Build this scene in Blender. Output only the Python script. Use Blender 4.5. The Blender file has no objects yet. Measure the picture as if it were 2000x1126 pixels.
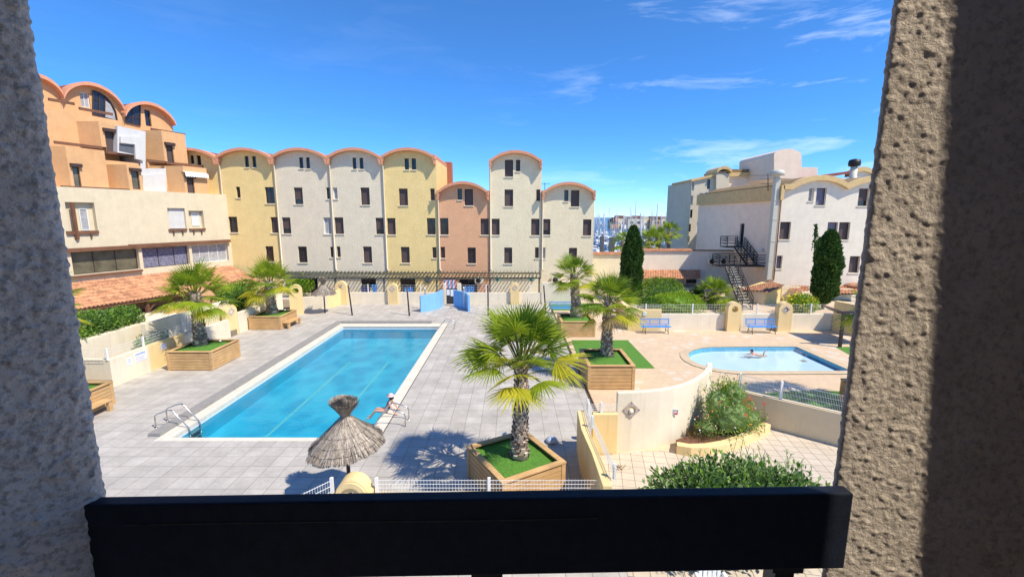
import bpy, bmesh, math, random
from mathutils import Vector, Matrix, noise
R = math.radians
sc = bpy.context.scene
COL = sc.collection
rng = random.Random(7)

# ------------------------------------------------------------------ camera, sky, sun, exposure
FPX, CX, CY, HV, CAMH = 870.0, 1000.0, 563.0, 423.0, 7.5
PIT = math.atan((CY - HV) / FPX)
cam = bpy.data.objects.new('camera', bpy.data.cameras.new('camera'))
COL.objects.link(cam)
cam.location = (0, 0, CAMH)
cam.rotation_euler = (math.pi / 2 - PIT, 0, 0)
cam.data.sensor_fit = 'HORIZONTAL'
cam.data.sensor_width = 36.0
cam.data.lens = 36.0 * FPX / 2000.0
cam.data.clip_start = 0.05
cam.data.clip_end = 6000
sc.camera = cam

SUN = Vector((1.0, -0.62, 1.5)).normalized()
ELEV = math.asin(SUN.z)
AZI = math.atan2(SUN.x, SUN.y)
world = bpy.data.worlds.new('World')
sc.world = world
world.use_nodes = True
wn, wl = world.node_tree.nodes, world.node_tree.links
bg = wn['Background']
sky = wn.new('ShaderNodeTexSky')
sky.sky_type = 'NISHITA'
sky.sun_disc = False
sky.sun_elevation = ELEV
sky.sun_rotation = AZI
sky.air_density = 0.72
sky.dust_density = 0.0
sky.ozone_density = 5.0
hsv = wn.new('ShaderNodeHueSaturation')
hsv.inputs['Saturation'].default_value = 1.15
tint = wn.new('ShaderNodeMixRGB'); tint.blend_type = 'MULTIPLY'; tint.inputs['Fac'].default_value = 1.0; tint.inputs['Color2'].default_value = (0.90, 0.97, 1.08, 1)
wl.new(sky.outputs[0], tint.inputs['Color1'])
tcs = wn.new('ShaderNodeTexCoord'); sz = wn.new('ShaderNodeSeparateXYZ'); wl.new(tcs.outputs['Generated'], sz.inputs[0])
rz_ = wn.new('ShaderNodeValToRGB'); rz_.color_ramp.elements[0].position = 0.0; rz_.color_ramp.elements[0].color = (0.70, 0.84, 0.97, 1); rz_.color_ramp.elements[1].position = 0.38; rz_.color_ramp.elements[1].color = (1, 1, 1, 1)
wl.new(sz.outputs['Z'], rz_.inputs[0])
hz = wn.new('ShaderNodeMixRGB'); hz.blend_type = 'MULTIPLY'; hz.inputs['Fac'].default_value = 1.0
wl.new(tint.outputs[0], hz.inputs['Color1']); wl.new(rz_.outputs[0], hz.inputs['Color2']); wl.new(hz.outputs[0], hsv.inputs['Color'])
# thin cirrus streaks, part of the sky itself
tc = wn.new('ShaderNodeTexCoord')
mp = wn.new('ShaderNodeMapping')
mp.inputs['Rotation'].default_value = (0, R(12), R(8))
mp.inputs['Scale'].default_value = (2.2, 2.0, 11.0)
n1 = wn.new('ShaderNodeTexNoise'); n1.inputs['Scale'].default_value = 1.7; n1.inputs['Detail'].default_value = 9; n1.inputs['Roughness'].default_value = 0.62; n1.inputs['Distortion'].default_value = 0.5
wl.new(tc.outputs['Generated'], mp.inputs[0]); wl.new(mp.outputs[0], n1.inputs['Vector'])
r1 = wn.new('ShaderNodeValToRGB'); r1.color_ramp.elements[0].position = 0.53; r1.color_ramp.elements[1].position = 0.80
wl.new(n1.outputs[0], r1.inputs[0])
sx = wn.new('ShaderNodeSeparateXYZ'); wl.new(tc.outputs['Generated'], sx.inputs[0])
mr = wn.new('ShaderNodeMapRange'); mr.inputs[1].default_value = -0.05; mr.inputs[2].default_value = 0.45; mr.inputs[3].default_value = 0.03; mr.inputs[4].default_value = 0.45
wl.new(sx.outputs['X'], mr.inputs[0])
mm = wn.new('ShaderNodeMath'); mm.operation = 'MULTIPLY'
wl.new(r1.outputs[0], mm.inputs[0]); wl.new(mr.outputs[0], mm.inputs[1])
mixc = wn.new('ShaderNodeMixRGB'); mixc.inputs['Color2'].default_value = (7.5, 8.0, 8.6, 1)
wl.new(mm.outputs[0], mixc.inputs['Fac']); wl.new(hsv.outputs[0], mixc.inputs['Color1'])
wl.new(mixc.outputs[0], bg.inputs['Color'])
bg.inputs['Strength'].default_value = 0.15

sl = bpy.data.lights.new('sun', 'SUN')
sl.energy = 4.0
sl.angle = R(0.5)
sl.color = (1.0, 0.91, 0.76)
so = bpy.data.objects.new('sun', sl)
COL.objects.link(so)
so.rotation_euler = (-SUN).to_track_quat('-Z', 'Y').to_euler()
so.location = (20, -10, 40)
vs = sc.view_settings
vs.view_transform = 'Standard'; vs.look = 'None'; vs.exposure = 0.56; vs.gamma = 1.0; vs.use_curve_mapping = False
sc.render.engine = 'CYCLES'
sc.cycles.max_bounces = 8
sc.cycles.transparent_max_bounces = 12
sc.cycles.caustics_reflective = False
sc.cycles.caustics_refractive = False

# ------------------------------------------------------------------ photo pixel -> world survey helpers
_cp, _sp = math.cos(PIT), math.sin(PIT)
CAM = Vector((0, 0, CAMH))
def ray(u, v):
    x = (u - CX) / FPX; y = -(v - CY) / FPX
    return Vector((x, _cp + y * _sp, -_sp + y * _cp))
def G(u, v, z=0.0):
    d = ray(u, v); return CAM + d * ((z - CAMH) / d.z)
def DY(u, v, y):
    d = ray(u, v); return CAM + d * (y / d.y)
def PLN(u, v, p0, n):
    d = ray(u, v); return CAM + d * ((p0 - CAM).dot(n) / d.dot(n))

# ------------------------------------------------------------------ object helpers
WLOC = {}
def tag(o, label=None, cat=None, group=None, kind=None):
    if label: o['label'] = label
    if cat: o['category'] = cat
    if group: o['group'] = group
    if label and not kind: kind = 'thing'
    if kind: o['kind'] = kind
    return o
def thing(name, loc, label, cat, group=None, rz=0.0):
    o = bpy.data.objects.new(name, None)
    o.empty_display_size = 0.2
    COL.objects.link(o)
    o.location = loc; o.rotation_euler = (0, 0, rz)
    WLOC[o.name] = Vector(loc)
    return tag(o, label, cat, group)
def dup(o, loc, rz=None, label=None, group=None, scale=None):
    c = o.copy(); COL.objects.link(c); c.location = loc
    if rz is not None: c.rotation_euler = (0, 0, rz)
    if scale: c.scale = scale
    if label: c['label'] = label
    if group: c['group'] = group
    for ch in list(o.children):
        k = ch.copy(); COL.objects.link(k); k.parent = c
        for g in list(ch.children):
            q = g.copy(); COL.objects.link(q); q.parent = k
    return c
class MB:
    def __init__(s): s.v = []; s.f = []; s.m = []; s.sm = []
    def vert(s, p): s.v.append(tuple(p)); return len(s.v) - 1
    def face(s, pts, mi=0, sm=False):
        i = [s.vert(p) for p in pts]; s.f.append(i); s.m.append(mi); s.sm.append(sm)
    def idx(s, ids, mi=0, sm=False): s.f.append(list(ids)); s.m.append(mi); s.sm.append(sm)
    def hexa(s, p, mi=0):
        b = [s.vert(q) for q in p]
        for q in ((0, 3, 2, 1), (4, 5, 6, 7), (0, 1, 5, 4), (1, 2, 6, 5), (2, 3, 7, 6), (3, 0, 4, 7)):
            s.idx([b[k] for k in q], mi)
    def box(s, x0, x1, y0, y1, z0, z1, mi=0, M=None):
        p = [Vector(q) for q in ((x0, y0, z0), (x1, y0, z0), (x1, y1, z0), (x0, y1, z0), (x0, y0, z1), (x1, y0, z1), (x1, y1, z1), (x0, y1, z1))]
        if M is not None: p = [M @ q for q in p]
        s.hexa(p, mi)
    def bar(s, a, b, w, h, mi=0, up=Vector((0, 0, 1))):
        a, b = Vector(a), Vector(b); d = (b - a).normalized()
        x = d.cross(up)
        if x.length < 1e-4: x = d.cross(Vector((0, 1, 0)))
        x.normalize(); y = x.cross(d).normalized(); x = x * w / 2; y = y * h / 2
        s.hexa([a - x - y, a + x - y, b + x - y, b - x - y, a - x + y, a + x + y, b + x + y, b - x + y], mi)
    def tube(s, pts, r, seg=8, mi=0, cap=True, sm=True):
        pts = [Vector(p) for p in pts]; rs = r if isinstance(r, (list, tuple)) else [r] * len(pts)
        rings = []; px = None
        for i, p in enumerate(pts):
            d = (pts[min(i + 1, len(pts) - 1)] - pts[max(i - 1, 0)]).normalized()
            if px is None:
                px = d.cross(Vector((0, 0, 1)))
                if px.length < 1e-3: px = Vector((1, 0, 0))
            px = (px - d * px.dot(d)).normalized(); py = d.cross(px)
            rings.append([s.vert(p + (px * math.cos(2 * math.pi * k / seg) + py * math.sin(2 * math.pi * k / seg)) * rs[i]) for k in range(seg)])
        for a, b in zip(rings, rings[1:]):
            for k in range(seg): s.idx([a[k], a[(k + 1) % seg], b[(k + 1) % seg], b[k]], mi, sm)
        if cap: s.idx(rings[0][::-1], mi); s.idx(rings[-1], mi)
    def lathe(s, prof, c=(0, 0, 0), seg=24, mi=0, sm=True, cap=False):
        c = Vector(c); rings = []
        for r, z in prof:
            rings.append([s.vert(c + Vector((r * math.cos(2 * math.pi * k / seg), r * math.sin(2 * math.pi * k / seg), z))) for k in range(seg)])
        for a, b in zip(rings, rings[1:]):
            for k in range(seg): s.idx([a[k], a[(k + 1) % seg], b[(k + 1) % seg], b[k]], mi, sm)
        if cap: s.idx(rings[0][::-1], mi); s.idx(rings[-1], mi)
    def prism(s, poly, ext, mi=0):
        ext = Vector(ext); a = [s.vert(p) for p in poly]; b = [s.vert(Vector(p) + ext) for p in poly]; n = len(poly)
        s.idx(a, mi); s.idx(b[::-1], mi)
        for k in range(n): s.idx([a[k], b[k], b[(k + 1) % n], a[(k + 1) % n]], mi)
    def build(s, name, mats, parent=None, loc=None, local=False, bevel=0, fix=True):
        me = bpy.data.meshes.new(name)
        off = Vector((0, 0, 0))
        if parent is not None and not local:
            q = parent
            off = WLOC.get(q.name, Vector((0, 0, 0)))
        if loc is not None and parent is None: off = Vector(loc) if not local else off
        me.from_pydata([tuple(Vector(p) - off) for p in s.v], [], s.f)
        if not isinstance(mats, (list, tuple)): mats = [mats]
        for m in mats: me.materials.append(m)
        me.polygons.foreach_set('material_index', s.m)
        me.polygons.foreach_set('use_smooth', s.sm)
        me.update()
        if fix:
            bm = bmesh.new(); bm.from_mesh(me)
            bmesh.ops.recalc_face_normals(bm, faces=bm.faces)
            if bevel:
                bmesh.ops.remove_doubles(bm, verts=bm.verts, dist=1e-4)
                bmesh.ops.bevel(bm, geom=[e for e in bm.edges if len(e.link_faces) == 2 and e.calc_face_angle(0) > 0.6], offset=bevel, segments=2, affect='EDGES', profile=0.6)
            bm.to_mesh(me); bm.free()
        o = bpy.data.objects.new(name, me); COL.objects.link(o)
        if parent is not None: o.parent = parent; WLOC[o.name] = off
        elif loc is not None: o.location = loc; WLOC[o.name] = Vector(loc)
        else: WLOC[o.name] = Vector((0, 0, 0))
        return o

# ------------------------------------------------------------------ materials
def newmat(name):
    m = bpy.data.materials.new(name); m.use_nodes = True
    return m, m.node_tree.nodes, m.node_tree.links, m.node_tree.nodes['Principled BSDF']
def rgba(c): return (c[0], c[1], c[2], 1)
def mulc(c, k): return tuple(min(1, x * k) for x in c)
def coords(N, L, scale=(1, 1, 1), rot=(0, 0, 0), loc=(0, 0, 0)):
    t = N.new('ShaderNodeTexCoord'); m = N.new('ShaderNodeMapping')
    m.inputs['Scale'].default_value = scale; m.inputs['Rotation'].default_value = rot; m.inputs['Location'].default_value = loc
    L.new(t.outputs['Object'], m.inputs[0]); return m.outputs[0]
def noi(N, L, vec, scale, detail=6, rough=0.6):
    n = N.new('ShaderNodeTexNoise'); n.inputs['Scale'].default_value = scale; n.inputs['Detail'].default_value = detail; n.inputs['Roughness'].default_value = rough
    if vec is not None: L.new(vec, n.inputs['Vector'])
    return n.outputs[0]
def ramp(N, L, fac, stops):
    r = N.new('ShaderNodeValToRGB'); e = r.color_ramp.elements
    while len(e) < len(stops): e.new(0.5)
    for k, (p, c) in enumerate(stops): e[k].position = p; e[k].color = rgba(c) if len(c) == 3 else c
    L.new(fac, r.inputs[0]); return r.outputs[0]
def mixrgb(N, L, a, b, fac, mode='MIX'):
    x = N.new('ShaderNodeMixRGB'); x.blend_type = mode
    for s, val in (('Fac', fac), ('Color1', a), ('Color2', b)):
        if hasattr(val, 'links') or hasattr(val, 'is_linked'): L.new(val, x.inputs[s])
        elif s == 'Fac': x.inputs[s].default_value = val
        else: x.inputs[s].default_value = rgba(val)
    return x.outputs[0]
def bump(N, L, h, B, strength=0.4, dist=0.02):
    b = N.new('ShaderNodeBump'); b.inputs['Strength'].default_value = strength; b.inputs['Distance'].default_value = dist
    L.new(h, b.inputs['Height']); L.new(b.outputs[0], B.inputs['Normal'])
def plain(name, col, rough=0.6, var=0.12, scale=6, metal=0.0, spec=0.4, bs=0.0, bscale=30):
    m, N, L, B = newmat(name)
    v = coords(N, L)
    c = ramp(N, L, noi(N, L, v, scale), [(0.3, mulc(col, 1 - var)), (0.7, mulc(col, 1 + var))])
    L.new(c, B.inputs['Base Color']); B.inputs['Roughness'].default_value = rough; B.inputs['Metallic'].default_value = metal
    B.inputs['Specular IOR Level'].default_value = spec
    if bs: bump(N, L, noi(N, L, v, bscale), B, bs, 0.02)
    return m
def stucco(name, col, bs=0.5, bscale=9, var=0.07, dirt=0.35, courses=0.0):
    m, N, L, B = newmat(name)
    v = coords(N, L)
    c = ramp(N, L, noi(N, L, v, 1.2, 8, 0.65), [(0.3, mulc(col, 1 - var)), (0.7, mulc(col, 1 + var))])
    vv = coords(N, L, (2.2, 2.2, 0.18))
    st = ramp(N, L, noi(N, L, vv, 1.6, 7, 0.7), [(0.52, (0, 0, 0)), (0.8, (1, 1, 1))])
    k = N.new('ShaderNodeMath'); k.operation = 'MULTIPLY'; k.inputs[1].default_value = dirt
    L.new(st, k.inputs[0])
    c2 = mixrgb(N, L, c, tuple(x * y for x, y in zip(col, (0.6, 0.56, 0.5))), k.outputs[0])
    L.new(c2, B.inputs['Base Color']); B.inputs['Roughness'].default_value = 0.92; B.inputs['Specular IOR Level'].default_value = 0.15
    h = noi(N, L, coords(N, L, (1, 1, 1.5)), bscale, 5, 0.6)
    h2 = noi(N, L, v, bscale * 4, 3, 0.6)
    a = N.new('ShaderNodeMath'); a.operation = 'MULTIPLY_ADD'; a.inputs[1].default_value = 0.35; L.new(h2, a.inputs[0]); L.new(h, a.inputs[2])
    bump(N, L, a.outputs[0], B, bs, 0.05)
    return m
def tiles(name, c1, c2, grout, w, h, mortar, rot=0.0, offset=0.0, rough=0.7, patches=None, wear=0.12):
    m, N, L, B = newmat(name)
    v = coords(N, L, rot=(0, 0, rot))
    b = N.new('ShaderNodeTexBrick'); b.offset = offset; b.squash = 1.0
    b.inputs['Scale'].default_value = 1.0; b.inputs['Brick Width'].default_value = w; b.inputs['Row Height'].default_value = h
    b.inputs['Mortar Size'].default_value = mortar; b.inputs['Mortar Smooth'].default_value = 0.3; b.inputs['Bias'].default_value = 0.0
    b.inputs['Color1'].default_value = rgba(c1); b.inputs['Color2'].default_value = rgba(c2); b.inputs['Mortar'].default_value = rgba(grout)
    L.new(v, b.inputs['Vector'])
    n = noi(N, L, v, 1.1, 8, 0.7)
    c = mixrgb(N, L, b.outputs['Color'], ramp(N, L, n, [(0.3, (1 - wear,) * 3), (0.75, (1 + wear * 0.5,) * 3)]), 1.0, 'MULTIPLY')
    n3 = noi(N, L, v, 9, 6, 0.7)
    c = mixrgb(N, L, c, ramp(N, L, n3, [(0.35, (0.93,) * 3), (0.65, (1.04,) * 3)]), 1.0, 'MULTIPLY')
    if patches:
        b2 = N.new('ShaderNodeTexBrick'); b2.offset = offset; b2.inputs['Scale'].default_value = 1.0; b2.inputs['Brick Width'].default_value = w; b2.inputs['Row Height'].default_value = h; b2.inputs['Mortar Size'].default_value = 0.0
        b2.inputs['Color1'].default_value = (0, 0, 0, 1); b2.inputs['Color2'].default_value = (1, 1, 1, 1); L.new(v, b2.inputs['Vector'])
        cl = ramp(N, L, noi(N, L, v, 0.35, 2), [(0.5, (0, 0, 0)), (0.62, (0.25, 0.25, 0.25))])
        ad = N.new('ShaderNodeMath'); ad.operation = 'ADD'; L.new(b2.outputs['Color'], ad.inputs[0]); L.new(cl, ad.inputs[1])
        f = ramp(N, L, ad.outputs[0], [(0.93, (0, 0, 0)), (0.97, (0.7, 0.7, 0.7))])
        c = mixrgb(N, L, c, patches, f)
    L.new(c, B.inputs['Base Color']); B.inputs['Roughness'].default_value = rough; B.inputs['Specular IOR Level'].default_value = 0.25
    bump(N, L, b.outputs['Fac'], B, 0.2, -0.01)
    return m
def wood(name, c1, c2, rough=0.65, axis=(1, 14, 14)):
    m, N, L, B = newmat(name)
    v = coords(N, L, axis)
    n = noi(N, L, v, 1.3, 8, 0.65)
    c = ramp(N, L, n, [(0.25, c1), (0.75, c2)])
    c = mixrgb(N, L, c, ramp(N, L, noi(N, L, coords(N, L), 1.7, 4), [(0.3, (0.8,) * 3), (0.7, (1.12,) * 3)]), 1.0, 'MULTIPLY')
    L.new(c, B.inputs['Base Color']); B.inputs['Roughness'].default_value = rough; B.inputs['Specular IOR Level'].default_value = 0.25
    bump(N, L, n, B, 0.25, 0.01)
    return m
def leafmat(name, c1, c2, trans=0.35, scale=2.5):
    m, N, L, B = newmat(name)
    v = coords(N, L)
    c = ramp(N, L, noi(N, L, v, scale, 5, 0.7), [(0.3, c1), (0.7, c2)])
    L.new(c, B.inputs['Base Color']); B.inputs['Roughness'].default_value = 0.5; B.inputs['Specular IOR Level'].default_value = 0.2
    t = N.new('ShaderNodeBsdfTranslucent'); L.new(mixrgb(N, L, c, (1.0, 1.0, 0.35), 0.25, 'MULTIPLY'), t.inputs['Color'])
    x = N.new('ShaderNodeMixShader'); x.inputs[0].default_value = trans
    L.new(B.outputs[0], x.inputs[1]); L.new(t.outputs[0], x.inputs[2])
    L.new(x.outputs[0], N['Material Output'].inputs['Surface'])
    return m
def watermat(name, tint, bs, scale, deep=0.0, dcol=(0.0, 0.3, 0.6)):
    m, N, L, B = newmat(name)
    v = coords(N, L)
    tr = N.new('ShaderNodeBsdfTransparent'); tr.inputs[0].default_value = rgba(tint)
    B.inputs['Base Color'].default_value = rgba(dcol); B.inputs['Roughness'].default_value = 0.6; B.inputs['Specular IOR Level'].default_value = 0.0
    mx = N.new('ShaderNodeMixShader'); mx.inputs[0].default_value = deep
    L.new(tr.outputs[0], mx.inputs[1]); L.new(B.outputs[0], mx.inputs[2])
    gl = N.new('ShaderNodeBsdfGlossy'); gl.inputs['Roughness'].default_value = 0.03
    a = noi(N, L, v, scale, 4, 0.6)
    bp = N.new('ShaderNodeBump'); bp.inputs['Strength'].default_value = bs; bp.inputs['Distance'].default_value = 0.05
    L.new(a, bp.inputs['Height']); L.new(bp.outputs[0], gl.inputs['Normal'])
    fr = N.new('ShaderNodeFresnel'); fr.inputs[0].default_value = 1.33; L.new(bp.outputs[0], fr.inputs['Normal'])
    m2 = N.new('ShaderNodeMixShader'); L.new(fr.outputs[0], m2.inputs[0]); L.new(mx.outputs[0], m2.inputs[1]); L.new(gl.outputs[0], m2.inputs[2])
    L.new(m2.outputs[0], N['Material Output'].inputs['Surface'])
    return m
def liner(name, c1, c2, scale, amt=0.5):
    # pool liner; lighter mottle painted in to suggest caustic light
    m, N, L, B = newmat(name)
    v = coords(N, L, (1, 0.7, 1))
    w = N.new('ShaderNodeTexVoronoi'); w.feature = 'SMOOTH_F1'; w.inputs['Scale'].default_value = scale; w.inputs['Smoothness'].default_value = 0.6
    nz = N.new('ShaderNodeTexNoise'); nz.inputs['Scale'].default_value = 2.0; L.new(v, nz.inputs['Vector'])
    L.new(mixrgb(N, L, v, nz.outputs['Color'], 0.25), w.inputs['Vector'])
    c = ramp(N, L, w.outputs[0], [(0.25, c1), (0.75, c2)])
    c = mixrgb(N, L, c1, c, amt)
    L.new(c, B.inputs['Base Color']); B.inputs['Roughness'].default_value = 0.6
    return m

MT = {}
MT['yellow'] = stucco('yellow_stucco', (0.84, 0.645, 0.29), 0.85, 8, dirt=.2)
MT['offwhite'] = stucco('offwhite_stucco', (0.77, 0.68, 0.51), 0.85, 8, dirt=.2)
MT['cream'] = stucco('cream_stucco', (0.81, 0.71, 0.49), 0.85, 8, dirt=.2)
MT['orange'] = stucco('orange_stucco', (0.74, 0.42, 0.24), 0.9, 8, dirt=.12)
MT['apricot'] = stucco('apricot_stucco', (0.66, 0.39, 0.195), 0.45, 6)
MT['creamleft'] = stucco('pale_cream_stucco', (0.66, 0.575, 0.41), 0.3, 8, dirt=0.25)
MT['white'] = stucco('white_stucco', (0.60, 0.59, 0.575), 0.3, 8, dirt=0.2)
MT['pinkish'] = stucco('pale_stucco', (0.80, 0.725, 0.585), 0.25, 8, dirt=.2)
MT['pinkside'] = stucco('pinkish_stucco', (0.90, 0.73, 0.57), 0.2, 8, dirt=.15)
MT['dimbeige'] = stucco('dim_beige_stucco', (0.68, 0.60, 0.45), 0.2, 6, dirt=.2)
MT['gwall'] = stucco('garden_wall_cream', (0.78, 0.69, 0.53), 0.12, 14, dirt=0.4)
MT['gyellow'] = stucco('garden_wall_yellow', (0.80, 0.61, 0.31), 0.12, 14, dirt=0.3)
MT['salmon'] = plain('salmon_roof_trim', (0.66, 0.31, 0.18), 0.85, 0.12, 4)
MT['ochretrim'] = plain('ochre_roof_trim', (0.66, 0.47, 0.22), 0.85, 0.12, 3)
MT['redroof'] = plain('red_roof_skin', (0.27, 0.085, 0.06), 0.8, 0.2, 2)
MT['brownroof'] = plain('brown_roof_skin', (0.28, 0.19, 0.09), 0.85, 0.3, 2)
MT['pipe'] = plain('cream_pipe', (0.68, 0.60, 0.45), 0.6, 0.05)
MT['reveal'] = plain('pale_sill', (0.74, 0.66, 0.5), 0.85, 0.06)
MT['darkglass'] = plain('dark_glass', (0.022, 0.022, 0.028), 0.12, 0.3, 2, spec=0.6)
MT['winframe'] = plain('brown_window_frame', (0.06, 0.035, 0.028), 0.5)
MT['whiteframe'] = plain('white_window_frame', (0.75, 0.75, 0.73), 0.45, 0.03)
MT['curtain'] = plain('pale_curtain', (0.36, 0.36, 0.37), 0.9, 0.25, 5)
MT['lilac'] = plain('grey_lilac_curtain', (0.17, 0.17, 0.24), 0.9, 0.5, 7)
MT['olive'] = plain('olive_tinted_glass', (0.13, 0.115, 0.075), 0.2, 0.4, 1.2, spec=0.6)
def shutter_mat(name, c):
    m, N, L, B = newmat(name)
    w = N.new('ShaderNodeTexWave'); w.bands_direction = 'Z'; w.inputs['Scale'].default_value = 5.0
    L.new(coords(N, L), w.inputs['Vector'])
    cc = ramp(N, L, w.outputs[0], [(0.0, mulc(c, 0.75)), (0.5, c)])
    L.new(cc, B.inputs['Base Color']); B.inputs['Roughness'].default_value = 0.6
    return m
MT['shutter'] = shutter_mat('brown_roller_shutter', (0.095, 0.065, 0.06))
MT['shutterw'] = shutter_mat('white_roller_shutter', (0.72, 0.72, 0.72))
MT['timber'] = wood('dark_brown_timber', (0.13, 0.06, 0.035), (0.24, 0.12, 0.07))
MT['planter'] = wood('planter_softwood', (0.48, 0.285, 0.12), (0.68, 0.45, 0.22))
MT['planterdark'] = wood('planter_gap', (0.12, 0.06, 0.02), (0.18, 0.09, 0.03))
MT['turf'] = plain('artificial_turf', (0.09, 0.235, 0.028), 0.9, 0.4, 22, bs=0.8, bscale=90)
MT['greytile'] = tiles('grey_terrace_tiles', (0.48, 0.445, 0.40), (0.55, 0.515, 0.465), (0.26, 0.245, 0.22), 0.57, 0.57, 0.009, wear=0.27)
MT['step'] = plain('grey_step_stone', (0.29, 0.275, 0.255), 0.8, 0.12, 5)
MT['beigetile'] = tiles('beige_terrace_tiles', (0.66, 0.495, 0.33), (0.70, 0.535, 0.365), (0.49, 0.36, 0.235), 0.42, 0.42, 0.007, rot=R(0), offset=0.5, patches=(0.62, 0.57, 0.49), wear=0.1)
MT['creamtile'] = tiles('cream_court_tiles', (0.60, 0.51, 0.40), (0.65, 0.56, 0.45), (0.18, 0.135, 0.10), 0.36, 0.36, 0.008, rot=R(10), wear=0.12)
MT['coping'] = tiles('pool_coping_stone', (0.70, 0.65, 0.54), (0.73, 0.68, 0.57), (0.5, 0.46, 0.4), 0.5, 0.5, 0.005, wear=0.1)
MT['alley'] = plain('alley_paving', (0.52, 0.47, 0.40), 0.85, 0.12, 2)
MT['earth'] = plain('dry_earth', (0.25, 0.2, 0.14), 0.95, 0.2, 0.4)
MT['black'] = plain('black_paint', (0.015, 0.019, 0.030), 0.5, 0.2, 30, spec=0.12, bs=0.15, bscale=200)
MT['blackmetal'] = plain('black_metal', (0.02, 0.018, 0.02), 0.5)
MT['polepaint'] = plain('dark_brown_pole_paint', (0.035, 0.025, 0.03), 0.5)
MT['steel'] = plain('brushed_steel', (0.62, 0.6, 0.57), 0.22, 0.06, 8, metal=1.0)
MT['whitemetal'] = plain('white_painted_metal', (0.80, 0.80, 0.78), 0.45, 0.04)
MT['bluebench'] = plain('blue_bench_paint', (0.055, 0.28, 0.70), 0.45, 0.12, 4)
MT['bluewall'] = stucco('light_blue_wall_paint', (0.22, 0.47, 0.80), 0.1, 12, dirt=0.35)
MT['bluedark'] = plain('blue_ornament', (0.2, 0.18, 0.2), 0.6)
MT['pergola'] = wood('green_grey_pergola_wood', (0.06, 0.068, 0.055), (0.12, 0.13, 0.11))
MT['straw'] = plain('dry_straw', (0.30, 0.25, 0.20), 0.95, 0.45, 14)
MT['straw2'] = plain('pale_straw', (0.43, 0.37, 0.30), 0.95, 0.35, 14)
MT['straw3'] = plain('weathered_straw', (0.215, 0.18, 0.15), 0.95, 0.4, 14)
MT['leafA'] = leafmat('palm_leaf_green', (0.21, 0.31, 0.02), (0.40, 0.49, 0.04), 0.48)
MT['leafB'] = leafmat('palm_leaf_deep_green', (0.11, 0.20, 0.02), (0.22, 0.32, 0.032), .42)
MT['leafY'] = leafmat('palm_leaf_yellow_green', (0.40, 0.42, 0.03), (0.60, 0.54, 0.05), 0.45)
MT['leafD'] = leafmat('palm_leaf_dry', (0.20, 0.14, 0.06), (0.36, 0.27, 0.13), 0.25)
MT['petiole'] = plain('palm_petiole', (0.16, 0.17, 0.035), 0.6, 0.3)
MT['trunkA'] = plain('palm_trunk_fibre', (0.27, 0.20, 0.155), 0.95, 0.4, 12, bs=0.6, bscale=30)
MT['trunkB'] = plain('palm_leaf_base', (0.60, 0.49, 0.39), 0.95, 0.35, 10)
MT['bark'] = plain('bark', (0.11, 0.075, 0.05), 0.95, 0.3, 8)
MT['hedge'] = leafmat('hedge_leaf', (0.11, 0.25, 0.02), (0.24, 0.42, 0.04), 0.3, 1.5)
MT['hedgeB'] = leafmat('bush_leaf_bright', (0.24, 0.38, 0.02), (0.42, 0.54, 0.04), 0.3, 1.2)
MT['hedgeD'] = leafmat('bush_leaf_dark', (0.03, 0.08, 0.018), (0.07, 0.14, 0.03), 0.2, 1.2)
MT['cypress'] = leafmat('cypress_leaf', (0.03, 0.085, 0.018), (0.08, 0.16, 0.035), 0.2, 1.4)
MT['cyplight'] = leafmat('cypress_new_growth', (0.07, 0.15, 0.03), (0.13, 0.22, 0.045), 0.2)
MT['shiny'] = leafmat('glossy_shrub_leaf', (0.15, 0.25, 0.07), (0.31, 0.43, 0.16), 0.25, 2.5)
MT['flowerR'] = plain('coral_petal', (0.75, 0.16, 0.08), 0.7)
MT['flowerW'] = plain('white_petal', (0.8, 0.8, 0.7), 0.7)
MT['flowerY'] = plain('yellow_petal', (0.8, 0.6, 0.02), 0.7)
MT['mulch'] = plain('red_brown_mulch', (0.16, 0.075, 0.045), 0.95, 0.4, 14)
def rooftile(name, c):
    m, N, L, B = newmat(name)
    v = coords(N, L)
    vo = N.new('ShaderNodeTexVoronoi'); vo.inputs['Scale'].default_value = 3.2; L.new(v, vo.inputs['Vector'])
    s = N.new('ShaderNodeSeparateXYZ'); L.new(vo.outputs['Color'], s.inputs[0])
    cc = ramp(N, L, s.outputs[0], [(0.1, mulc(c, 0.72)), (0.9, mulc(c, 1.2))])
    cc = mixrgb(N, L, cc, ramp(N, L, noi(N, L, v, 1.4, 7, 0.7), [(0.3, (0.8, 0.78, 0.76)), (0.7, (1.08, 1.06, 1.02))]), 1.0, 'MULTIPLY')
    L.new(cc, B.inputs['Base Color']); B.inputs['Roughness'].default_value = 0.85; B.inputs['Specular IOR Level'].default_value = 0.2
    return m
MT['rooftile'] = rooftile('orange_clay_tile', (0.56, 0.29, 0.165))
MT['rooftileold'] = rooftile('weathered_clay_tile', (0.52, 0.26, 0.15))
MT['skin'] = plain('skin', (0.62, 0.34, 0.25), 0.55, 0.06)
MT['swimblack'] = plain('black_swimsuit', (0.012, 0.012, 0.018), 0.5)
MT['pinksuit'] = plain('pink_swimsuit', (0.75, 0.28, 0.42), 0.6)
MT['hair'] = plain('dark_brown_hair', (0.022, 0.012, 0.01), 0.6)
MT['hatpink'] = plain('pale_pink_hat', (0.75, 0.5, 0.52), 0.8)
MT['water'] = watermat('pool_water', (0.80, 0.97, 1.0), 0.42, 2.6)
MT['waterkid'] = watermat('paddling_pool_water', (0.93, 0.985, 1.0), 0.12, 2.0)
MT['liner'] = liner('pool_liner_blue', (0.006, 0.34, 0.56), (0.04, 0.50, 0.70), 1.7, 0.8)
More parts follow.
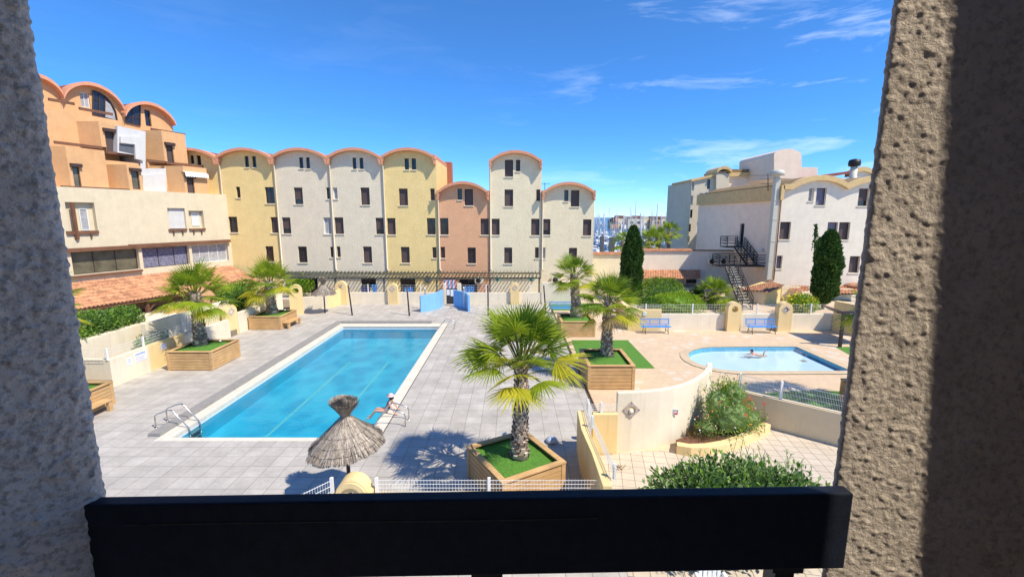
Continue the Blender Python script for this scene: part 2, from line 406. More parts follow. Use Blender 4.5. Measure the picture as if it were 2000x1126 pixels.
MT['linerwall'] = plain('pool_liner_wall', (0.010, 0.36, 0.58), 0.6, 0.1, 1)
MT['linerkid'] = liner('paddling_pool_liner', (0.60, 0.80, 0.95), (0.70, 0.86, 0.96), 1.2, 0.6)
MT['lane'] = plain('lane_marking', (0.12, 0.50, 0.58), 0.6)
MT['sea'] = plain('harbour_water', (0.03, 0.07, 0.12), 0.25, 0.3, 0.05, spec=0.6)
MT['hull'] = plain('white_hull', (0.78, 0.78, 0.78), 0.35, 0.04)
MT['mast'] = plain('grey_mast', (0.42, 0.43, 0.45), 0.4, 0.1)
MT['navy'] = plain('navy_canvas', (0.02, 0.04, 0.16), 0.8)
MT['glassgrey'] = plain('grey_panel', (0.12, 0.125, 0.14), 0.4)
MT['paper'] = plain('white_notice_board', (0.78, 0.80, 0.84), 0.6, 0.04)
MT['inkblue'] = plain('blue_print', (0.10, 0.20, 0.55), 0.6)
MT['inkgrey'] = plain('grey_print', (0.4, 0.4, 0.42), 0.6)
MT['inkred'] = plain('red_print', (0.55, 0.12, 0.12), 0.6)
MT['lampglass'] = plain('opal_lamp_glass', (0.80, 0.80, 0.76), 0.25, 0.03)
MT['ornament'] = plain('pinkish_grey_ceramic', (0.50, 0.42, 0.37), 0.7, 0.15, 9)
MT['plasticw'] = plain('white_plastic', (0.82, 0.82, 0.80), 0.4, 0.03)
MT['ducts'] = plain('cream_grey_duct', (0.56, 0.54, 0.45), 0.5, 0.06)
MT['teal'] = plain('teal_pot', (0.02, 0.22, 0.2), 0.6)

# ------------------------------------------------------------------ ground, terraces, pools
from mathutils.geometry import tessellate_polygon
def sheet(name, outer, holes, z, m, kind='structure', down=0.0):
    loops = [[Vector((p[0], p[1], 0)) for p in lp] for lp in [outer] + holes]
    flat = [p for lp in loops for p in lp]
    mb = MB()
    for p in flat: mb.vert((p.x, p.y, z))
    for t in tessellate_polygon(loops):
        a, b, c = [flat[k] for k in t]
        mb.idx(t if (b - a).cross(c - a).z > 0 else t[::-1])
    if down:
        i0 = 0
        for lp in loops:
            n = len(lp)
            for k in range(n):
                a, b = lp[k], lp[(k + 1) % n]
                mb.face([(a.x, a.y, z), (b.x, b.y, z), (b.x, b.y, z - down), (a.x, a.y, z - down)])
    o = mb.build(name, m, fix=False)
    o['kind'] = kind
    return o
big = [(-600, -300), (600, -300), (600, 72), (-600, 72)]
sheet('ground', big, [], -1.7, MT['earth'])
sheet('sea', [(-4000, 72.0), (4000, 72.0), (4000, 5000), (-4000, 5000)], [], -2.0, MT['sea'])
sheet('quay', [(-200, 62), (200, 62), (200, 76), (-200, 76)], [], -0.5, MT['alley'], down=1.6)
PX0, PX1, PY0, PY1 = -12.15, -4.55, 14.08, 30.85          # outside of the coping
IX0, IX1, IY0, IY1 = -11.69, -5.0, 14.31, 30.0            # inside of the coping
rect = lambda a, b, c, d: [(a, c), (b, c), (b, d), (a, d)]
sheet('terrace_grey', [(-17.75, 3.0), (2.45, 3.0), (2.45, 13.2), (3.22, 13.3), (3.22, 38.3), (-17.75, 38.3)], [rect(PX0, PX1, PY0, PY1)], 0.0, MT['greytile'], down=0.3)
sheet('pool_coping', rect(PX0, PX1, PY0, PY1), [rect(IX0, IX1, IY0, IY1)], 0.012, MT['coping'], down=0.13)
mb = MB()
mb.box(PX0 - 0.42, PX0, PY0 + 0.3, PY1 + 0.4, -0.02, 0.12); mb.box(PX0 + 0.002, PX1 - 1.2, PY1 + 0.005, PY1 + 0.40, -0.02, 0.15)
mb.build('terrace_step', MT['step'])['kind'] = 'structure'
mb = MB(); mb.box(PX1 + 0.005, PX1 + 0.035, PY0, PY1, -0.01, 0.006)
tag(mb.build('drain_slot', MT['blackmetal']), kind='structure')
mb = MB(); mb.box(3.24, 3.30, 13.35, 30, -0.01, 0.03); mb.box(3.22, 3.24, 13.35, 30, -0.01, 0.035, 1); mb.box(3.30, 3.33, 13.35, 30, -0.01, 0.05, 1)
tag(mb.build('drain_channel', [MT['blackmetal'], MT['steel']]), kind='structure')
# basin
BD = -0.85
mb = MB()
mb.face([(IX0, IY0, BD), (IX1, IY0, BD), (IX1, IY1, BD), (IX0, IY1, BD)])
for a, b in (((IX0, IY0), (IX1, IY0)), ((IX1, IY0), (IX1, IY1)), ((IX1, IY1), (IX0, IY1)), ((IX0, IY1), (IX0, IY0))):
    mb.face([(*a, BD), (*b, BD), (*b, -0.19), (*a, -0.19)], 1)
    mb.face([(*a, -0.19), (*b, -0.19), (*b, -0.12), (*a, -0.12)], 2)
for lx in (-9.45, -7.2):
    mb.face([(lx - 0.06, IY0 + 1, BD + .006), (lx + 0.06, IY0 + 1, BD + .006), (lx + 0.06, IY1 - 5, BD + .006), (lx - 0.06, IY1 - 5, BD + .006)], 4)
mb.face([(-8.4, 23.4, BD + .008), (-7.7, 23.4, BD + .008), (-7.7, 24.0, BD + .008), (-8.4, 24.0, BD + .008)], 5)
tag(mb.build('pool_basin', [MT['liner'], MT['linerwall'], MT['paper'], MT['step'], MT['lane'], MT['linerwall']]), kind='structure')
mb = MB(); mb.face([(IX0, IY0, -0.18), (IX1, IY0, -0.18), (IX1, IY1, -0.18), (IX0, IY1, -0.18)])
tag(mb.build('pool_water', MT['water'], fix=False), kind='structure')
# paddling pool outline surveyed on the ground
kp = [(1555, 677.5), (1455, 677.8), (1392, 678.5), (1370, 680.5), (1353, 685), (1345, 691), (1346, 698), (1353, 705), (1366, 711.5), (1388, 718), (1410, 722), (1438, 724.8), (1500, 725), (1625, 724.6), (1660, 724)]
KO = [G(u, v) for u, v in kp]
cK = sum(KO, Vector()) / len(KO)
def grow(loop, d):
    n = len(loop); out = []
    for i in range(n):
        a, b, c = loop[i - 1], loop[i], loop[(i + 1) % n]
        e1 = (b - a).normalized(); e2 = (c - b).normalized()
        nn = Vector((e1.y, -e1.x, 0)) + Vector((e2.y, -e2.x, 0)); nn.normalize()
        if (b - cK).dot(nn) < 0: nn = -nn
        out.append(b + nn * d / max(0.5, abs(nn.dot(Vector((e1.y, -e1.x, 0))))))
    return out
KO2 = grow(KO, 0.45)
xy = lambda lp: [(p.x, p.y) for p in lp]
sheet('terrace_beige', [(3.335, 13.35), (5.2, 13.45), (6.6, 14.2), (7.5, 15.6), (8.9, 15.75), (11.6, 14.4), (30, 13.0), (30, 46), (3.335, 46)], [xy(KO2)], 0.0, MT['beigetile'], down=0.3)
sheet('paddling_pool_coping', xy(KO2), [xy(KO)], 0.03, tiles('sandy_pool_rim', (0.60, 0.47, 0.31), (0.64, 0.51, 0.34), (0.42, 0.33, 0.23), 0.5, 0.5, 0.006))
sheet('paddling_pool_water', xy(KO), [], -0.04, MT['waterkid'])
sheet('paddling_pool_floor', xy(KO), [], -0.24, MT['linerkid'])
mb = MB()
for a, b in zip(KO, KO[1:] + KO[:1]):
    mb.face([(a.x, a.y, -0.24), (b.x, b.y, -0.24), (b.x, b.y, 0.0), (a.x, a.y, 0.0)])
dm = G(1569, 704.5, -0.24); mb.box(dm.x - 0.14, dm.x + 0.14, dm.y - 0.14, dm.y + 0.14, -0.238, -0.23, 1)
tag(mb.build('paddling_pool_side', [plain('paddling_pool_wall', (0.16, 0.50, 0.76), 0.6), MT['step']]), kind='structure')
sheet('lower_court', [(2.46, 1.5), (30, 1.5), (30, 12.99), (11.6, 14.39), (8.9, 15.74), (7.5, 15.59), (6.6, 14.19), (5.2, 13.44), (3.335, 13.34), (3.2, 13.2), (2.46, 13.15)], [], 0.0, MT['creamtile'], down=0.3)
sheet('alley', [(-30, 38.31), (3.33, 38.31), (3.33, 46), (-30, 46)], [], 0.0, MT['alley'], down=0.3)
sheet('garden_bed', [(-45, 3), (-17.76, 3), (-17.76, 38.3), (-30, 38.3), (-30, 46), (-45, 46)], [], 0.35, MT['earth'], down=0.5)
sheet('bounce_paving', [(3.336, 46.01), (70, 46.01), (70, 62), (3.336, 62)], [], -.02, MT['alley'], down=.3)  # pale paving added to bounce light onto the shaded side wall
sheet('bounce_paving_side', [(30.01, 1.5), (70, 1.5), (70, 46), (30.01, 46)], [], -.02, MT['alley'], down=.3)  # more pale paving added for the same bounce light
# artificial lawns laid on the terrace
def lawn(pix, label, z=0.012):
    pts = [G(*p) for p in pix]
    mb = MB(); mb.prism([(p.x, p.y, z) for p in pts], (0, 0, -0.011))
    rg = random.Random(3)
    return tag(mb.build('lawn', MT['turf']), kind='structure')
lawn([(1116, 664), (1226, 664), (1279, 719), (1137, 719)], '')
lawn([(1074, 592), (1175, 592), (1182, 606), (1080, 606)], '')
lawn([(1468, 770), (1545, 763), (1690, 764), (1730, 806), (1640, 804)], '')
lawn([(1633, 678), (1720, 674), (1760, 700), (1662, 694)], '')

# ------------------------------------------------------------------ walls, pillars, fences of the pool enclosure
def wallrun(mb, pts, z0, z1, th, mi=0, cap=0.0):
    pts = [Vector((p[0], p[1], 0)) for p in pts]; n = len(pts)
    zs = z1 if isinstance(z1, (list, tuple)) else [z1] * n
    off = []
    for i in range(n):
        d1 = (pts[i] - pts[i - 1]).normalized() if i > 0 else None
        d2 = (pts[i + 1] - pts[i]).normalized() if i < n - 1 else None
        d1 = d1 or d2; d2 = d2 or d1
        nn = (Vector((-d1.y, d1.x, 0)) + Vector((-d2.y, d2.x, 0))).normalized()
        off.append(nn * th / max(0.4, nn.dot(Vector((-d1.y, d1.x, 0)))))
    rows = []
    for p, o, z in zip(pts, off, zs):
        q = p + o
        rows.append([mb.vert((p.x, p.y, z0)), mb.vert((p.x, p.y, z)), mb.vert((q.x, q.y, z)), mb.vert((q.x, q.y, z0))])
    for a, b in zip(rows, rows[1:]):
        for k in range(3): mb.idx([a[k], b[k], b[k + 1], a[k + 1]], mi)
    mb.idx(rows[0][::-1], mi); mb.idx(rows[-1], mi)
def wall(name, pts, z1, th, m, label, z0=-0.25, bev=0.015):
    mb = MB(); wallrun(mb, pts, z0, z1, th)
    p = Vector((pts[0][0], pts[0][1], 0))
    return tag(mb.build(name, m, loc=p, bevel=bev), label, 'wall')
def fence(pts, z0, h, label, step=0.06, posts=None, group='white wire fences around the pool terrace', rails=4):
    pts = [Vector((p[0], p[1], 0)) for p in pts]
    t = thing('wire_fence', (pts[0].x, pts[0].y, z0), label, 'fence', group)
    mb = MB()
    for a, b in zip(pts, pts[1:]):
        L = (b - a).length; d = (b - a) / L
        for k in range(rails):
            z = z0 + 0.05 + (h - 0.08) * k / (rails - 1)
            mb.bar(a + Vector((0, 0, z)), b + Vector((0, 0, z)), 0.008, 0.011)
        nv = max(1, int(L / step))
        for k in range(nv + 1):
            p = a + d * L * k / nv
            mb.bar(p + Vector((0, 0, z0 + 0.02)), p + Vector((0, 0, z0 + h)), 0.006, 0.006)
    mb.build('wire_panel', MT['whitemetal'], t, fix=False)
    L = sum((b - a).length for a, b in zip(pts, pts[1:]))
    for f in (posts or [0.0, 0.5, 1.0]):
        s = f * L
        for a, b in zip(pts, pts[1:]):
            l = (b - a).length
            if s <= l + 1e-6: p = a + (b - a) * (s / l); break
            s -= l
        mb = MB(); mb.box(p.x - 0.035, p.x + 0.035, p.y - 0.035, p.y + 0.035, z0 - 0.02, z0 + h + 0.04)
        mb.build('post', MT['whitemetal'], t)
    return t
def pillar(base, w, h, rz, label, orn='none', th=0.34, m=None, group='round topped pillars of the pool wall'):
    # round-topped masonry pillar, optional round opening or diamond ornament
    t = thing('wall_pillar', base, label, 'pillar', group, rz)
    r = w / 2; zc = h - r
    hole = orn in ('hole', 'lamp')
    outer = [(-r, -0.25), (r, -0.25)] + [(r * math.cos(a), zc + r * math.sin(a)) for a in [math.pi * k / 16 for k in range(17)]]
    hr = w * 0.24; hz = zc - 0.02
    loops = [[Vector((x, z, 0)) for x, z in outer]]
    if hole: loops.append([Vector((hr * math.cos(-2 * math.pi * k / 16), hz + hr * math.sin(-2 * math.pi * k / 16), 0)) for k in range(16)])
    mb = MB(); flat = [p for l in loops for p in l]
    tri = tessellate_polygon(loops)
    for y in (-th / 2, th / 2):
        b = len(mb.v)
        for p in flat: mb.vert((p.x, y, p.y))
        for q in tri: mb.idx([b + k for k in q])
    for l in loops:
        n = len(l)
        for k in range(n):
            a, c = l[k], l[(k + 1) % n]
            mb.face([(a.x, -th / 2, a.y), (c.x, -th / 2, c.y), (c.x, th / 2, c.y), (a.x, th / 2, a.y)])
    mb.build('pillar_body', m or MT['gyellow'], t, local=True)
    if orn in ('diamond', 'lamp'):
        d = w * 0.33
        mb = MB(); y0 = -th / 2 - 0.02
        ring = [(d, 0), (0, d), (-d, 0), (0, -d)]
        q = [(x * 0.62, z * 0.62) for x, z in ring] if orn == 'lamp' else [(x * 0.45, z * 0.45) for x, z in ring]
        for k in range(4):
            a, b = ring[k], ring[(k + 1) % 4]; c, e = q[(k + 1) % 4], q[k]
            mb.prism([(a[0], y0, hz + a[1]), (b[0], y0, hz + b[1]), (c[0], y0, hz + c[1]), (e[0], y0, hz + e[1])], (0, 0.025, 0))
        o = mb.build('ornament', MT['ornament'], t, local=True)
        mb = MB(); mb.lathe([(0.01, 0.11), (0.08, 0.09), (0.115, 0.0), (0.08, -0.09), (0.01, -0.11)], (0, -th / 2 + (0.12 if orn == 'lamp' else -0.015), hz - 0.04), 12)
        if orn == 'lamp': mb.build('lamp_globe', MT['lampglass'], t, local=True)
    return t

# left boundary, running away along the terrace
XW = -17.75
wl_ = lambda y0, y1, z, m, label, x=XW, th=0.25, nm='garden_wall': wall(nm, [(x, y0), (x, y1)], z, th, m, label)
wl_(18.9, 21.0, 1.27, MT['gwall'], 'low cream wall with a notice board, nearest stretch of the left pool boundary')
wl_(21.0, 23.4, 1.27, MT['gyellow'], 'low yellow wall section behind the nearer left palm planter')
wl_(23.4, 27.3, 1.15, MT['gwall'], 'low whitish wall between the left palm and the diamond pillar')
wall('garden_wall', [(-22.5, 18.9), (-17.99, 18.9)], 1.27, 0.25, MT['gwall'], 'short cream wall turning left behind the near left planter')
pillar((-18.0, 27.75, 0), 0.85, 2.0, R(75), 'yellow pillar with small diamond ornament on the left boundary wall', 'diamond')
wl_(28.2, 31.4, 1.35, MT['gwall'], 'white wall stretch running up to the far left planter')
wall('garden_wall', [(-18.5, 21.9), (-18.5, 28.6)], 2.15, 0.25, MT['gwall'], 'taller white upper wall behind the left palm, above the low wall')
pillar((-18.1, 31.9, 0), 1.0, 2.2, R(60), 'shaded yellow pillar just left of the far left palm trunk', 'none')
wall('garden_wall', [(-18.3, 32.4), (-17.6, 33.6)], 1.7, 0.25, MT['gwall'], 'short white wall piece hidden behind the far left palm planter')
pillar((-16.75, 34.0, 0), 0.95, 2.35, R(25), 'yellow pillar with dark round hole right of the far left palm', 'hole')
a = G(573, 606); b = G(640, 602); c = G(668, 594)
wall('garden_wall', [(a.x, a.y), (b.x, b.y)], 1.05, 0.25, MT['gwall'], 'white wall behind the far straw parasol')
wall('garden_wall', [(b.x, b.y), (b.x + .32, b.y + .35), (c.x, c.y)], 1.3, 0.25, MT['gyellow'], 'short angled yellow wall right of the far straw parasol')
p = G(670, 593.5)
pillar((p.x - .05, 38.0, 0), 0.95, 2.05, R(0), 'yellow pillar with dark round hole right of the far straw parasol', 'hole')
YR = 38.1
def xat(u, v, y): return DY(u, v, y).x
RX = lambda u: xat(u, 590, YR)
RZ = lambda v: DY(1000, v, YR).z
wall('garden_wall', [(RX(680), YR), (RX(759), YR)], RZ(571), 0.22, MT['gwall'], 'cream rear wall between the two yellow pillars left of the blue shower walls')
wall('garden_wall', [(RX(778), YR), (RX(866), YR)], RZ(571), 0.22, MT['gwall'], 'cream rear wall directly behind the left blue shower wall')
wall('garden_wall', [(RX(901), YR), (RX(997), YR)], RZ(571.5), 0.22, MT['gwall'], 'cream rear wall right of the pool gate')
wall('garden_wall', [(RX(1014), YR), (RX(1057), YR)], RZ(571.5), 0.22, MT['gwall'], 'short cream rear wall at the right end before the taller corner wall')
wall('garden_wall', [(RX(1058), YR - 0.1), (RX(1128), YR - 0.1)], RZ(551), 0.25, MT['gwall'], 'taller cream corner wall behind the far right palm')
pillar((RX(768.5), YR - 0.02, 0), RX(778) - RX(759), RZ(553), 0, 'yellow rear pillar with small diamond left of the blue shower walls', 'diamond', th=0.4)
pillar((RX(1005.5), YR - 0.02, 0), RX(1014) - RX(997), RZ(552), 0, 'yellow rear pillar with small diamond above the near palm', 'diamond', th=0.4)
for u0, u1, l in ((680, 759, 'left of the second dark pole'), (778, 866, 'behind the left blue shower wall'), (902, 997, 'right of the pool gate'), (1014, 1056, 'at the right end of the rear wall')):
    fence([(RX(u0), YR + .11), (RX(u1), YR + .11)], RZ(571), RZ(556) - RZ(571), 'thin white rail fence on the rear wall ' + l, step=0.35, rails=4, posts=[0.5], group='white rail fences on the rear wall')
# gate
gp = thing('pool_gate', (RX(884), YR, 0), 'dark glazed pool gate with paper notices between white posts', 'gate')
for u0, u1 in ((866.5, 872), (893.5, 901)):
    mb = MB(); mb.box(RX(u0), RX(u1), YR - .15, YR + .15, 0, RZ(553)); mb.build('gate_post', MT['gwall'], gp, bevel=0.02)
mb = MB(); mb.box(RX(872) + .02, RX(893.5) - .02, YR - .03, YR + .03, 0.05, RZ(563)); mb.build('gate_leaf', MT['darkglass'], gp)
mb = MB(); mb.box(RX(873), RX(879), YR - .05, YR - .032, RZ(576), RZ(565)); mb.box(RX(880.5), RX(892), YR - .05, YR - .032, RZ(578), RZ(565)); mb.build('notice', MT['paper'], gp)
# blue shower walls
def arcpts(a, b, sag, n=10):
    a = Vector((a.x, a.y, 0)); b = Vector((b.x, b.y, 0)); d = b - a; nrm = Vector((-d.y, d.x, 0)).normalized()
    return [a + d * (k / n) + nrm * sag * 4 * (k / n) * (1 - k / n) for k in range(n + 1)]
a, b = G(822, 609.5), G(866, 598)
mb = MB(); wallrun(mb, arcpts(a, b, -0.35), 0, [1.32 + 0.12 * k / 10 for k in range(11)], 0.16)
tag(mb.build('shower_wall', MT['bluewall'], loc=a), 'light blue curved shower wall, left one beside the gate', 'shower wall')
a, b = G(886, 598), G(914, 608.5)
mb = MB(); wallrun(mb, arcpts(a, b, 0.35), 0, [1.4 - 0.08 * k / 10 for k in range(11)], 0.16)
tag(mb.build('shower_wall', MT['bluewall'], loc=a), 'light blue curved shower wall, right one beside the gate with a triangular shadow', 'shower wall')
for u, v, vt, l in ((832, 589, 561, 'slim white shower post behind the left blue wall'), (907, 586, 560, 'slim white shower post behind the right blue wall')):
    p = G(u, 603); top = DY(u, vt, p.y)
    mb = MB(); mb.tube([p + Vector((0, -.12, 0)), Vector((p.x, p.y - .12, top.z)), Vector((p.x, p.y - .3, top.z + .03))], 0.05, 8); mb.lathe([(0.03, 0.04), (0.09, 0)], (p.x, p.y - .3, top.z - 0.05), 10, cap=True)
    tag(mb.build('shower_post', MT['whitemetal'], loc=p), l, 'shower')
# leaning dark poles
for u0, v0, u1, v1, l in ((688, 615, 680, 557, 'dark slim pole leaning left beside the round hole pillar'), (799.5, 616, 794.5, 557, 'dark slim pole standing left of the blue shower walls'), (953.5, 615.5, 953, 557, 'dark slim pole standing right of the blue shower walls'), (1066, 611, 1062, 557, 'dark slim pole behind the near palm crown, rightmost of four')):
    p = G(u0, v0); q = DY(u1, v1, p.y)
    t = thing('pole', p, l, 'pole', 'dark poles beyond the pool')
    mb = MB(); mb.tube([p, q], 0.055, 10); mb.build('shaft', MT['polepaint'], t)
    mb = MB(); mb.lathe([(0.09, 0.0), (0.09, 0.012), (0.06, 0.014)], p, 12, cap=True); mb.build('base_plate', MT['polepaint'], t)

# right rear wall of the paddling pool terrace
YK = 29.0
KX = lambda u: xat(u, 640, YK); KZ = lambda v: DY(1000, v, YK).z
wall('garden_wall', [(KX(1226), YK), (KX(1291), YK)], KZ(604.5), 0.24, MT['gyellow'], 'yellow wall end with a small white box behind the left blue bench')
a = G(1203, 616)
wall('garden_wall', [(a.x, a.y), (KX(1226), YK + .001)], KZ(604.5), 0.24, MT['gyellow'], 'short yellow wall going back beside the right palms, in shade')
wall('garden_wall', [(KX(1291.3), YK + .05), (KX(1415), YK + .05)], KZ(613.5), 0.22, MT['gwall'], 'cream wall between the left blue bench and the pillar with a round hole')
wall('garden_wall', [(KX(1441), YK + .05), (KX(1515), YK + .05)], KZ(613.5), 0.22, MT['gwall'], 'cream wall behind the right blue bench')
wall('garden_wall', [(KX(1539), YK + .05), (KX(1628), YK + .05)], KZ(613.5), 0.22, MT['gwall'], 'cream wall right of the lamp pillar, partly in shadow')
wall('garden_wall', [(KX(1624), YK), (KX(1633), YK - 1.6), (KX(1700), YK - 1.6)], KZ(587), 0.3, MT['gyellow'], 'taller yellow wall beside the right pillar of the view')
pillar((KX(1428.5), YK - .05, 0), KX(1441.5) - KX(1415.5), KZ(588.5), 0, 'yellow pillar with open round hole between the blue benches', 'hole', th=0.5)
pillar((KX(1526.5), YK - .05, 0), KX(1539.5) - KX(1513.5), KZ(589), 0, 'yellow pillar with round lamp right of the right blue bench', 'lamp', th=0.5)
for u0, u1, l, z in ((1232, 1290, 'above the yellow wall end', KZ(604.5)), (1291, 1413, 'between left bench and hole pillar', KZ(613.5)), (1443, 1513, 'above the right blue bench', KZ(613.5)), (1540, 1626, 'right of the lamp pillar', KZ(613.5))):
    fence([(KX(u0), YK + .14), (KX(u1), YK + .14)], z, KZ(594.5) - z, 'white rail fence on the wall ' + l, step=0.16, rails=4, posts=[0.5], group='white rail fences of the paddling pool terrace')
mb = MB(); mb.box(KX(1254), KX(1261), YK - .05, YK - .005, KZ(616), KZ(608.5)); tag(mb.build('junction_box', MT['whiteframe'], loc=(KX(1257), YK, KZ(616)), bevel=.01), 'small white box on the yellow wall above the left blue bench', 'box')

# curved screen wall and the yellow walls round the lower court
cw = [(1207, 767), (1235, 766.5), (1262, 764.5), (1290, 761.5), (1318, 757), (1344, 749.5), (1366, 740), (1382, 728), (1391, 716), (1390, 708)]
hs = 1.98
CWP = [G(u, v, hs) for u, v in cw]
t = thing('curved_wall', CWP[0].xy.to_3d(), 'cream curved screen wall with a diamond lamp niche, left of the flower bed', 'wall')
mb = MB(); wallrun(mb, [(p.x, p.y) for p in CWP], -0.05, hs, 0.17); mb.build('wall_body', MT['gwall'], t, bevel=0.02)
def diamond_lamp(u, v, y, s, parent):
    c = DY(u, v, y)
    mb = MB(); ring = [(s, 0), (0, s), (-s, 0), (0, -s)]; nn = 14
    ih = [(s * .47 * math.cos(2 * math.pi * k / nn), s * .47 * math.sin(2 * math.pi * k / nn)) for k in range(nn)]
    tri = tessellate_polygon([[Vector((x, z, 0)) for x, z in ring], [Vector((x, z, 0)) for x, z in ih[::-1]]])
    flat = ring + ih[::-1]; k0 = len(mb.v)
    for x, z in flat: mb.vert((c.x + x, c.y - .03, c.z + z))
    for q in tri: mb.idx([k0 + k for k in q])
    for k in range(4):
        a, b = ring[k], ring[(k + 1) % 4]; mb.face([(c.x + a[0], c.y - .03, c.z + a[1]), (c.x + b[0], c.y - .03, c.z + b[1]), (c.x + b[0], c.y + .02, c.z + b[1]), (c.x + a[0], c.y + .02, c.z + a[1])])
    o = mb.build('lamp_frame', MT['ornament'], parent)
    mb = MB(); mb.lathe([(s * .46, 0), (s * .46, .03)], (0, 0, 0), nn, cap=True)
    mb.v = [(c.x + x, c.y - .005 + z, c.z + y) for x, y, z in mb.v]
    mb.build('niche', MT['gyellow'], parent)
    mb = MB(); mb.lathe([(s * .02, s * .26), (s * .2, s * .18), (s * .26, 0), (s * .2, -s * .18), (s * .02, -s * .26)], (c.x - s * .06, c.y - .03, c.z - s * .12), 12)
    mb.build('lamp_globe', MT['lampglass'], parent)
    for k in range(4):
        x, z = [q * .86 for q in ring[k]]; mb = MB(); mb.box(c.x + x - .012, c.x + x + .012, c.y - .04, c.y - .029, c.z + z - .012, c.z + z + .012); mb.build('bolt', MT['blackmetal'], parent)
diamond_lamp(1233, 799.5, CWP[1].y - .005, 0.28, t)
p = DY(1320, 804, CWP[4].y - .015)
mb = MB(); mb.box(p.x - .075, p.x + .075, p.y - .012, p.y + .02, p.z - .1, p.z + .1)
nb = thing('pool_sign', p, 'small white sign with red and grey print on the curved wall', 'sign')
mb.build('board', MT['paper'], nb)
mb = MB(); mb.box(p.x - .06, p.x + .0, p.y - .016, p.y - .013, p.z + .02, p.z + .085); mb.box(p.x + .02, p.x + .06, p.y - .016, p.y - .013, p.z - .01, p.z + .08, 1)
mb.box(p.x - .06, p.x + .06, p.y - .016, p.y - .013, p.z - .085, p.z - .02, 1); mb.build('print', [MT['inkgrey'], MT['inkred']], nb)
a = G(1164, 888); b = G(1207, 889)
ZY = 1.36
wall('garden_wall', [(G(1150, 800, ZY).x + .1, 13.25), (CWP[0].x - .005, 13.25)], ZY - .02, 0.28, MT['gyellow'], 'sunlit yellow wall joining the curved cream wall on its left')
yl = [G(1141, 801, ZY), G(1150, 838, ZY), G(1172, 884, ZY), G(1196, 948, ZY)]
wall('garden_wall', [(p.x, p.y) for p in yl][::-1], ZY, 0.22, MT['gyellow'], 'long yellow wall between grey terrace and lower court, carrying a wire fence')
fence([(yl[0].x + .12, yl[0].y), (yl[1].x + .12, yl[1].y), (yl[3].x + .12, yl[3].y + .2)], ZY, 0.33, 'white wire fence along the top of the long yellow court wall', posts=[0.0, 0.3, 0.97])
fence([(yl[0].x + .1, 13.4), (CWP[0].x, 13.4)], ZY - .02, 0.3, 'short white wire fence left of the curved wall', posts=[0.02, 0.45])
# wall with wire fence on the far side of the flower bed
q0, q1 = G(1505, 836), G(1645, 873)
dq = (q1 - q0); q1 = q0 + dq * 1.4; qb = q0 - dq * 0.55
ZQ = 1.12
wall('garden_wall', [(qb.x, qb.y), (q1.x, q1.y)], ZQ, 0.24, stucco('garden_wall_sand', (0.74, 0.60, 0.39), 0.12, 14, dirt=.3), 'cream wall behind the flower bed running to the right pillar, under a wire fence')
o_ = Vector((-dq.y, dq.x, 0)).normalized() * 0.12
fence([(qb.x + o_.x, qb.y + o_.y), (q1.x + o_.x, q1.y + o_.y)], ZQ, 0.62, 'white wire fence beside the paddling pool behind the flower bed', step=0.045, posts=[0.0, 0.33, 0.98])
# near wall, arch pillar and fence just under the railing
YN = 9.75
wall('garden_wall', [(xat(735, 945, YN), YN), (xat(1206, 945, YN), YN)], DY(1000, 968, YN).z, 0.22, MT['gyellow'], 'yellow wall just below the balcony rail, under the nearest wire fence')
zf = DY(1000, 968, YN).z
fence([(xat(733, 945, YN), YN + .1), (xat(1205, 945, YN), YN + .1)], zf, DY(1000, 940, YN).z - zf, 'nearest white wire fence in front of the big palm planter', step=0.075, posts=[0.0, 0.47, 0.97, ])
t = thing('arch_pillar', DY(692, 1000, YN), 'yellow arched gatepost top with a round opening below the rail', 'pillar')
c = DY(692, 962, YN)
mb = MB(); ro, ri = 0.44, 0.20
pts = [(c.x - .46, c.z - 1.2)] ; outer = [(c.x - .44, c.z - 1.4), (c.x + .44, c.z - 1.4), (c.x + .44, c.z + .05)] + [(c.x + .37 * math.cos(a), c.z + .07 + .37 * math.sin(a)) for a in [math.pi * k / 14 for k in range(15)]] + [(c.x - .44, c.z + .05)]
hole = [(c.x + ri * math.cos(-2 * math.pi * k / 18), c.z - .05 + ri * math.sin(-2 * math.pi * k / 18)) for k in range(18)]
lo = [[Vector((x, z, 0)) for x, z in outer], [Vector((x, z, 0)) for x, z in hole]]
flat = outer + hole
for y in (YN - .2, YN + .2):
    k0 = len(mb.v)
    for x, z in flat: mb.vert((x, y, z))
    for q in tessellate_polygon(lo): mb.idx([k0 + k for k in q])
for l in lo:
    for k in range(len(l)):
        a, b = l[k], l[(k + 1) % len(l)]; mb.face([(a.x, YN - .2, a.y), (b.x, YN - .2, b.y), (b.x, YN + .2, b.y), (a.x, YN + .2, a.y)])
mb.build('pillar_body', MT['gyellow'], t)
mb = MB()
for k in range(14):
    a0, a1 = math.pi * k / 14, math.pi * (k + 1) / 14
    f = lambda a, r: (c.x + r * math.cos(a), YN - .26, c.z + .05 + r * math.sin(a))
    mb.prism([f(a0, .24), f(a1, .24), f(a1, .36), f(a0, .36)], (0, .055, 0))
mb.build('arch_moulding', MT['gyellow'], t)
fence([(xat(640, 975, YN) - .6, YN - .9), (c.x - .5, YN)], zf - .05, .5, 'short white wire fence left of the yellow arch below the rail', posts=[0.98])

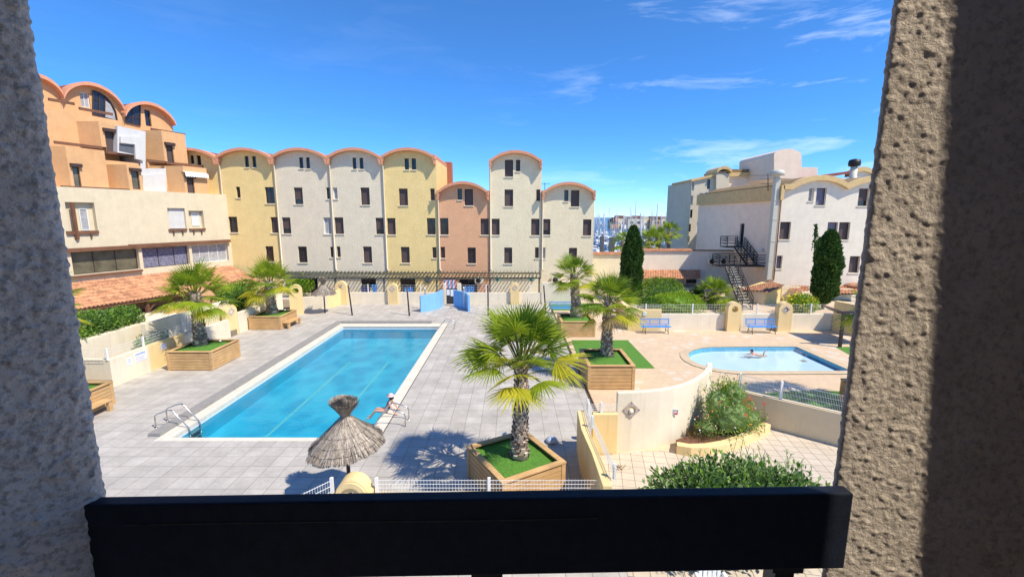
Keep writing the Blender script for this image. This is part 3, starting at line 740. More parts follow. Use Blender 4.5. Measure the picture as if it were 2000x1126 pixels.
# ------------------------------------------------------------------ building helpers
def TF(p0, e, m):
    p0 = Vector(p0); e = Vector((e[0], e[1], 0)).normalized(); m = Vector((m[0], m[1], 0)).normalized()
    return lambda s, z, d=0.0: Vector((p0.x + e.x * s + m.x * d, p0.y + e.y * s + m.y * d, z))
def TY(y): return lambda s, z, d=0.0: Vector((s, y + d, z))
def tbox(mb, T, s0, s1, z0, z1, d0, d1, mi=0):
    mb.hexa([T(s0, z0, d0), T(s1, z0, d0), T(s1, z0, d1), T(s0, z0, d1), T(s0, z1, d0), T(s1, z1, d0), T(s1, z1, d1), T(s0, z1, d1)], mi)
def wall_holes(mb, T, s0, s1, zb, topf, holes, dep=0.2, mi=0, extra=()):
    br = sorted(set([s0, s1] + [h[k] for h in holes for k in (0, 2)] + list(extra)))
    br = [b for b in br if s0 - 1e-6 <= b <= s1 + 1e-6]
    for a, b in zip(br, br[1:]):
        if b - a < 1e-5: continue
        mid = (a + b) / 2; z = zb
        for h in sorted([h for h in holes if h[0] < mid < h[2]], key=lambda h: h[1]):
            if h[1] > z: mb.face([T(a, z), T(b, z), T(b, h[1]), T(a, h[1])], mi)
            z = h[3]
        mb.face([T(a, z), T(b, z), T(b, topf(b)), T(a, topf(a))], mi)
    for h in holes:
        a, z0, b, z1 = h[:4]
        for p, q in (((a, z0), (b, z0)), ((b, z0), (b, z1)), ((b, z1), (a, z1)), ((a, z1), (a, z0))):
            mb.face([T(*p, 0), T(*q, 0), T(*q, dep), T(*p, dep)], mi)
WST = {'g': ('darkglass', 'winframe'), 's': ('shutter', 'winframe'), 'c': ('curtain', 'whiteframe'), 'w': ('shutterw', 'whiteframe'), 'l': ('lilac', 'winframe'), 'o': ('olive', 'winframe'), 'h': (None, 'winframe')}
def window(T, h, kind, parent, dep=0.2, sill=True, mull=None, silm='reveal'):
    a, z0, b, z1 = h[:4]
    pm, fm = WST[kind]
    mb = MB(); f = 0.05
    tbox(mb, T, a, a + f, z0, z1, dep - .05, dep + .01); tbox(mb, T, b - f, b, z0, z1, dep - .05, dep + .01)
    tbox(mb, T, a + f, b - f, z0, z0 + f, dep - .05, dep + .01); tbox(mb, T, a + f, b - f, z1 - f, z1, dep - .05, dep + .01)
    if kind in 'gco' and b - a > 0.6 and mull is None: mull = [0.5]
    for k in (mull or []):
        c = a + (b - a) * k; tbox(mb, T, c - .02, c + .02, z0 + f, z1 - f, dep - .04, dep + .01)
    w = mb.build('window', MT[fm], parent)
    WLOC[w.name] = WLOC[parent.name]
    mb = MB()
    if kind == 'h':
        zz = z0 + (z1 - z0) * 0.3
        mb.face([T(a, z0, dep), T(b, z0, dep), T(b, zz, dep), T(a, zz, dep)], 0)
        tbox(mb, T, a + f, b - f, zz, z1 - f, dep - .045, dep - .02, 1)
        mb.build('pane', [MT['darkglass'], MT['shutter']], w)
    else:
        mb.face([T(a, z0, dep), T(b, z0, dep), T(b, z1, dep), T(a, z1, dep)])
        mb.build('shutter' if kind in 'sw' else 'pane', MT[pm], w)
    if sill:
        mb = MB(); tbox(mb, T, a - .06, b + .06, z0 - .09, z0 - .003, -.07, dep - .06)
        mb.build('sill', MT[silm], w)
    return w
def tileroof(e0, e1, r1, r0, pitch=0.24, lap=0.4, m='rooftile', amp=0.045, th=0.07):
    # corrugated clay tile roof: eave e0->e1, ridge r0->r1
    e0, e1, r0, r1 = [Vector(q) for q in (e0, e1, r0, r1)]
    n = max(3, int((e1 - e0).length / pitch)); rows = max(2, int((r0 - e0).length / lap))
    nrm = (e1 - e0).cross(r0 - e0).normalized()
    if nrm.z < 0: nrm = -nrm
    mb = MB(); SEG = 5
    for j in range(rows):
        t0, t1 = j / rows, (j + 1) / rows
        pr = None
        for i in range(n * SEG + 1):
            s = i / (n * SEG); ph = (i % SEG) / SEG
            hgt = amp * (math.cos(2 * math.pi * ph))
            jit = 0.0
            a = e0.lerp(e1, s).lerp(r0.lerp(r1, s), t0) + nrm * (hgt + 0.03)
            b = e0.lerp(e1, s).lerp(r0.lerp(r1, s), t1) + nrm * (hgt * .9)
            ia, ib = mb.vert(a), mb.vert(b); ic = mb.vert(a - nrm * 0.05)
            if pr: mb.idx([pr[0], ia, ib, pr[1]], 0, True); mb.idx([pr[2], ic, ia, pr[0]], 0)
            pr = (ia, ib, ic)
    return mb, nrm
def arch_top(s0, s1, zs, rise):
    c = (s0 + s1) / 2; w = (s1 - s0) / 2; Rr = (w * w + rise * rise) / (2 * rise); zc = zs + rise - Rr
    return lambda s: zc + math.sqrt(max(0, Rr * Rr - (s - c) ** 2))

# ------------------------------------------------------------------ the row of vaulted town houses across the pool
YF = 43.0
def Zp(ox, oy, sc_): return lambda x, y: (ox + x / sc_, oy + y / sc_)
z3 = Zp(360, 260, 3.7525); z4 = Zp(740, 260, 3.3114)
def hole(zz, r, y=YF):
    (u0, v0), (u1, v1) = zz(r[0], r[1]), zz(r[2], r[3])
    a, b = DY(u0, v0, y), DY(u1, v1, y); c, d = DY(u0, v1, y), DY(u1, v0, y)
    x0 = (a.x + c.x) / 2; x1 = (b.x + d.x) / 2
    return (x0, (c.z + b.z) / 2, x1, (a.z + d.z) / 2)
FX = lambda u: DY(u, 400, YF).x
FZ = lambda v: DY(1000, v, YF).z
bays = [
 ('yellow', 330, 436, 290, 312, 'pale yellow vaulted town house half hidden by the orange terraced block', z3, [(42, 163, 70, 225, 'g'), (90, 163, 122, 235, 'g')]),
 ('yellow', 436, 541, 290, 312, 'pale yellow vaulted town house behind the far left palm', z3, [(443, 168, 472, 250, 'g'), (498, 168, 526, 250, 'g'), (380, 393, 410, 473, 'g'), (593, 395, 660, 515, 'g'), (326, 612, 390, 727, 'g'), (635, 615, 690, 730, 's'), (597, 828, 655, 940, 'g')]),
 ('offwhite', 541, 647.5, 290, 312, 'off-white vaulted town house right beside the yellow ones on the left', z3, [(842, 177, 871, 258, 'g'), (893, 177, 920, 260, 'g'), (805, 398, 868, 520, 'h'), (1042, 398, 1068, 482, 'g'), (718, 617, 780, 735, 'h'), (1022, 617, 1076, 738, 'c'), (835, 830, 900, 948, 'g'), (1070, 832, 1092, 910, 'g')]),
 ('offwhite', 647.5, 750, 290, 312, 'off-white vaulted town house between another off-white one and the tall yellow one', z3, [(1233, 180, 1260, 263, 'g'), (1285, 180, 1312, 263, 'g'), (1090, 398, 1122, 482, 'c'), (1293, 398, 1358, 525, 's'), (1102, 617, 1167, 738, 's'), (1403, 620, 1462, 740, 'h'), (1118, 830, 1145, 908, 's'), (1312, 830, 1375, 950, 's')]),
 ('yellow', 750, 854, 290, 312, 'yellow vaulted town house next to the lower orange one', z4, [(166, 163, 194, 236, 'g'), (212, 163, 240, 236, 'g'), (130, 358, 187, 467, 's'), (333, 358, 361, 433, 's'), (54, 549, 108, 655, 's'), (311, 549, 366, 655, 'g'), (143, 735, 199, 838, 's'), (346, 737, 372, 807, 's')]),
 ('orange', 854.5, 955.5, 355, 381, 'lower terracotta orange vaulted town house', z4, [(509, 359, 538, 431, 'g'), (555, 361, 609, 467, 's'), (396, 549, 450, 656, 'g'), (658, 552, 710, 657, 's'), (400, 735, 428, 807, 's'), (574, 739, 627, 842, 'g')]),
 ('cream', 956, 1057.5, 295, 321, 'tall narrow cream vaulted town house right of the orange one', z4, [(815, 172, 868, 282, 's'), (887, 172, 914, 247, 's'), (813, 364, 868, 472, 's'), (1018, 364, 1043, 438, 's'), (730, 553, 781, 658, 's'), (985, 553, 1038, 660, 's'), (811, 739, 862, 842, 's'), (1010, 738, 1034, 808, 's')]),
 ('cream', 1058, 1161, 356, 381, 'low cream vaulted town house at the right end of the row', z4, [(1199, 367, 1226, 440, 'g'), (1242, 369, 1296, 474, 's'), (1056, 555, 1109, 657, 'h'), (1320, 557, 1374, 662, 's'), (1052, 738, 1078, 810, 'c'), (1229, 741, 1281, 840, 's')]),
]
shop = {2: [(575, 543, 622, 574, 'g'),], 3: [(705, 544, 735, 562, 'g')], 4: [(781, 543, 812, 570, 'g')], 5: [(867, 545, 890, 571, 'g'), (897, 545, 932, 572, 'g')], 6: [], 7: []}
for k, (mn, u0, u1, vc, vsp, lab, zz, wins) in enumerate(bays):
    x0, x1 = FX(u0), FX(u1)
    zs = FZ(vsp); rise = FZ(vc) - zs - 0.22
    t = thing('town_house', ((x0 + x1) / 2, YF, 0), lab, 'house', 'vaulted town houses across the pool')
    T = TY(YF); top = arch_top(x0, x1, zs, rise)
    hs_ = []
    for w in wins:
        h = hole(zz, w[:4]); hs_.append((max(h[0], x0 + .03), h[1], min(h[2], x1 - .03), h[3], w[4]))
    for w in shop.get(k, []):
        a, b = DY(w[0], w[1], YF), DY(w[2], w[3], YF); hs_.append((max(a.x, x0 + .2), max(0.12, b.z), min(b.x, x1 - .2), a.z, w[4]))
    smp = [x0 + (x1 - x0) * i / 20 for i in range(21)]
    mb = MB()
    wall_holes(mb, T, x0, x1, -0.2, top, hs_, 0.2, extra=smp)
    DEP = 11.0
    for x in (x0, x1): mb.face([(x, YF, -0.2), (x, YF + DEP, -0.2), (x, YF + DEP, zs), (x, YF, zs)])
    mb.face([(x0, YF + DEP, -.2), (x1, YF + DEP, -.2)] + [(s, YF + DEP, top(s)) for s in smp[::-1]])
    mb.build('wall', MT[mn], t, fix=False)
    for h in hs_: window(T, h, h[4], t)
    # vault skin and its projecting salmon rim
    mb = MB()
    for a, b in zip(smp, smp[1:]):
        mb.face([(a, YF - .1, top(a) + .2), (b, YF - .1, top(b) + .2), (b, YF + DEP, top(b) + .2), (a, YF + DEP, top(a) + .2)], 0, True)
        mb.face([(a, YF + DEP, top(a)), (b, YF + DEP, top(b)), (b, YF + DEP, top(b) + .2), (a, YF + DEP, top(a) + .2)], 0)
    mb.build('roof', MT['redroof'], t, fix=False)
    mb = MB(); OV = 0.58; g = 0.012
    for a, b in zip(smp, smp[1:]):
        c = [(a, top(a) - .02), (b, top(b) - .02), (b, top(b) + .235), (a, top(a) + .235)]
        mb.prism([(x, YF - OV, z) for x, z in c], (0, OV - .01 + .3, 0))
    # corbel at each springing
    for x, sg in ((x0, 1), (x1, -1)):
        mb.prism([(x + sg * g, YF - OV + .02, zs + .05), (x + sg * .30, YF - OV + .02, zs + .12), (x + sg * .13, YF - OV + .02, zs - .45), (x + sg * g, YF - OV + .02, zs - .5)], (0, OV - .04, 0))
    for x, sg in ((x0, 1), (x1, -1)):
        if (k in (5, 6, 7)) or (k == 4 and sg == -1):
            mb.box(min(x + sg * g, x - sg * .0 + sg * .14), max(x + sg * g, x + sg * .14), YF - OV - .02, YF + DEP, zs - .05, zs + .42)
    mb.build('roof_rim', MT['salmon'], t, fix=True)
    mb = MB(); mb.tube([(x0 + .06, YF - .3, zs - .2), (x0 + .08, YF - .12, zs - .6), (x0 + .08, YF - .1, 2.5), (x0 + .3, YF - .25, 2.3)], 0.075, 8)
    mb.build('downpipe', MT['pipe'], t)
# roof gear on top of the row
p = DY(866, 352, 50)
mb = MB(); mb.box(p.x - .7, p.x + .9, 50, 51.2, FZ(360), DY(866, 316, 50).z)
tag(mb.build('brick_chimney', plain('red_brick', (0.42, 0.15, 0.09), 0.9, 0.3, 12), loc=(p.x, 50, FZ(360)), bevel=.03), 'red brick chimney block behind the yellow town house gable', 'chimney')
for u, v0, v1, l, y in ((845, 312, 305, 'small antenna on the yellow house valley', 44), (1064, 372, 357, 'tv antenna between the tall and the low cream house', 44.5)):
    a, b = DY(u, v0, y), DY(u, v1, y)
    mb = MB(); mb.tube([a - Vector((0, 0, .6)), b], 0.03, 6); mb.bar(b + Vector((-.4, 0, -.1)), b + Vector((.5, 0, -.1)), .03, .03); mb.bar(b + Vector((0, -.3, -.15)), b + Vector((0, .3, -.15)), .03, .03)
    tag(mb.build('antenna', MT['blackmetal'], loc=a), l, 'antenna')
# pergola in front of the ground floors
pg = thing('pergola', (FX(800), 41.3, 0), 'long grey-green slatted pergola along the ground floors of the town houses', 'pergola')
yb, yf = YF - .06, 40.6
zb, zf_ = DY(1000, 530, yb).z, DY(1000, 540, yf).z
xl, xrr = DY(556, 535, 42).x, DY(1054, 535, 42).x
mb = MB(); n = int((xrr - xl) / 0.34)
for i in range(n + 1):
    x = xl + (xrr - xl) * i / n + rng.uniform(-.02, .02)
    mb.bar((x, yb, zb), (x, yf - .25, zf_ - .03), 0.06, 0.12)
mb.build('slats', MT['pergola'], pg)
mb = MB(); mb.box(xl, xrr, yf, yf + .1, zf_ - .2, zf_ - .075); mb.box(xl, xrr, yb - .25, yb - .17, zb - .19, zb - .08); mb.build('beam', MT['pergola'], pg)
for u in (655, 750, 853, 957, 1053):
    x = DY(u, 560, yf).x; mb = MB(); mb.box(x - .07, x + .07, yf - .02, yf + .12, 0, zf_ - .2); mb.build('post', MT['pergola'], pg)
# ground floor bits seen over the rear wall
def at(u, v, y): return DY(u, v, y)
p = at(890, 551, YF - .3)
mb = MB()
for i in range(9):
    x0_, x1_ = at(867, 551, YF - .4).x, at(890, 551, YF - .4).x
    mb.box(x0_ + (x1_ - x0_) * i / 9, x0_ + (x1_ - x0_) * (i + 1) / 9, YF - .42, YF - .38, at(0, 569, YF).z, at(0, 545, YF).z, i % 3)
tag(mb.build('striped_blind', [MT['bluewall'], MT['paper'], MT['pinksuit']], loc=p), 'blue white and pink striped blind beside the pool gate', 'blind')
def ac(u, v, y, s, l):
    c = at(u, v, y); t = thing('air_conditioner', c, l, 'air conditioner', 'outdoor air conditioner units')
    mb = MB(); mb.box(c.x - s, c.x + s, y - .15, y + .15, c.z - s * .75, c.z + s * .75); mb.build('case', MT['reveal'], t, bevel=.02)
    mb = MB(); mb.lathe([(s * .58, 0), (s * .55, .02), (.02, .02)], (0, 0, 0), 16); mb.v = [(c.x - s * .2 + a, y - .155 - d, c.z + b) for a, b, d in mb.v]; mb.build('fan_grille', MT['blackmetal'], t)
ac(936, 547, YF - .25, .42, 'air conditioner with dark fan under the pergola of the orange house')
ac(1086, 546, YF - .25, .45, 'pale air conditioner with dark fan on the low cream house right of the pergola')
for u, l in ((972, 'left teal hanging pot under the pergola'), (1038, 'right teal hanging pot under the pergola')):
    c = at(u, 546, 41.2); mb = MB(); mb.lathe([(.02, -.18), (.13, -.1), (.2, .12), (.17, .12), (.1, -.05)], c, 10); mb.tube([c + Vector((0, 0, .1)), c + Vector((0, 0, .6))], .01, 4)
    tag(mb.build('hanging_pot', MT['teal'], loc=c), l, 'pot')
c = at(836, 546, YF - .06); mb = MB(); mb.lathe([(.33, 0), (.33, .05), (.28, .06), (.02, .06)], (0, 0, 0), 20); mb.v = [(c.x + a, c.y - d, c.z + b) for a, b, d in mb.v]
tag(mb.build('round_plate', [MT['glassgrey']], loc=c), 'round grey wall plate under the pergola of the yellow house', 'plate')
for (u0, u1, v0, v1, m, l) in ((705, 722, 559, 569, 'navy', 'blue cloth draped over a chair under the pergola'), (726, 736, 556, 569, 'bluebench', 'bright blue cloth under the pergola beside the other blue one'), (790, 806, 561, 570, 'bluebench', 'blue folded sunbed under the yellow house pergola'), (908, 926, 559, 570, 'bluebench', 'blue patterned screen under the orange house pergola')):
    a, b = at(u0, v0, 41.8), at(u1, v1, 41.8)
    mb = MB(); n = 6
    for i in range(n):
        xa, xb = a.x + (b.x - a.x) * i / n, a.x + (b.x - a.x) * (i + 1) / n; dz = .06 * math.sin(i * 2.1); dy = .08 * (i % 2)
        mb.hexa([(xa, 41.8 + dy, 0), (xb, 41.8 + .08 - dy, 0), (xb, 41.95, 0), (xa, 41.95, 0), (xa, 41.85 + dy, a.z + dz), (xb, 41.85, a.z - dz), (xb, 41.95, a.z - dz), (xa, 41.95, a.z + dz)])
    tag(mb.build('cloth', MT[m], loc=(a.x, 41.8, 0)), l, 'cloth')

# ------------------------------------------------------------------ the terraced block on the left
P0 = DY(446, 423, YF); P0.z = 0
ED = Vector((0.374, 1, 0)).normalized(); NO = Vector((ED.y, -ED.x, 0)); IN = -NO
zA = Zp(60, 130, 3.2175); zB = Zp(120, 420, 2.816)
def LP(uv, o): return PLN(uv[0], uv[1], P0 + NO * o, NO)
def lsz(uv, o):
    p = LP(uv, o); return ((p - P0).dot(ED), p.z)
TL = lambda o: (lambda s, z, d=0.0: P0 + NO * (o - d) + ED * s + Vector((0, 0, z)))
lb = thing('apartment_block', P0 + ED * -8, 'terraced apartment block on the left in orange cream and white with vaulted top floor', 'apartment block')
def lprism(name, pts, o, back, m, parent=lb):
    mb = MB(); q = [LP(p, o) for p in pts]; mb.prism(q, IN * back)
    r = mb.build(name, MT[m], parent); WLOC[r.name] = WLOC[parent.name]; return r
S0 = -26.0
zc_top = 9.55
# lower storeys, o = 0
h_strip = []
sA, zA0 = lsz(zB(60, 335), 0); 
def rct(zz, a, b, o):   # two opposite pixel corners -> (s0,z0,s1,z1)
    s0, z1 = lsz(zz(*a), o); s1, z0 = lsz(zz(*b), o); return (s0, z0, s1, z1)
zst1 = lsz(zB(445, 182), 0)[1]; zst0 = lsz(zB(575, 282), 0)[1]
def sA_(x, y): return lsz(zB(x, y), 0)[0]
strip = [(sA_(60, 270), zst0, sA_(430, 250), zst1, 'o', [.33, .66]), (sA_(448, 240), zst0, sA_(705, 220), zst1, 'l', [.36, .7]), (sA_(718, 200), zst0, sA_(918, 200), zst1, 'c', [.25, .5, .75])]
T0 = TL(0)
holesL = [s for s in strip]
nw1 = rct(zA, (213, 850), (425, 1045), 0); nw2 = rct(zA, (858, 888), (982, 1020), 0); nw3 = rct(zA, (990, 905), (1095, 1018), 0)
mb = MB(); wall_holes(mb, T0, S0, 0.0, 0.2, lambda s: zc_top, holesL + [nw1, nw2, nw3], 0.35)
mb.face([T0(S0, zc_top, 0), T0(0, zc_top, 0), T0(0, zc_top, 9), T0(S0, zc_top, 9)])
mb.face([T0(S0, .2, 0), T0(S0, .2, 9), T0(S0, zc_top, 9), T0(S0, zc_top, 0)])
mb.build('wall', MT['creamleft'], lb, fix=False)
for s in strip: window(T0, s, s[4], lb, 0.35, False, s[5])
# niches of the cream storey
for h in (nw1, nw2, nw3):
    mb = MB(); mb.face([T0(h[0], h[1], .35), T0(h[2], h[1], .35), T0(h[2], h[3], .35), T0(h[0], h[3], .35)])
    mb.build('niche_back', MT['white' if h is nw2 else 'creamleft'], lb, fix=False)
wa = rct(zA, (315, 893), (388, 1028), .0); TN = TL(.02 - .33)
window(TN, wa, 'c', lb, .02, False); wb = rct(zA, (1020, 915), (1078, 1000), 0); window(TN, wb, 'w', lb, .02, False)
def rail(pa, pb, o, zz=zA, th=.2, w=.12, nm='timber_rail', posts=True):
    a, b = LP(zz(*pa), o), LP(zz(*pb), o)
    z = (a.z + b.z) / 2; a.z = z; b.z = z
    mb = MB(); mb.bar(a, b, w, th)
    L = (b - a).length; n = max(2, int(L / 1.3) + 1)
    if posts:
        for i in range(n): q = a.lerp(b, (i + .5) / n); mb.box(q.x - .04, q.x + .04, q.y - .04, q.y + .04, q.z - .42, q.z - th / 2)
    mb.build(nm, MT['timber'], lb)
rail((225, 1042), (427, 1042), .08, th=.24); rail((868, 1026), (982, 1026), .08, th=.17); rail((998, 1022), (1098, 1022), .08, th=.17)
rail((620, 1126), (1250, 1096), .14, th=.26, w=.3, posts=False)
a, b = LP(zB(40, 210), .14), LP(zB(300, 194), .14)
mb = MB(); zt = (zst1 + .16); mb.bar(T0(S0, zt, -.13), T0(sA_(620, 170), zt, -.13), .28, .26); mb.build('timber_beam', MT['timber'], lb)
mb = MB(); mb.bar(T0(S0, zst0 - .12, -.1), T0(sA_(440, 305), zst0 - .12, -.1), .24, .16); mb.build('timber_sill', MT['timber'], lb)
pc = rct(zA, (250, 855), (300, 1060), .1)
mb = MB(); q = T0((pc[0] + pc[2]) / 2, 0, -.08); mb.box(q.x - .09, q.x + .09, q.y - .09, q.y + .09, pc[1] - .3, pc[3]); mb.build('timber_post', MT['timber'], lb)
# upper storeys
O2, O3, O4 = -1.9, -3.8, -5.6
z2t = lsz(zA(600, 600), O2)[1]; z3t = lsz(zA(500, 330), O3)[1]
mb = MB(); tbox(mb, TL(O2), S0, lsz(zA(690, 700), O2)[0], zc_top - .3, z2t, 0, 7.5)
mb.build('wall', MT['apricot'], lb)
mb = MB(); tbox(mb, TL(O2), lsz(zA(850, 700), O2)[0], -0.25, zc_top - .3, lsz(zA(1000, 640), O2)[1], 0, 7.5); mb.build('wall', MT['apricot'], lb)
mb = MB(); tbox(mb, TL(O3), S0, lsz(zA(545, 480), O3)[0], z2t - .3, z3t, 0, 6.5); mb.build('wall', MT['apricot'], lb)
mb = MB(); tbox(mb, TL(O3), lsz(zA(720, 500), O3)[0], lsz(zA(978, 540), O3)[0], z2t - .3, lsz(zA(900, 430), O3)[1], 0, 6.5); mb.build('wall', MT['apricot'], lb)
# white stair strip between
lprism('wall', [zA(545, 372), zA(722, 408), zA(722, 640), zA(850, 640), zA(860, 845), zA(690, 830), zA(690, 560), zA(545, 540)], O2 + .06, 5.5, 'white')
lprism('white_panel', [zA(565, 440), zA(700, 440), zA(708, 590), zA(660, 580), zA(655, 490), zA(565, 478)], O2 + .25, .18, 'white')
lprism('recess_shade_panel', [zA(556, 484), zA(658, 496), zA(658, 552), zA(556, 530)], O2 + .08, .03, 'glassgrey')  # flat dark panel, its colour stands in for shade in the recess
lprism('white_panel', [zA(705, 682), zA(845, 672), zA(845, 800), zA(705, 785)], O2 + .26, .2, 'white')
lprism('white_panel', [zA(864, 888), zA(982, 888), zA(982, 1016), zA(864, 1016)], -.2, .1, 'white')
# saw-tooth bays: textured side faces the camera, window side runs along the block
def sawbay(dl, dr, top, bot, far, o, win=None, kind='s'):
    a = LP(zA(dl, (top + bot) / 2), o); zt_ = LP(zA((dl + dr) / 2, top), o).z; zb_ = LP(zA((dl + dr) / 2, bot), o).z
    # outer corner: same depth y as a, further right
    c = DY(zA(dr, (top + bot) / 2)[0], zA(dr, (top + bot) / 2)[1], a.y)
    out = (c - a).dot(NO)
    sc0 = (c - P0).dot(ED); f = PLN(*zA(far, (top + bot) / 2), c, NO); sf = (f - P0).dot(ED)
    oo = (c - P0).dot(NO)
    Tt = TL(oo)
    hs2 = []
    if win:
        s0, z1 = [(PLN(*zA(win[0], win[1]), c, NO) - P0).dot(ED), PLN(*zA(win[0], win[1]), c, NO).z]
        s1, z0 = [(PLN(*zA(win[2], win[3]), c, NO) - P0).dot(ED), PLN(*zA(win[2], win[3]), c, NO).z]
        z1 = min(z1, zt_ - .12); hs2 = [(max(s0, sc0 + .05), z0, min(s1, sf - .05), z1)]
    mb = MB(); wall_holes(mb, Tt, sc0, sf, zb_, lambda s: zt_, hs2, .18)
    bk = out + 1.5
    a2 = Vector((a.x - 1.5, a.y, 0))
    mb.face([(a2.x, a2.y, zb_), (c.x, c.y, zb_), (c.x, c.y, zt_), (a2.x, a2.y, zt_)])
    e = Tt(sf, 0, bk)
    mb.face([(a2.x, a2.y, zt_), (c.x, c.y, zt_), Tt(sf, zt_), (e.x, e.y, zt_)])
    mb.face([Tt(sf, zb_), (e.x, e.y, zb_), (e.x, e.y, zt_), Tt(sf, zt_)])
    mb.build('bay', MT['apricot'], lb, fix=False)
    if hs2:
        window(Tt, hs2[0], kind, lb, .16, False)
        h = hs2[0]; mb = MB(); tbox(mb, Tt, h[0] - .12, h[2] + .12, h[3] - .02, h[3] + .22, -.22, -.005); mb.build('shutter_box', MT['winframe'], lb)
sawbay(138, 236, 508, 758, 476, O2, (258, 628, 325, 775), 'o')
sawbay(480, 612, 622, 790, 700, O2, (628, 655, 692, 772), 'o')
sawbay(300, 437, 356, 510, 545, O3, (462, 405, 542, 545))
sawbay(722, 832, 412, 600, 978, O3, (848, 492, 905, 610))
sawbay(858, 966, 630, 815, 1112, O2, (978, 700, 1038, 830))
h = rct(zA, (970, 664), (1118, 690), O2 + 1.75)
mb = MB(); Tq = TL(O2 + 1.75)
for i in range(10):
    s0 = h[0] + (h[2] - h[0]) * i / 10; s1 = h[0] + (h[2] - h[0]) * (i + 1) / 10
    mb.face([Tq(s0, h[3] + .35, 1.0), Tq(s1, h[3] + .35, 1.0), Tq(s1, h[3], 0), Tq(s0, h[3], 0)]); mb.face([Tq(s0, h[3], 0), Tq(s1, h[3], 0), Tq(s1, h[3] - .3, -.02), Tq((s0 + s1) / 2, h[3] - .38, -.02), Tq(s0, h[3] - .3, -.02)])
mb.build('awning', MT['whiteframe'], lb, fix=False)
for pa, pb, o in (((110, 200), (275, 240), O3 - .1), ((302, 255), (516, 308), O3 - .1), ((755, 388), (970, 432), O3 - .1), ((145, 465), (450, 520), O2 - .1), ((480, 524), (705, 576), O2 - .1), ((730, 585), (840, 604), O2 + .1), ((850, 604), (1096, 632), O2 + .1), ((190, 752), (622, 780), -.1), ((645, 782), (846, 800), -.1), ((862, 806), (972, 820), -.1), ((984, 815), (1216, 830), -.1)):
    rail(pa, pb, o, posts=o > -1)
# vaulted top floor
T4 = TL(O4)
def vault(pl, pr, pc, wins, first):
    s0, za_ = lsz(zA(*pl), O4); s1, zb_ = lsz(zA(*pr), O4); zcr = lsz(zA(*pc), O4)[1]
    zs = (za_ + zb_) / 2; top = arch_top(s0, s1, zs, zcr - zs - .22)
    smp = [s0 + (s1 - s0) * i / 20 for i in range(21)]
    hs2 = []
    for w in wins:
        r = rct(zA, w[:2], w[2:4], O4); 
        m_ = min(top(r[0] + .05), top(r[2] - .05)) - .12
        hs2.append((r[0], max(r[1], z3t + .05), r[2], min(r[3], m_), w[4]))
    mb = MB(); wall_holes(mb, T4, s0, s1, z3t - 1.2, top, hs2, .2, extra=smp); mb.build('wall', MT['apricot'], lb, fix=False)
    for h in hs2: window(T4, h, h[4], lb, .18, False, [.33, .66] if h[2] - h[0] > 1.6 else None)
    mb = MB(); mr = MB()
    for a, b in zip(smp, smp[1:]):
        mb.prism([T4(a, top(a) - .02, -.55), T4(b, top(b) - .02, -.55), T4(b, top(b) + .24, -.55), T4(a, top(a) + .24, -.55)], IN * .9)
        mr.face([T4(a, top(a) + .2, .2), T4(b, top(b) + .2, .2), T4(b, top(b) + .2, 8), T4(a, top(a) + .2, 8)])
    mb.build('roof_rim', MT['salmon'], lb); mr.build('roof', MT['redroof'], lb, fix=False)
vault((-130, 130), (181, 184), (30, 52), [], True)
vault((182, 182), (570, 300), (315, 95), [(305, 155, 378, 262, 'c')], False)
vault((571, 298), (893, 388), (700, 222), [(712, 270, 762, 378, 'g')], False)
def lunette(pts, bars, o):
    g = lprism('arched_glazing', [zA(*p) for p in pts], o, .05, 'darkglass'); WLOC[g.name] = WLOC[lb.name]
    mb = MB(); n = len(pts)
    for a, b in zip(pts, pts[1:] + pts[:1]): mb.bar(LP(zA(*a), o + .03), LP(zA(*b), o + .03), .06, .07)
    for a, b in bars: mb.bar(LP(zA(*a), o + .03), LP(zA(*b), o + .03), .05, .06)
    mb.build('glazing_bars', MT['winframe'], g)
    return g
lunette([(390, 150), (430, 163), (468, 188), (505, 228), (533, 280), (545, 345), (466, 322), (390, 300)], [((430, 163), (430, 311)), ((466, 188), (466, 322)), ((430, 215), (390, 200))], O4 + .06)
cu = lprism('pale_blind', [zA(470, 215), zA(500, 238), zA(524, 285), zA(534, 335), zA(470, 318)], O4 + .075, .008, 'curtain')
lunette([(600, 290), (612, 268), (640, 250), (688, 240), (688, 372), (600, 352)], [((640, 250), (640, 362)), ((600, 318), (688, 322))], O4 + .06)
mb = MB(); tbox(mb, TL(O3 - .15), S0, lsz(zA(545, 330), O3 - .15)[0], z3t - .5, z3t + .02, 0, 5); mb.build('terrace_parapet', MT['apricot'], lb)
# clay tile lean-to along the foot of the block
rt = thing('lean_to_roof', P0 + ED * -6 + NO * 2, 'long orange clay tiled lean-to roof along the foot of the left block', 'roof')
zr = lsz(zB(500, 322), 0.02)[1]
ev0, ev1 = zB(95, 522), zB(1015, 345)
OE = 3.3
ze = LP(zB(330, 478), OE).z
s_end = -0.3
e0 = P0 + NO * OE + ED * S0; e1 = P0 + NO * OE + ED * (s_end + 0.2); r0 = P0 + NO * .02 + ED * S0; r1 = P0 + NO * .02 + ED * s_end
for q, z in ((e0, ze), (e1, ze), (r0, zr), (r1, zr)): q.z = z
mb, nr = tileroof(e0, e1, r1, r0); mb.build('clay_tiles', MT['rooftile'], rt, fix=False)
mb = MB(); mb.bar(e0 + IN * .12 - Vector((0, 0, .16)), e1 + IN * .12 - Vector((0, 0, .16)), .12, .16)
mb.face([e0 - Vector((0, 0, .07)), e1 - Vector((0, 0, .07)), r1 - Vector((0, 0, .07)), r0 - Vector((0, 0, .07))])
mb.build('timber_edge', MT['timber'], rt, fix=False)
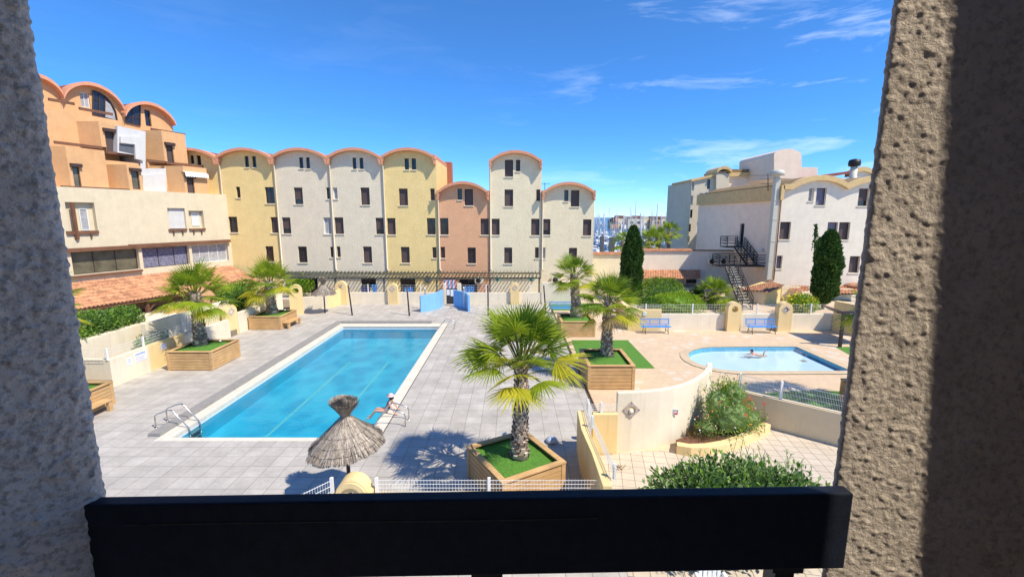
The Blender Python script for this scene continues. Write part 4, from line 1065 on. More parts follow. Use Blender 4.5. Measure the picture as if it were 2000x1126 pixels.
for s in (-14.5, -9.5, -4.5):
    q = P0 + NO * (OE - .35) + ED * s; mb = MB(); mb.box(q.x - .1, q.x + .1, q.y - .1, q.y + .1, .3, ze - .2); mb.bar(q + Vector((0, 0, ze - 1.1)), q + ED * .8 + Vector((0, 0, ze - .25)), .1, .1); mb.build('timber_post', MT['timber'], rt)
mb = MB(); Tw = TL(1.3); hw = rct(zB, (345, 498), (405, 545), 1.3)
wall_holes(mb, Tw, S0, -0.4, 0.2, lambda s: zr - .5, [hw], .15); w_ = mb.build('back_wall', MT['apricot'], rt, fix=False); 
mb = MB(); mb.face([Tw(hw[0], hw[1], .15), Tw(hw[2], hw[1], .15), Tw(hw[2], hw[3], .15), Tw(hw[0], hw[3], .15)]); mb.build('window', MT['darkglass'], rt, fix=False)

# ------------------------------------------------------------------ right hand buildings
YB = 42.0
zR = Zp(1330, 270, 3.2175)
def BR(x, y, Y=YB): u, v = zR(x, y); return DY(u, v, Y)
rb = thing('apartment_block', BR(620, 900), 'pale rendered building on the right with wavy ochre roof edge and outside duct', 'building')
xl_, xv, xr_ = BR(620, 500).x, BR(1037, 330).x, BR(1037, 330).x + 6.0
zs = BR(800, 318).z; zc = BR(850, 262).z; zbot = 0.0
top1 = arch_top(BR(690, 330).x, xv, zs, zc - zs)
top2 = arch_top(xv, xr_, zs, zc - zs)
x690 = BR(690, 330).x
def topR(s): return zs if s <= x690 else (top1(s) if s < xv else top2(min(s, xr_)))
def hR(r, Y=YB):
    a, b = BR(r[0], r[1], Y), BR(r[2], r[3], Y); c, d = BR(r[0], r[3], Y), BR(r[2], r[1], Y)
    return ((a.x + c.x) / 2, (b.z + c.z) / 2, (b.x + d.x) / 2, (a.z + d.z) / 2) + tuple(r[4:])
WR = [(803, 312, 836, 395, 'c'), (850, 312, 912, 420, 'l'), (1115, 315, 1180, 425, 'h'), (1190, 330, 1240, 400, 'g'), (620, 525, 688, 635, 's'), (918, 527, 983, 640, 'l'), (990, 527, 1060, 637, 's'), (600, 737, 636, 818, 'l'), (1057, 740, 1122, 845, 's'), (1190, 600, 1250, 700, 's')]
hr = [hR(w) for w in WR]
hr = [(max(h[0], xl_ + .08),) + h[1:] for h in hr]
smp = [x690 + (xv - x690) * i / 18 for i in range(19)] + [xv + (xr_ - xv) * i / 18 for i in range(1, 19)]
T = TY(YB)
mb = MB(); wall_holes(mb, T, xl_, xr_, zbot, topR, hr, .3, extra=smp)
mb.build('wall', MT['pinkish'], rb, fix=False)
for h in hr: window(T, h, h[4], rb, .28)
mb = MB()
drd = 18.5
hd = DY(1442, 436, 1).x
def XS(u, v):   # point on the side face x = xl_
    d = ray(u, v); return CAM + d * (xl_ / d.x)
zsd = BR(625, 385).z
Ts = TF((xl_, YB, 0), (0, 1), (1, 0))
pa, pb = XS(*zR(400, 536)), XS(*zR(362, 676))
hdr = (pa.y - YB, pb.z, pb.y - YB, pa.z)
wall_holes(mb, Ts, 0, drd, zbot, lambda s: zsd, [hdr], .25)
mb.face([Ts(drd, zbot, 0), Ts(drd, zbot, 12), Ts(drd, zsd, 12), Ts(drd, zsd, 0)])
mb.build('side_wall', MT['pinkside'], rb, fix=False)
window(Ts, hdr, 'g', rb, .2, False)
mb = MB(); w2 = MB()
for a, b in zip([xl_ - .1, x690] + smp[1:], [x690] + smp[1:]):
    za, zb2 = topR(a), topR(b)
    mb.prism([(a, YB - .4, za - .05), (b, YB - .4, zb2 - .05), (b, YB - .4, zb2 + .42), (a, YB - .4, za + .42)], (0, .7, 0))
    w2.face([(a, YB + .25, za + .4), (b, YB + .25, zb2 + .4), (b, YB + drd, zb2 + .4), (a, YB + drd, za + .4)])
mb.box(xl_ - .3, xl_ - .01, YB - .4, YB + drd, zsd - .05, zs + .32)
mb.build('roof_rim', MT['ochretrim'], rb)
w2.face([(xl_ - .3, YB - .3, zs + .33), (x690, YB - .3, zs + .43), (x690, YB + drd, zs + .43), (xl_ - .3, YB + drd, zs + .33)])
mb2 = w2.build('roof', MT['brownroof'], rb, fix=False)
# square duct with cap in front of the side wall
du = thing('vent_duct', (xl_ - .25, YB - .1, 0), 'tall pale vent duct with a round cowl at the corner of the right building', 'duct')
a, b = BR(594, 250), BR(548, 890)
mb = MB(); xx = xl_ - .55; mb.box(xx - .22, xx + .22, YB - .2, YB + .3, 1.6, zs + 1.0); mb.build('shaft', MT['ducts'], du, bevel=.03)
for z in (3.4, 5.2, 7.2, 9.0):
    mb = MB(); mb.box(xx - .25, xx + .25, YB - .23, YB + .33, z, z + .07); mb.build('collar', MT['ducts'], du)
mb = MB(); mb.lathe([(.24, zs + 1.0), (.24, zs + 1.15), (.6, zs + 1.2), (.64, zs + 1.45), (.5, zs + 1.65), (.15, zs + 1.74), (.02, zs + 1.74)], (xx - .05, YB, 0), 20); mb.build('cowl', MT['ducts'], du)
mb = MB(); mb.tube([(xl_ - .12, YB - .2, 1.6), (xl_ - .12, YB - .2, zs - .3)], .05, 6); tag(mb.build('drain_pipe', MT['timber'], loc=(xl_ - .12, YB - .2, 1.6)), 'thin brown pipe beside the vent duct on the right building', 'pipe')
p = BR(547, 330); mb = MB(); mb.tube([p, BR(547, 222)], .035, 6)
for k, (dz, l) in enumerate(((-.15, 1.2), (-.5, .5), (-.9, .4))): q = BR(547, 222) + Vector((0, 0, dz)); mb.bar(q - Vector((l * 1.4, 0, 0)), q + Vector((l * .5, 0, 0)), .03, .03)
tag(mb.build('antenna', MT['blackmetal'], loc=p), 'tv antenna left of the round duct cowl', 'antenna')
# second duct with dark cowl far right on roof
p = BR(1080, 250, 50); tp = BR(1080, 180, 50)
t = thing('roof_vent', p, 'roof vent with a dark round cowl above the right building', 'vent')
mb = MB(); mb.lathe([(.38, p.z - 2), (.33, tp.z), ], (p.x, 50, 0), 14, cap=True); mb.build('shaft', MT['pinkish'], t)
mb = MB(); mb.lathe([(.2, tp.z), (.55, tp.z + .1), (.6, tp.z + .45), (.5, tp.z + .75), (.1, tp.z + .85), (.01, tp.z + .85)], (p.x, 50, 0), 14); mb.build('cowl', MT['blackmetal'], t)
# rear vault peeping over
t = thing('rear_vault', BR(1150, 250, 55), 'ochre rimmed roof vault peeping over the right building', 'roof')
x0, x1 = BR(1065, 250, 55).x, BR(1215, 250, 55).x; zz0, zz1 = BR(1100, 240, 55).z, BR(1140, 205, 55).z
tp = arch_top(x0, x1, zz0, zz1 - zz0); mb = MB(); mr = MB(); n = 16
for i in range(n):
    a, b = x0 + (x1 - x0) * i / n, x0 + (x1 - x0) * (i + 1) / n
    mb.prism([(a, 55, tp(a) - .02), (b, 55, tp(b) - .02), (b, 55, tp(b) + .5), (a, 55, tp(a) + .5)], (0, 1, 0))
    mr.face([(a, 55.3, zz0 - 3), (b, 55.3, zz0 - 3), (b, 55.3, tp(b)), (a, 55.3, tp(a))])
mb.build('roof_rim', MT['ochretrim'], t); mr.build('wall', MT['pinkish'], t, fix=False)
mb = MB(); a, b = BR(900, 232, 55), BR(1065, 205, 55); mb.prism([a - Vector((0, 0, .3)), b - Vector((0, 0, .3)), b, a], (0, 6, 0)); mb.prism([(a.x, 55.2, zz0 - 3), (x1, 55.2, zz0 - 3), (x1, 55.2, zz0), (a.x, 55.2, a.z - .4)], (0, 5, 0), 1); mb.build('roof', [MT['redroof'], MT['pinkish']], t)
# dim block behind with tower
tb = thing('apartment_block', BR(200, 700, 66), 'shaded beige four storey block behind the pink side wall, with a round topped tower', 'building')
Yt = 66
def PB(x, y, k=0.0): return BR(x, y, Yt + k)
x0, x1 = PB(55, 500).x, PB(240, 500).x
zt0, zt1 = PB(60, 268).z, PB(215, 235).z
W2 = [(70, 275, 84, 330, 'c'), (164, 258, 183, 318, 'g'), (114, 344, 138, 414, 'w'), (62, 360, 76, 420, 'c'), (58, 448, 72, 500, 'g'), (50, 538, 62, 586, 'g'), (98, 527, 120, 590, 'w'), (44, 615, 55, 655, 'c'), (148, 340, 172, 412, 'w'), (222, 240, 252, 295, 'c')]
h2 = [hR(w, Yt) for w in W2]
T2 = TY(Yt)
mb = MB(); wall_holes(mb, T2, x0, x1 + .6, 0, lambda s: zt0 + (zt1 - zt0) * (s - x0) / (x1 - x0) if s < x1 - 1.0 else zt1 + .6, h2, .2)
mb.face([(x0, Yt, 0), (x0, Yt + 10, 0), (x0, Yt + 10, zt0), (x0, Yt, zt0)])
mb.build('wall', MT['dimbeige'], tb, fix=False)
for h in h2: window(T2, h, h[4], tb, .18, False)
mb = MB(); mb.prism([(x0 - .2, Yt - .3, zt0 - .1), (x1 - 1, Yt - .3, zt1 - .1), (x1 - 1, Yt - .3, zt1 + .25), (x0 - .2, Yt - .3, zt0 + .2)], (0, 8, 0))
xa, xb = PB(212, 220).x, PB(303, 220).x; za = PB(255, 222).z; tp = arch_top(xa, xb, za, PB(255, 196).z - za)
for i in range(12):
    a, b = xa + (xb - xa) * i / 12, xa + (xb - xa) * (i + 1) / 12; mb.prism([(a, Yt - .8, tp(a)), (b, Yt - .8, tp(b)), (b, Yt - .8, tp(b) + .4), (a, Yt - .8, tp(a) + .4)], (0, 4, 0))
mb.build('roof_rim', MT['ochretrim'], tb)
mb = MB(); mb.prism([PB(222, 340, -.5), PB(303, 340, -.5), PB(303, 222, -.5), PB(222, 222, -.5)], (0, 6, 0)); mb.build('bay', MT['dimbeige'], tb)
mb = MB(); mb.prism([PB(304, 340, .3), PB(700, 330, .3), PB(700, 232, .3), PB(304, 236, .3)], (0, 8, 0)); mb.build('upper_wall', MT['pinkside'], tb)
mb = MB(); mb.prism([PB(304, 240, -.1), PB(560, 232, -.1), PB(560, 214, -.1), PB(304, 214, -.1)], (0, 8, 0)); mb.build('roof_edge', MT['ochretrim'], tb)
mb = MB(); mb.prism([PB(300, 213, .2), PB(500, 213, .2), PB(480, 196, .2), PB(290, 194, .2)], (0, 8, 0)); mb.build('roof', MT['brownroof'], tb)
Yw = 60
tw = [(585, 250), (585, 105)] + [(585 + 172 * (1 - math.cos(math.pi * k / 14)) / 2, 108 - 42 * math.sin(math.pi * k / 14)) for k in range(1, 14)] + [(757, 108), (760, 182), (858, 182), (858, 260)]
mb = MB(); mb.prism([BR(x, y, Yw) for x, y in tw], (0, 9, 0)); mb.build('tower', MT['pinkside'], tb)
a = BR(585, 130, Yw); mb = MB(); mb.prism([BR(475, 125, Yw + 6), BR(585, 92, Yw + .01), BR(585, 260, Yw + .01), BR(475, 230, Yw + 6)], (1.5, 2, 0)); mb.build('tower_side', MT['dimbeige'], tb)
mb = MB(); mb.prism([BR(500, 118, Yw + 5), BR(628, 70, Yw + .5), BR(628, 86, Yw + .5), BR(500, 128, Yw + 5)], (.6, 2, 0)); mb.build('tower_roof', MT['brownroof'], tb)
# low service building with tiled coping and lean-to
YL = 50.0
zL = Zp(1140, 380, 4.693)
def BL(x, y, Y=YL): u, v = zL(x, y); return DY(u, v, Y)
lw = thing('service_building', BL(800, 700), 'low building behind the cypress with clay tile coping and a lean-to roof', 'building')
mb = MB(); mb.box(BL(530, 600).x, xl_ + 1, YL, YL + .6, 0, BL(800, 512).z); mb.build('wall', MT['pinkish'], lw)
mb = MB(); mb.box(BL(85, 600).x, BL(529, 600).x, YL + .02, YL + .6, 0, BL(200, 545).z); mb.build('wall', MT['cream'], lw)
def coping(xa, xb, z, nm='tile_coping'):
    mb, _ = tileroof((xa, YL - .18, z - .06), (xb, YL - .18, z - .06), (xb, YL + .75, z + .16), (xa, YL + .75, z + .16), .3, .45); return mb.build(nm, MT['rooftileold'], lw, fix=False)
coping(BL(85, 540).x, BL(529, 540).x, BL(200, 541).z); coping(BL(529, 512).x, BL(995, 512).x, BL(800, 510).z)
mb = MB(); mb.box(BL(996, 512).x, xl_ - .1, YL - .1, YL + .7, BL(1100, 514).z, BL(1100, 508).z); mb.build('flashing', MT['timber'], lw)
ye = 47.2
e0, e1 = BL(440, 768, ye), BL(1070, 768, ye); r0, r1 = BL(440, 688, YL), BL(1070, 688, YL)
mb, _ = tileroof(e0, e1, r1, r0, .26, .4); mb.build('lean_to_tiles', MT['rooftile'], lw, fix=False)
mb = MB(); mb.box(e0.x, e1.x, YL - .9, YL - .6, 0, e0.z + .2); mb.build('porch_wall', MT['dimbeige'], lw)
a, b = BL(940, 775, YL - .95), BL(1028, 868, YL - .95)
mb = MB(); mb.box(a.x, b.x, YL - .96, YL - .905, 0.2, a.z); mb.build('door', MT['darkglass'], lw)
mb = MB(); mb.box(a.x - .25, a.x - .01, YL - .98, YL - .905, 0, a.z + .2); mb.box(b.x + .01, b.x + .2, YL - .98, YL - .905, 0, a.z + .2); mb.build('door_frame', MT['pinkish'], lw)
for x, l in ((1180, 'left air conditioner on the shaded wall above the fan palm'), (1285, 'right air conditioner on the shaded wall above the fan palm')): 
    u, v = zL(x, 610); ac(u, v, YL - .25, .5, l)
# shed and tiled roofs at the foot of the right building
zS = Zp(1380, 440, 6.25)
def BS(x, y, Y): u, v = zS(x, y); return DY(u, v, Y)
sh = thing('shed', BS(715, 1000, 38), 'small yellow shed with weathered tile roof at the foot of the outside stairs', 'shed')
ys = 37.6
xa, xm, xb = BS(520, 800, ys).x, BS(712, 800, ys).x, BS(1010, 800, ys).x
zr0 = BS(712, 800, ys).z
mb = MB(); mb.prism([(xm, ys, 0), (xb, ys + 1.2, 0), (xb, ys + 1.2, BS(1010, 745, ys + 1.2).z), (xm, ys, zr0 - .1)], (0, 3, 0)); mb.build('wall', MT['yellow'], sh)
mb = MB(); mb.prism([(xa, ys + 1.6, 0), (xm - .01, ys + .01, 0), (xm - .01, ys + .01, zr0 - .1), (xa, ys + 1.6, zr0 - .0)], (.0, 2.5, 0)); mb.build('wall', MT['cream'], sh)
mb = MB(); a, b = BS(575, 815, ys + .9), BS(635, 960, ys + .5); q = [(a.x, ys + 1.12, .1), (b.x, ys + .62, .1), (b.x, ys + .62, a.z), (a.x, ys + 1.12, a.z)]; mb.prism(q, (0, -.04, 0)); mb.build('door', MT['timber'], sh)
mb, _ = tileroof((xa - .2, ys + 1.3, zr0 - .05), (xm + .15, ys - .35, zr0 - .1), (xb + .2, ys + 1.0, BS(1015, 742, ys + 1).z + .1), (BS(800, 688, ys + 4).x, ys + 4, BS(800, 688, ys + 4).z), .24, .4, amp=.04); mb.build('clay_tiles', MT['rooftileold'], sh, fix=False)
for i, (xa_, xb_, ya, lab) in enumerate(((1020, 1245, 690, 'weathered tile lean-to roof left of the right cypress'), (1580, 1900, 690, 'tiled lean-to roof with slatted front right of the right cypress'))):
    t = thing('lean_to_roof', BS(xa_, 800, 40), lab, 'roof')
    e0, e1 = BS(xa_, 828 if i else 800, 39.0), BS(xb_, 838 if i else 825, 39.0); e1.z = e0.z
    r0, r1 = BS(xa_, 735, 41.9), BS(xb_, 735, 41.9); r1.z = r0.z
    mb, _ = tileroof(e0, e1, r1, r0, .26, .42); mb.build('clay_tiles', MT['rooftileold'], t, fix=False)
    mb = MB(); mb.box(e0.x, e1.x, 40.2, 40.4, 0, e0.z + .2); mb.build('wall', MT['cream'], t)
    if i:
        mb = MB()
        for k in range(16): x = e0.x + (e1.x - e0.x) * k / 15; mb.bar((x, 39.1, e0.z - .1), (x, 40.15, e0.z - .12), .06, .1)
        mb.build('rafter', MT['pergola'], t)
p = BS(1750, 722, 41.9); mb = MB(); mb.lathe([(.25, 0), (.75, .12), (.75, .2), (.3, .42)], (p.x, 41.4, p.z - .2), 14, cap=True); tag(mb.build('terracotta_vent', MT['rooftileold'], loc=p), 'terracotta vent cap on the tiled roof by the right building', 'vent')
# outside metal stairs
st = thing('metal_stairs', (BS(1, 1, 34).x, 40, 0), 'dark metal outside staircase with two flights and landings against the right building', 'stairs')
def flight(p0, p1, w, side, n, name='flight', rails=True):
    p0, p1 = Vector(p0), Vector(p1); side = Vector(side).normalized() * w
    mb = MB()
    for i in range(n):
        q = p0.lerp(p1, (i + .5) / n); mb.hexa([q + a for a in (Vector((0, 0, -.02)) - side / 2 - (p1 - p0).xy.to_3d().normalized() * .13, Vector((0, 0, -.02)) + side / 2 - (p1 - p0).xy.to_3d().normalized() * .13, Vector((0, 0, -.02)) + side / 2 + (p1 - p0).xy.to_3d().normalized() * .13, Vector((0, 0, -.02)) - side / 2 + (p1 - p0).xy.to_3d().normalized() * .13)] + [q + a for a in (Vector((0, 0, .02)) - side / 2 - (p1 - p0).xy.to_3d().normalized() * .13, Vector((0, 0, .02)) + side / 2 - (p1 - p0).xy.to_3d().normalized() * .13, Vector((0, 0, .02)) + side / 2 + (p1 - p0).xy.to_3d().normalized() * .13, Vector((0, 0, .02)) - side / 2 + (p1 - p0).xy.to_3d().normalized() * .13)])
    mb.build('treads', MT['ducts'], st, fix=True)
    for sg in (-1, 1):
        mb = MB(); o = side * .5 * sg
        mb.bar(p0 + o - Vector((0, 0, .1)), p1 + o - Vector((0, 0, .1)), .06, .22); mb.build('stringer', MT['blackmetal'], st)
        mb = MB()
        for h in (.35, .65, 1.0): mb.bar(p0 + o + Vector((0, 0, h)), p1 + o + Vector((0, 0, h)), .05, .06)
        for k in range(5): q = p0.lerp(p1, k / 4) + o; mb.bar(q, q + Vector((0, 0, 1.0)), .05, .05)
        mb.build('handrail', MT['blackmetal'], st)
def landing(x0, x1, y0, y1, z, sides):
    mb = MB(); mb.box(x0, x1, y0, y1, z - .1, z); mb.build('landing', MT['blackmetal'], st)
    mb = MB()
    for (a, b) in sides:
        a, b = Vector((*a, z)), Vector((*b, z)); n = max(1, int((b - a).length / 1.2))
        for h in (.3, .6, .82, 1.05): mb.bar(a + Vector((0, 0, h)), b + Vector((0, 0, h)), .05, .07)
        for k in range(n + 1): q = a.lerp(b, k / n); mb.bar(q, q + Vector((0, 0, 1.05)), .06, .06)
    mb.build('handrail', MT['blackmetal'], st)
zl1 = pb.z
ld = XS(*zR(380, 680)).y
landing(xl_ - 1.9, xl_ - .02, ld - .7, ld + .9, zl1, [((xl_ - 1.9, ld + .9), (xl_ - 1.9, ld - .7)), ((xl_ - 1.9, ld + .9), (xl_ - .05, ld + .9))])
zl2 = 2.75
flight((xl_ - .6, 45.0, zl2), (xl_ - .6, ld - .7, zl1), .95, (1, 0, 0), 10)
x2 = BR(300, 800, 44).x
landing(x2 - 1.2, xl_ - .02, 43.4, 45.0, zl2, [((x2 - 1.2, 45), (xl_ - 1.2, 45)), ((x2 + .8, 43.4), (xl_ - .05, 43.4)), ((x2 - 1.2, 43.4), (x2 - 1.2, 45))])
b0 = BR(415, 1090, 35.5)
flight((b0.x, 35.5, .0), (x2 - .2, 43.4, zl2), 1.05, (1, .3, 0), 16)
c = XS(*zR(517, 700)); mb = MB(); mb.lathe([(.01, -.17), (.12, -.12), (.17, 0), (.12, .12), (.01, .17)], (c.x - .18, c.y, c.z), 12); mb.tube([(c.x - .1, c.y, c.z), (c.x - .1, c.y + 3, c.z + .1)], .02, 5)
tag(mb.build('globe_lamp', MT['lampglass'], loc=c), 'white globe lamp on the side wall beside the upper stairs', 'lamp')

# ------------------------------------------------------------------ harbour: flats, boats, masts, flags
YA = 380.0
zH = Zp(1150, 400, 9.5238)
def BH(x, y, Y=YA): u, v = zH(x, y); return DY(u, v, Y)
far = [(415, 500, 262, 460, 'apricot', 'far terracotta block at the left end of the harbour front'), (500, 565, 195, 470, 'salmon', 'far dark salmon block beside the pale harbour flats'), (565, 720, 200, 440, 'cream', 'far pale cream harbour flats, left half'), (722, 870, 205, 440, 'cream', 'far pale cream harbour flats, second section'), (872, 1040, 205, 440, 'offwhite', 'far off-white harbour flats in the middle'), (1042, 1175, 200, 440, 'cream', 'far cream harbour flats right of the middle'), (1175, 1370, 215, 450, 'apricot', 'far apricot harbour flats'), (1372, 1520, 205, 450, 'cream', 'far cream harbour flats towards the right with dome'), (1520, 1700, 262, 450, 'pinkside', 'far pink harbour flats'), (1702, 1860, 275, 450, 'salmon', 'far salmon harbour flats at the right end')]
for i, (x0, x1, y0, y1, m, l) in enumerate(far):
    a, b = BH(x0, y1), BH(x1, y0); Yq = YA + (i % 3) * 4
    t = thing('harbour_flats', ((a.x + b.x) / 2, Yq, -2), l, 'building', 'flats along the far side of the harbour')
    mb = MB(); mb.box(a.x, b.x, Yq, Yq + 14, -2, b.z - 1.6); mb.build('wall', MT[m], t)
    tp = arch_top(a.x, b.x, b.z - 1.6, 1.5); mb = MB(); pts = [(a.x + (b.x - a.x) * k / 10) for k in range(11)]
    if i % 2:
        w = (b.x - a.x) / 3
        for k in range(3):
            t2 = arch_top(a.x + w * k, a.x + w * (k + 1), b.z - 1.65, 1.2); pp = [a.x + w * (k + q / 6) for q in range(7)]
            mb.prism([(p, Yq - .4, t2(p)) for p in pp] , (0, 14, 0))
    else: mb.prism([(a.x, Yq - .4, b.z - 1.58), (b.x, Yq - .4, b.z - 1.58), (b.x - 1.5, Yq - .4, b.z), (a.x + 1, Yq - .4, b.z + .2)], (0, 14, 0))
    mb.build('roof', MT['salmon'] if i % 2 else MT['redroof'], t)
    nst = max(2, int((b.z - 1.6 + 2) / 3.2)); nc = max(1, int((b.x - a.x) / 5))
    for r in range(1, nst):
        mb = MB()
        for c in range(nc):
            xx = a.x + (b.x - a.x) * (c + .5) / nc; z = -2 + 3.2 * r + .6
            mb.box(xx - 1.6, xx + 1.4, Yq - .2, Yq + .1, z, z + 1.7, 0 if (c + r + i) % 3 else 1)
        mb.build('window', [MT['glassgrey'], MT['paper']], t)
rb_ = random.Random(11)
def sailboat(L=9.5, mh=12.5, cover='navy'):
    t = thing('sailing_boat', (0, 0, 0), 'white sailing boat with bare mast moored in the harbour', 'boat', 'sailing boats moored in the harbour')
    mb = MB(); B = L * .16
    secs = [(-L / 2, B * .75, 1.0), (-L / 4, B, .95), (0, B * 1.02, .98), (L / 4, B * .7, 1.1), (L / 2, .03, 1.3)]
    rows = []
    for x, w, h in secs: rows.append([mb.vert((x, -w, h)), mb.vert((x, -w * .7, 0)), mb.vert((x, 0, -.35)), mb.vert((x, w * .7, 0)), mb.vert((x, w, h))])
    for a, b in zip(rows, rows[1:]):
        for k in range(4): mb.idx([a[k], b[k], b[k + 1], a[k + 1]])
        mb.idx([a[4], b[4], b[0], a[0]])
    mb.idx(rows[0]); mb.build('hull', MT['hull'], t, local=True)
    mb = MB(); mb.prism([(-L * .15, -B * .6, 1.0), (L * .22, -B * .4, 1.0), (L * .15, -B * .35, 1.55), (-L * .13, -B * .55, 1.6)], (0, B * 1.0, 0)); mb.build('cabin', MT['hull'], t, local=True)
    mb = MB(); mb.tube([(L * .1, 0, 1), (L * .1, 0, mh)], .09, 6); mb.bar((L * .1, -.9, mh * .5), (L * .1, .9, mh * .5), .05, .05); mb.bar((L * .1, 0, mh), (L * .49, 0, 1.3), .025, .025); mb.bar((L * .1, 0, mh), (-L * .49, 0, 1.1), .025, .025); mb.build('mast', MT['mast'], t, local=True)
    mb = MB(); mb.tube([(L * .08, 0, 2.1), (-L * .34, 0, 2.0)], [.17, .11], 8); mb.build('boom_cover', MT[cover], t, local=True)
    return t
pr = [sailboat(9.5, 10.2, 'navy'), sailboat(8.0, 8.6, 'paper'), sailboat(10.5, 12.0, 'mast')]
cnt = 0
for row, Y in enumerate((88, 98, 110, 124, 140, 158, 178, 200, 225, 250)):
    xa, xb = (1150 - 1000) / FPX * Y, (1355 - 1000) / FPX * Y
    n = int((xb - xa) / (4.2 if row < 4 else 5.0))
    for k in range(n):
        x = xa + (xb - xa) * (k + rb_.uniform(.2, .8)) / n; q = pr[cnt % 3]
        loc = (x, Y + rb_.uniform(-2, 2), -1.95); rz = R(90) * (1 if (row % 2) else -1) + rb_.uniform(-.25, .25); s = rb_.uniform(.82, 1.12)
        if cnt < 3: q.location = loc; q.rotation_euler = (0, 0, rz)
        else: dup(q, loc, rz, scale=(s, s, s * rb_.uniform(.9, 1.12)))
        cnt += 1
for x, y, Y, w, h, l in ((245, 600, 78, 62, 280, 'narrow grey upright panel by the quay beside the white boats'), (435, 615, 78, 90, 270, 'wider grey panelled box by the quay left of the cypress')):
    a, b = BH(x - w / 2, y, Y), BH(x + w / 2, y + h, Y)
    mb = MB(); mb.box(a.x, b.x, Y, Y + .5, -.5, a.z); mb.box(a.x - .05, b.x + .05, Y - .03, Y + .53, a.z, a.z + .12)
    tag(mb.build('grey_panel', MT['glassgrey'], loc=(a.x, Y, -.5), bevel=.03), l, 'panel')
for x, y0, y1, fx, Y, l in ((610, 480, 360, 100, 82, 'white flag flying left above the dark cypress'), (985, 480, 370, 85, 82, 'white flag flying right of the dark cypress'), (225, 470, 330, 30, 84, 'white limp flag on a pole near the low cream house')):
    t = thing('flagpole', BH(x, 850, Y), l, 'flag')
    a, b = BH(x, y1, Y), BH(x, y0, Y)
    mb = MB(); mb.tube([(a.x, Y, -.5), (a.x, Y, a.z + .3)], .05, 6); mb.build('pole', MT['whitemetal'], t)
    mb = MB(); n = 8; W = BH(x + fx, y1, Y).x - a.x; hh = (a.z - BH(x, y1 + 75, Y).z)
    for k in range(n):
        f = lambda s: Vector((a.x + W * s, Y + .18 * math.sin(s * 9), a.z - .25 * s * hh))
        p, q = f(k / n), f((k + 1) / n); mb.face([p, q, q - Vector((0, 0, hh)), p - Vector((0, 0, hh))], 0, True)
    mb.build('cloth', MT['paper'], t, fix=False)

# ------------------------------------------------------------------ planters and palms
MT['planterY'] = wood('planter_softwood_side', (0.48, 0.285, 0.12), (0.68, 0.45, 0.22), axis=(14, 1, 14))
def planter(loc, w, d, h, label, rz=0.0, bench=None):
    t = thing('tree_planter', loc, label, 'planter', 'wooden palm planters round the pool', rz)
    x, y = w / 2, d / 2; nb = 6; bh = (h - .12) / nb
    def panel(m, f):
        mb = MB()
        for k in range(nb):
            f(mb, .03 + k * bh, .03 + (k + 1) * bh - .016, 0, 0.0)
        f(mb, .02, h - .07, 1, 0.022)
        return mb.build('side_panel', [m, MT['planterdark']], t, local=True)
    panel(MT['planter'], lambda mb, a, b, mi, i: mb.box(-x + .12, x - .12, -y + .03 + i, -y + .06 + i * .9, a, b, mi))
    panel(MT['planter'], lambda mb, a, b, mi, i: mb.box(-x + .12, x - .12, y - .06 - i * .9, y - .03 - i, a, b, mi))
    panel(MT['planterY'], lambda mb, a, b, mi, i: mb.box(-x + .03 + i, -x + .06 + i * .9, -y + .12, y - .12, a, b, mi))
    panel(MT['planterY'], lambda mb, a, b, mi, i: mb.box(x - .06 - i * .9, x - .03 - i, -y + .12, y - .12, a, b, mi))
    for sx_ in (-1, 1):
        for sy_ in (-1, 1):
            mb = MB(); mb.box(min(sx_ * (x - .015), sx_ * (x - .15)), max(sx_ * (x - .015), sx_ * (x - .15)), min(sy_ * (y - .015), sy_ * (y - .15)), max(sy_ * (y - .015), sy_ * (y - .15)), 0, h - .05)
            mb.build('corner_post', MT['timberpost'] if 'timberpost' in MT else MT['planter'], t, local=True, bevel=.006)
    mb = MB()
    for k, (a, b, c, e) in enumerate(((-x, x, -y, -y + .17), (-x, x, y - .17, y), (-x, -x + .17, -y + .17, y - .17), (x - .17, x, -y + .17, y - .17))): mb.box(a, b, c, e, h - .048, h)
    mb.build('rim', MT['planter'], t, local=True, bevel=.006)
    rg = random.Random(int(w * 100) + int(loc[0] * 10)); mb = MB(); n = 14
    ids = [[mb.vert((-x + .1 + (w - .2) * i / n, -y + .1 + (d - .2) * j / n, h - .13 + rg.uniform(-.012, .012) + .05 * math.exp(-((i / n - .5) ** 2 + (j / n - .5) ** 2) * 14))) for i in range(n + 1)] for j in range(n + 1)]
    for j in range(n):
        for i in range(n): mb.idx([ids[j][i], ids[j][i + 1], ids[j + 1][i + 1], ids[j + 1][i]], 0, True)
    mb.build('turf', MT['turf'], t, local=True)
    if bench:
        a, b = bench
        mb = MB(); mb.box(x + .0, x + .20, a, b, .40, .45); mb.box(x + .215, x + .45, a, b, .40, .45); mb.build('bench_seat', MT['planterY'], t, local=True, bevel=.006)
        for yy in (a + .02, b - .17): mb = MB(); mb.box(x + .3, x + .42, yy, yy + .15, 0, .4); mb.build('bench_leg', MT['planter'], t, local=True)
    return t
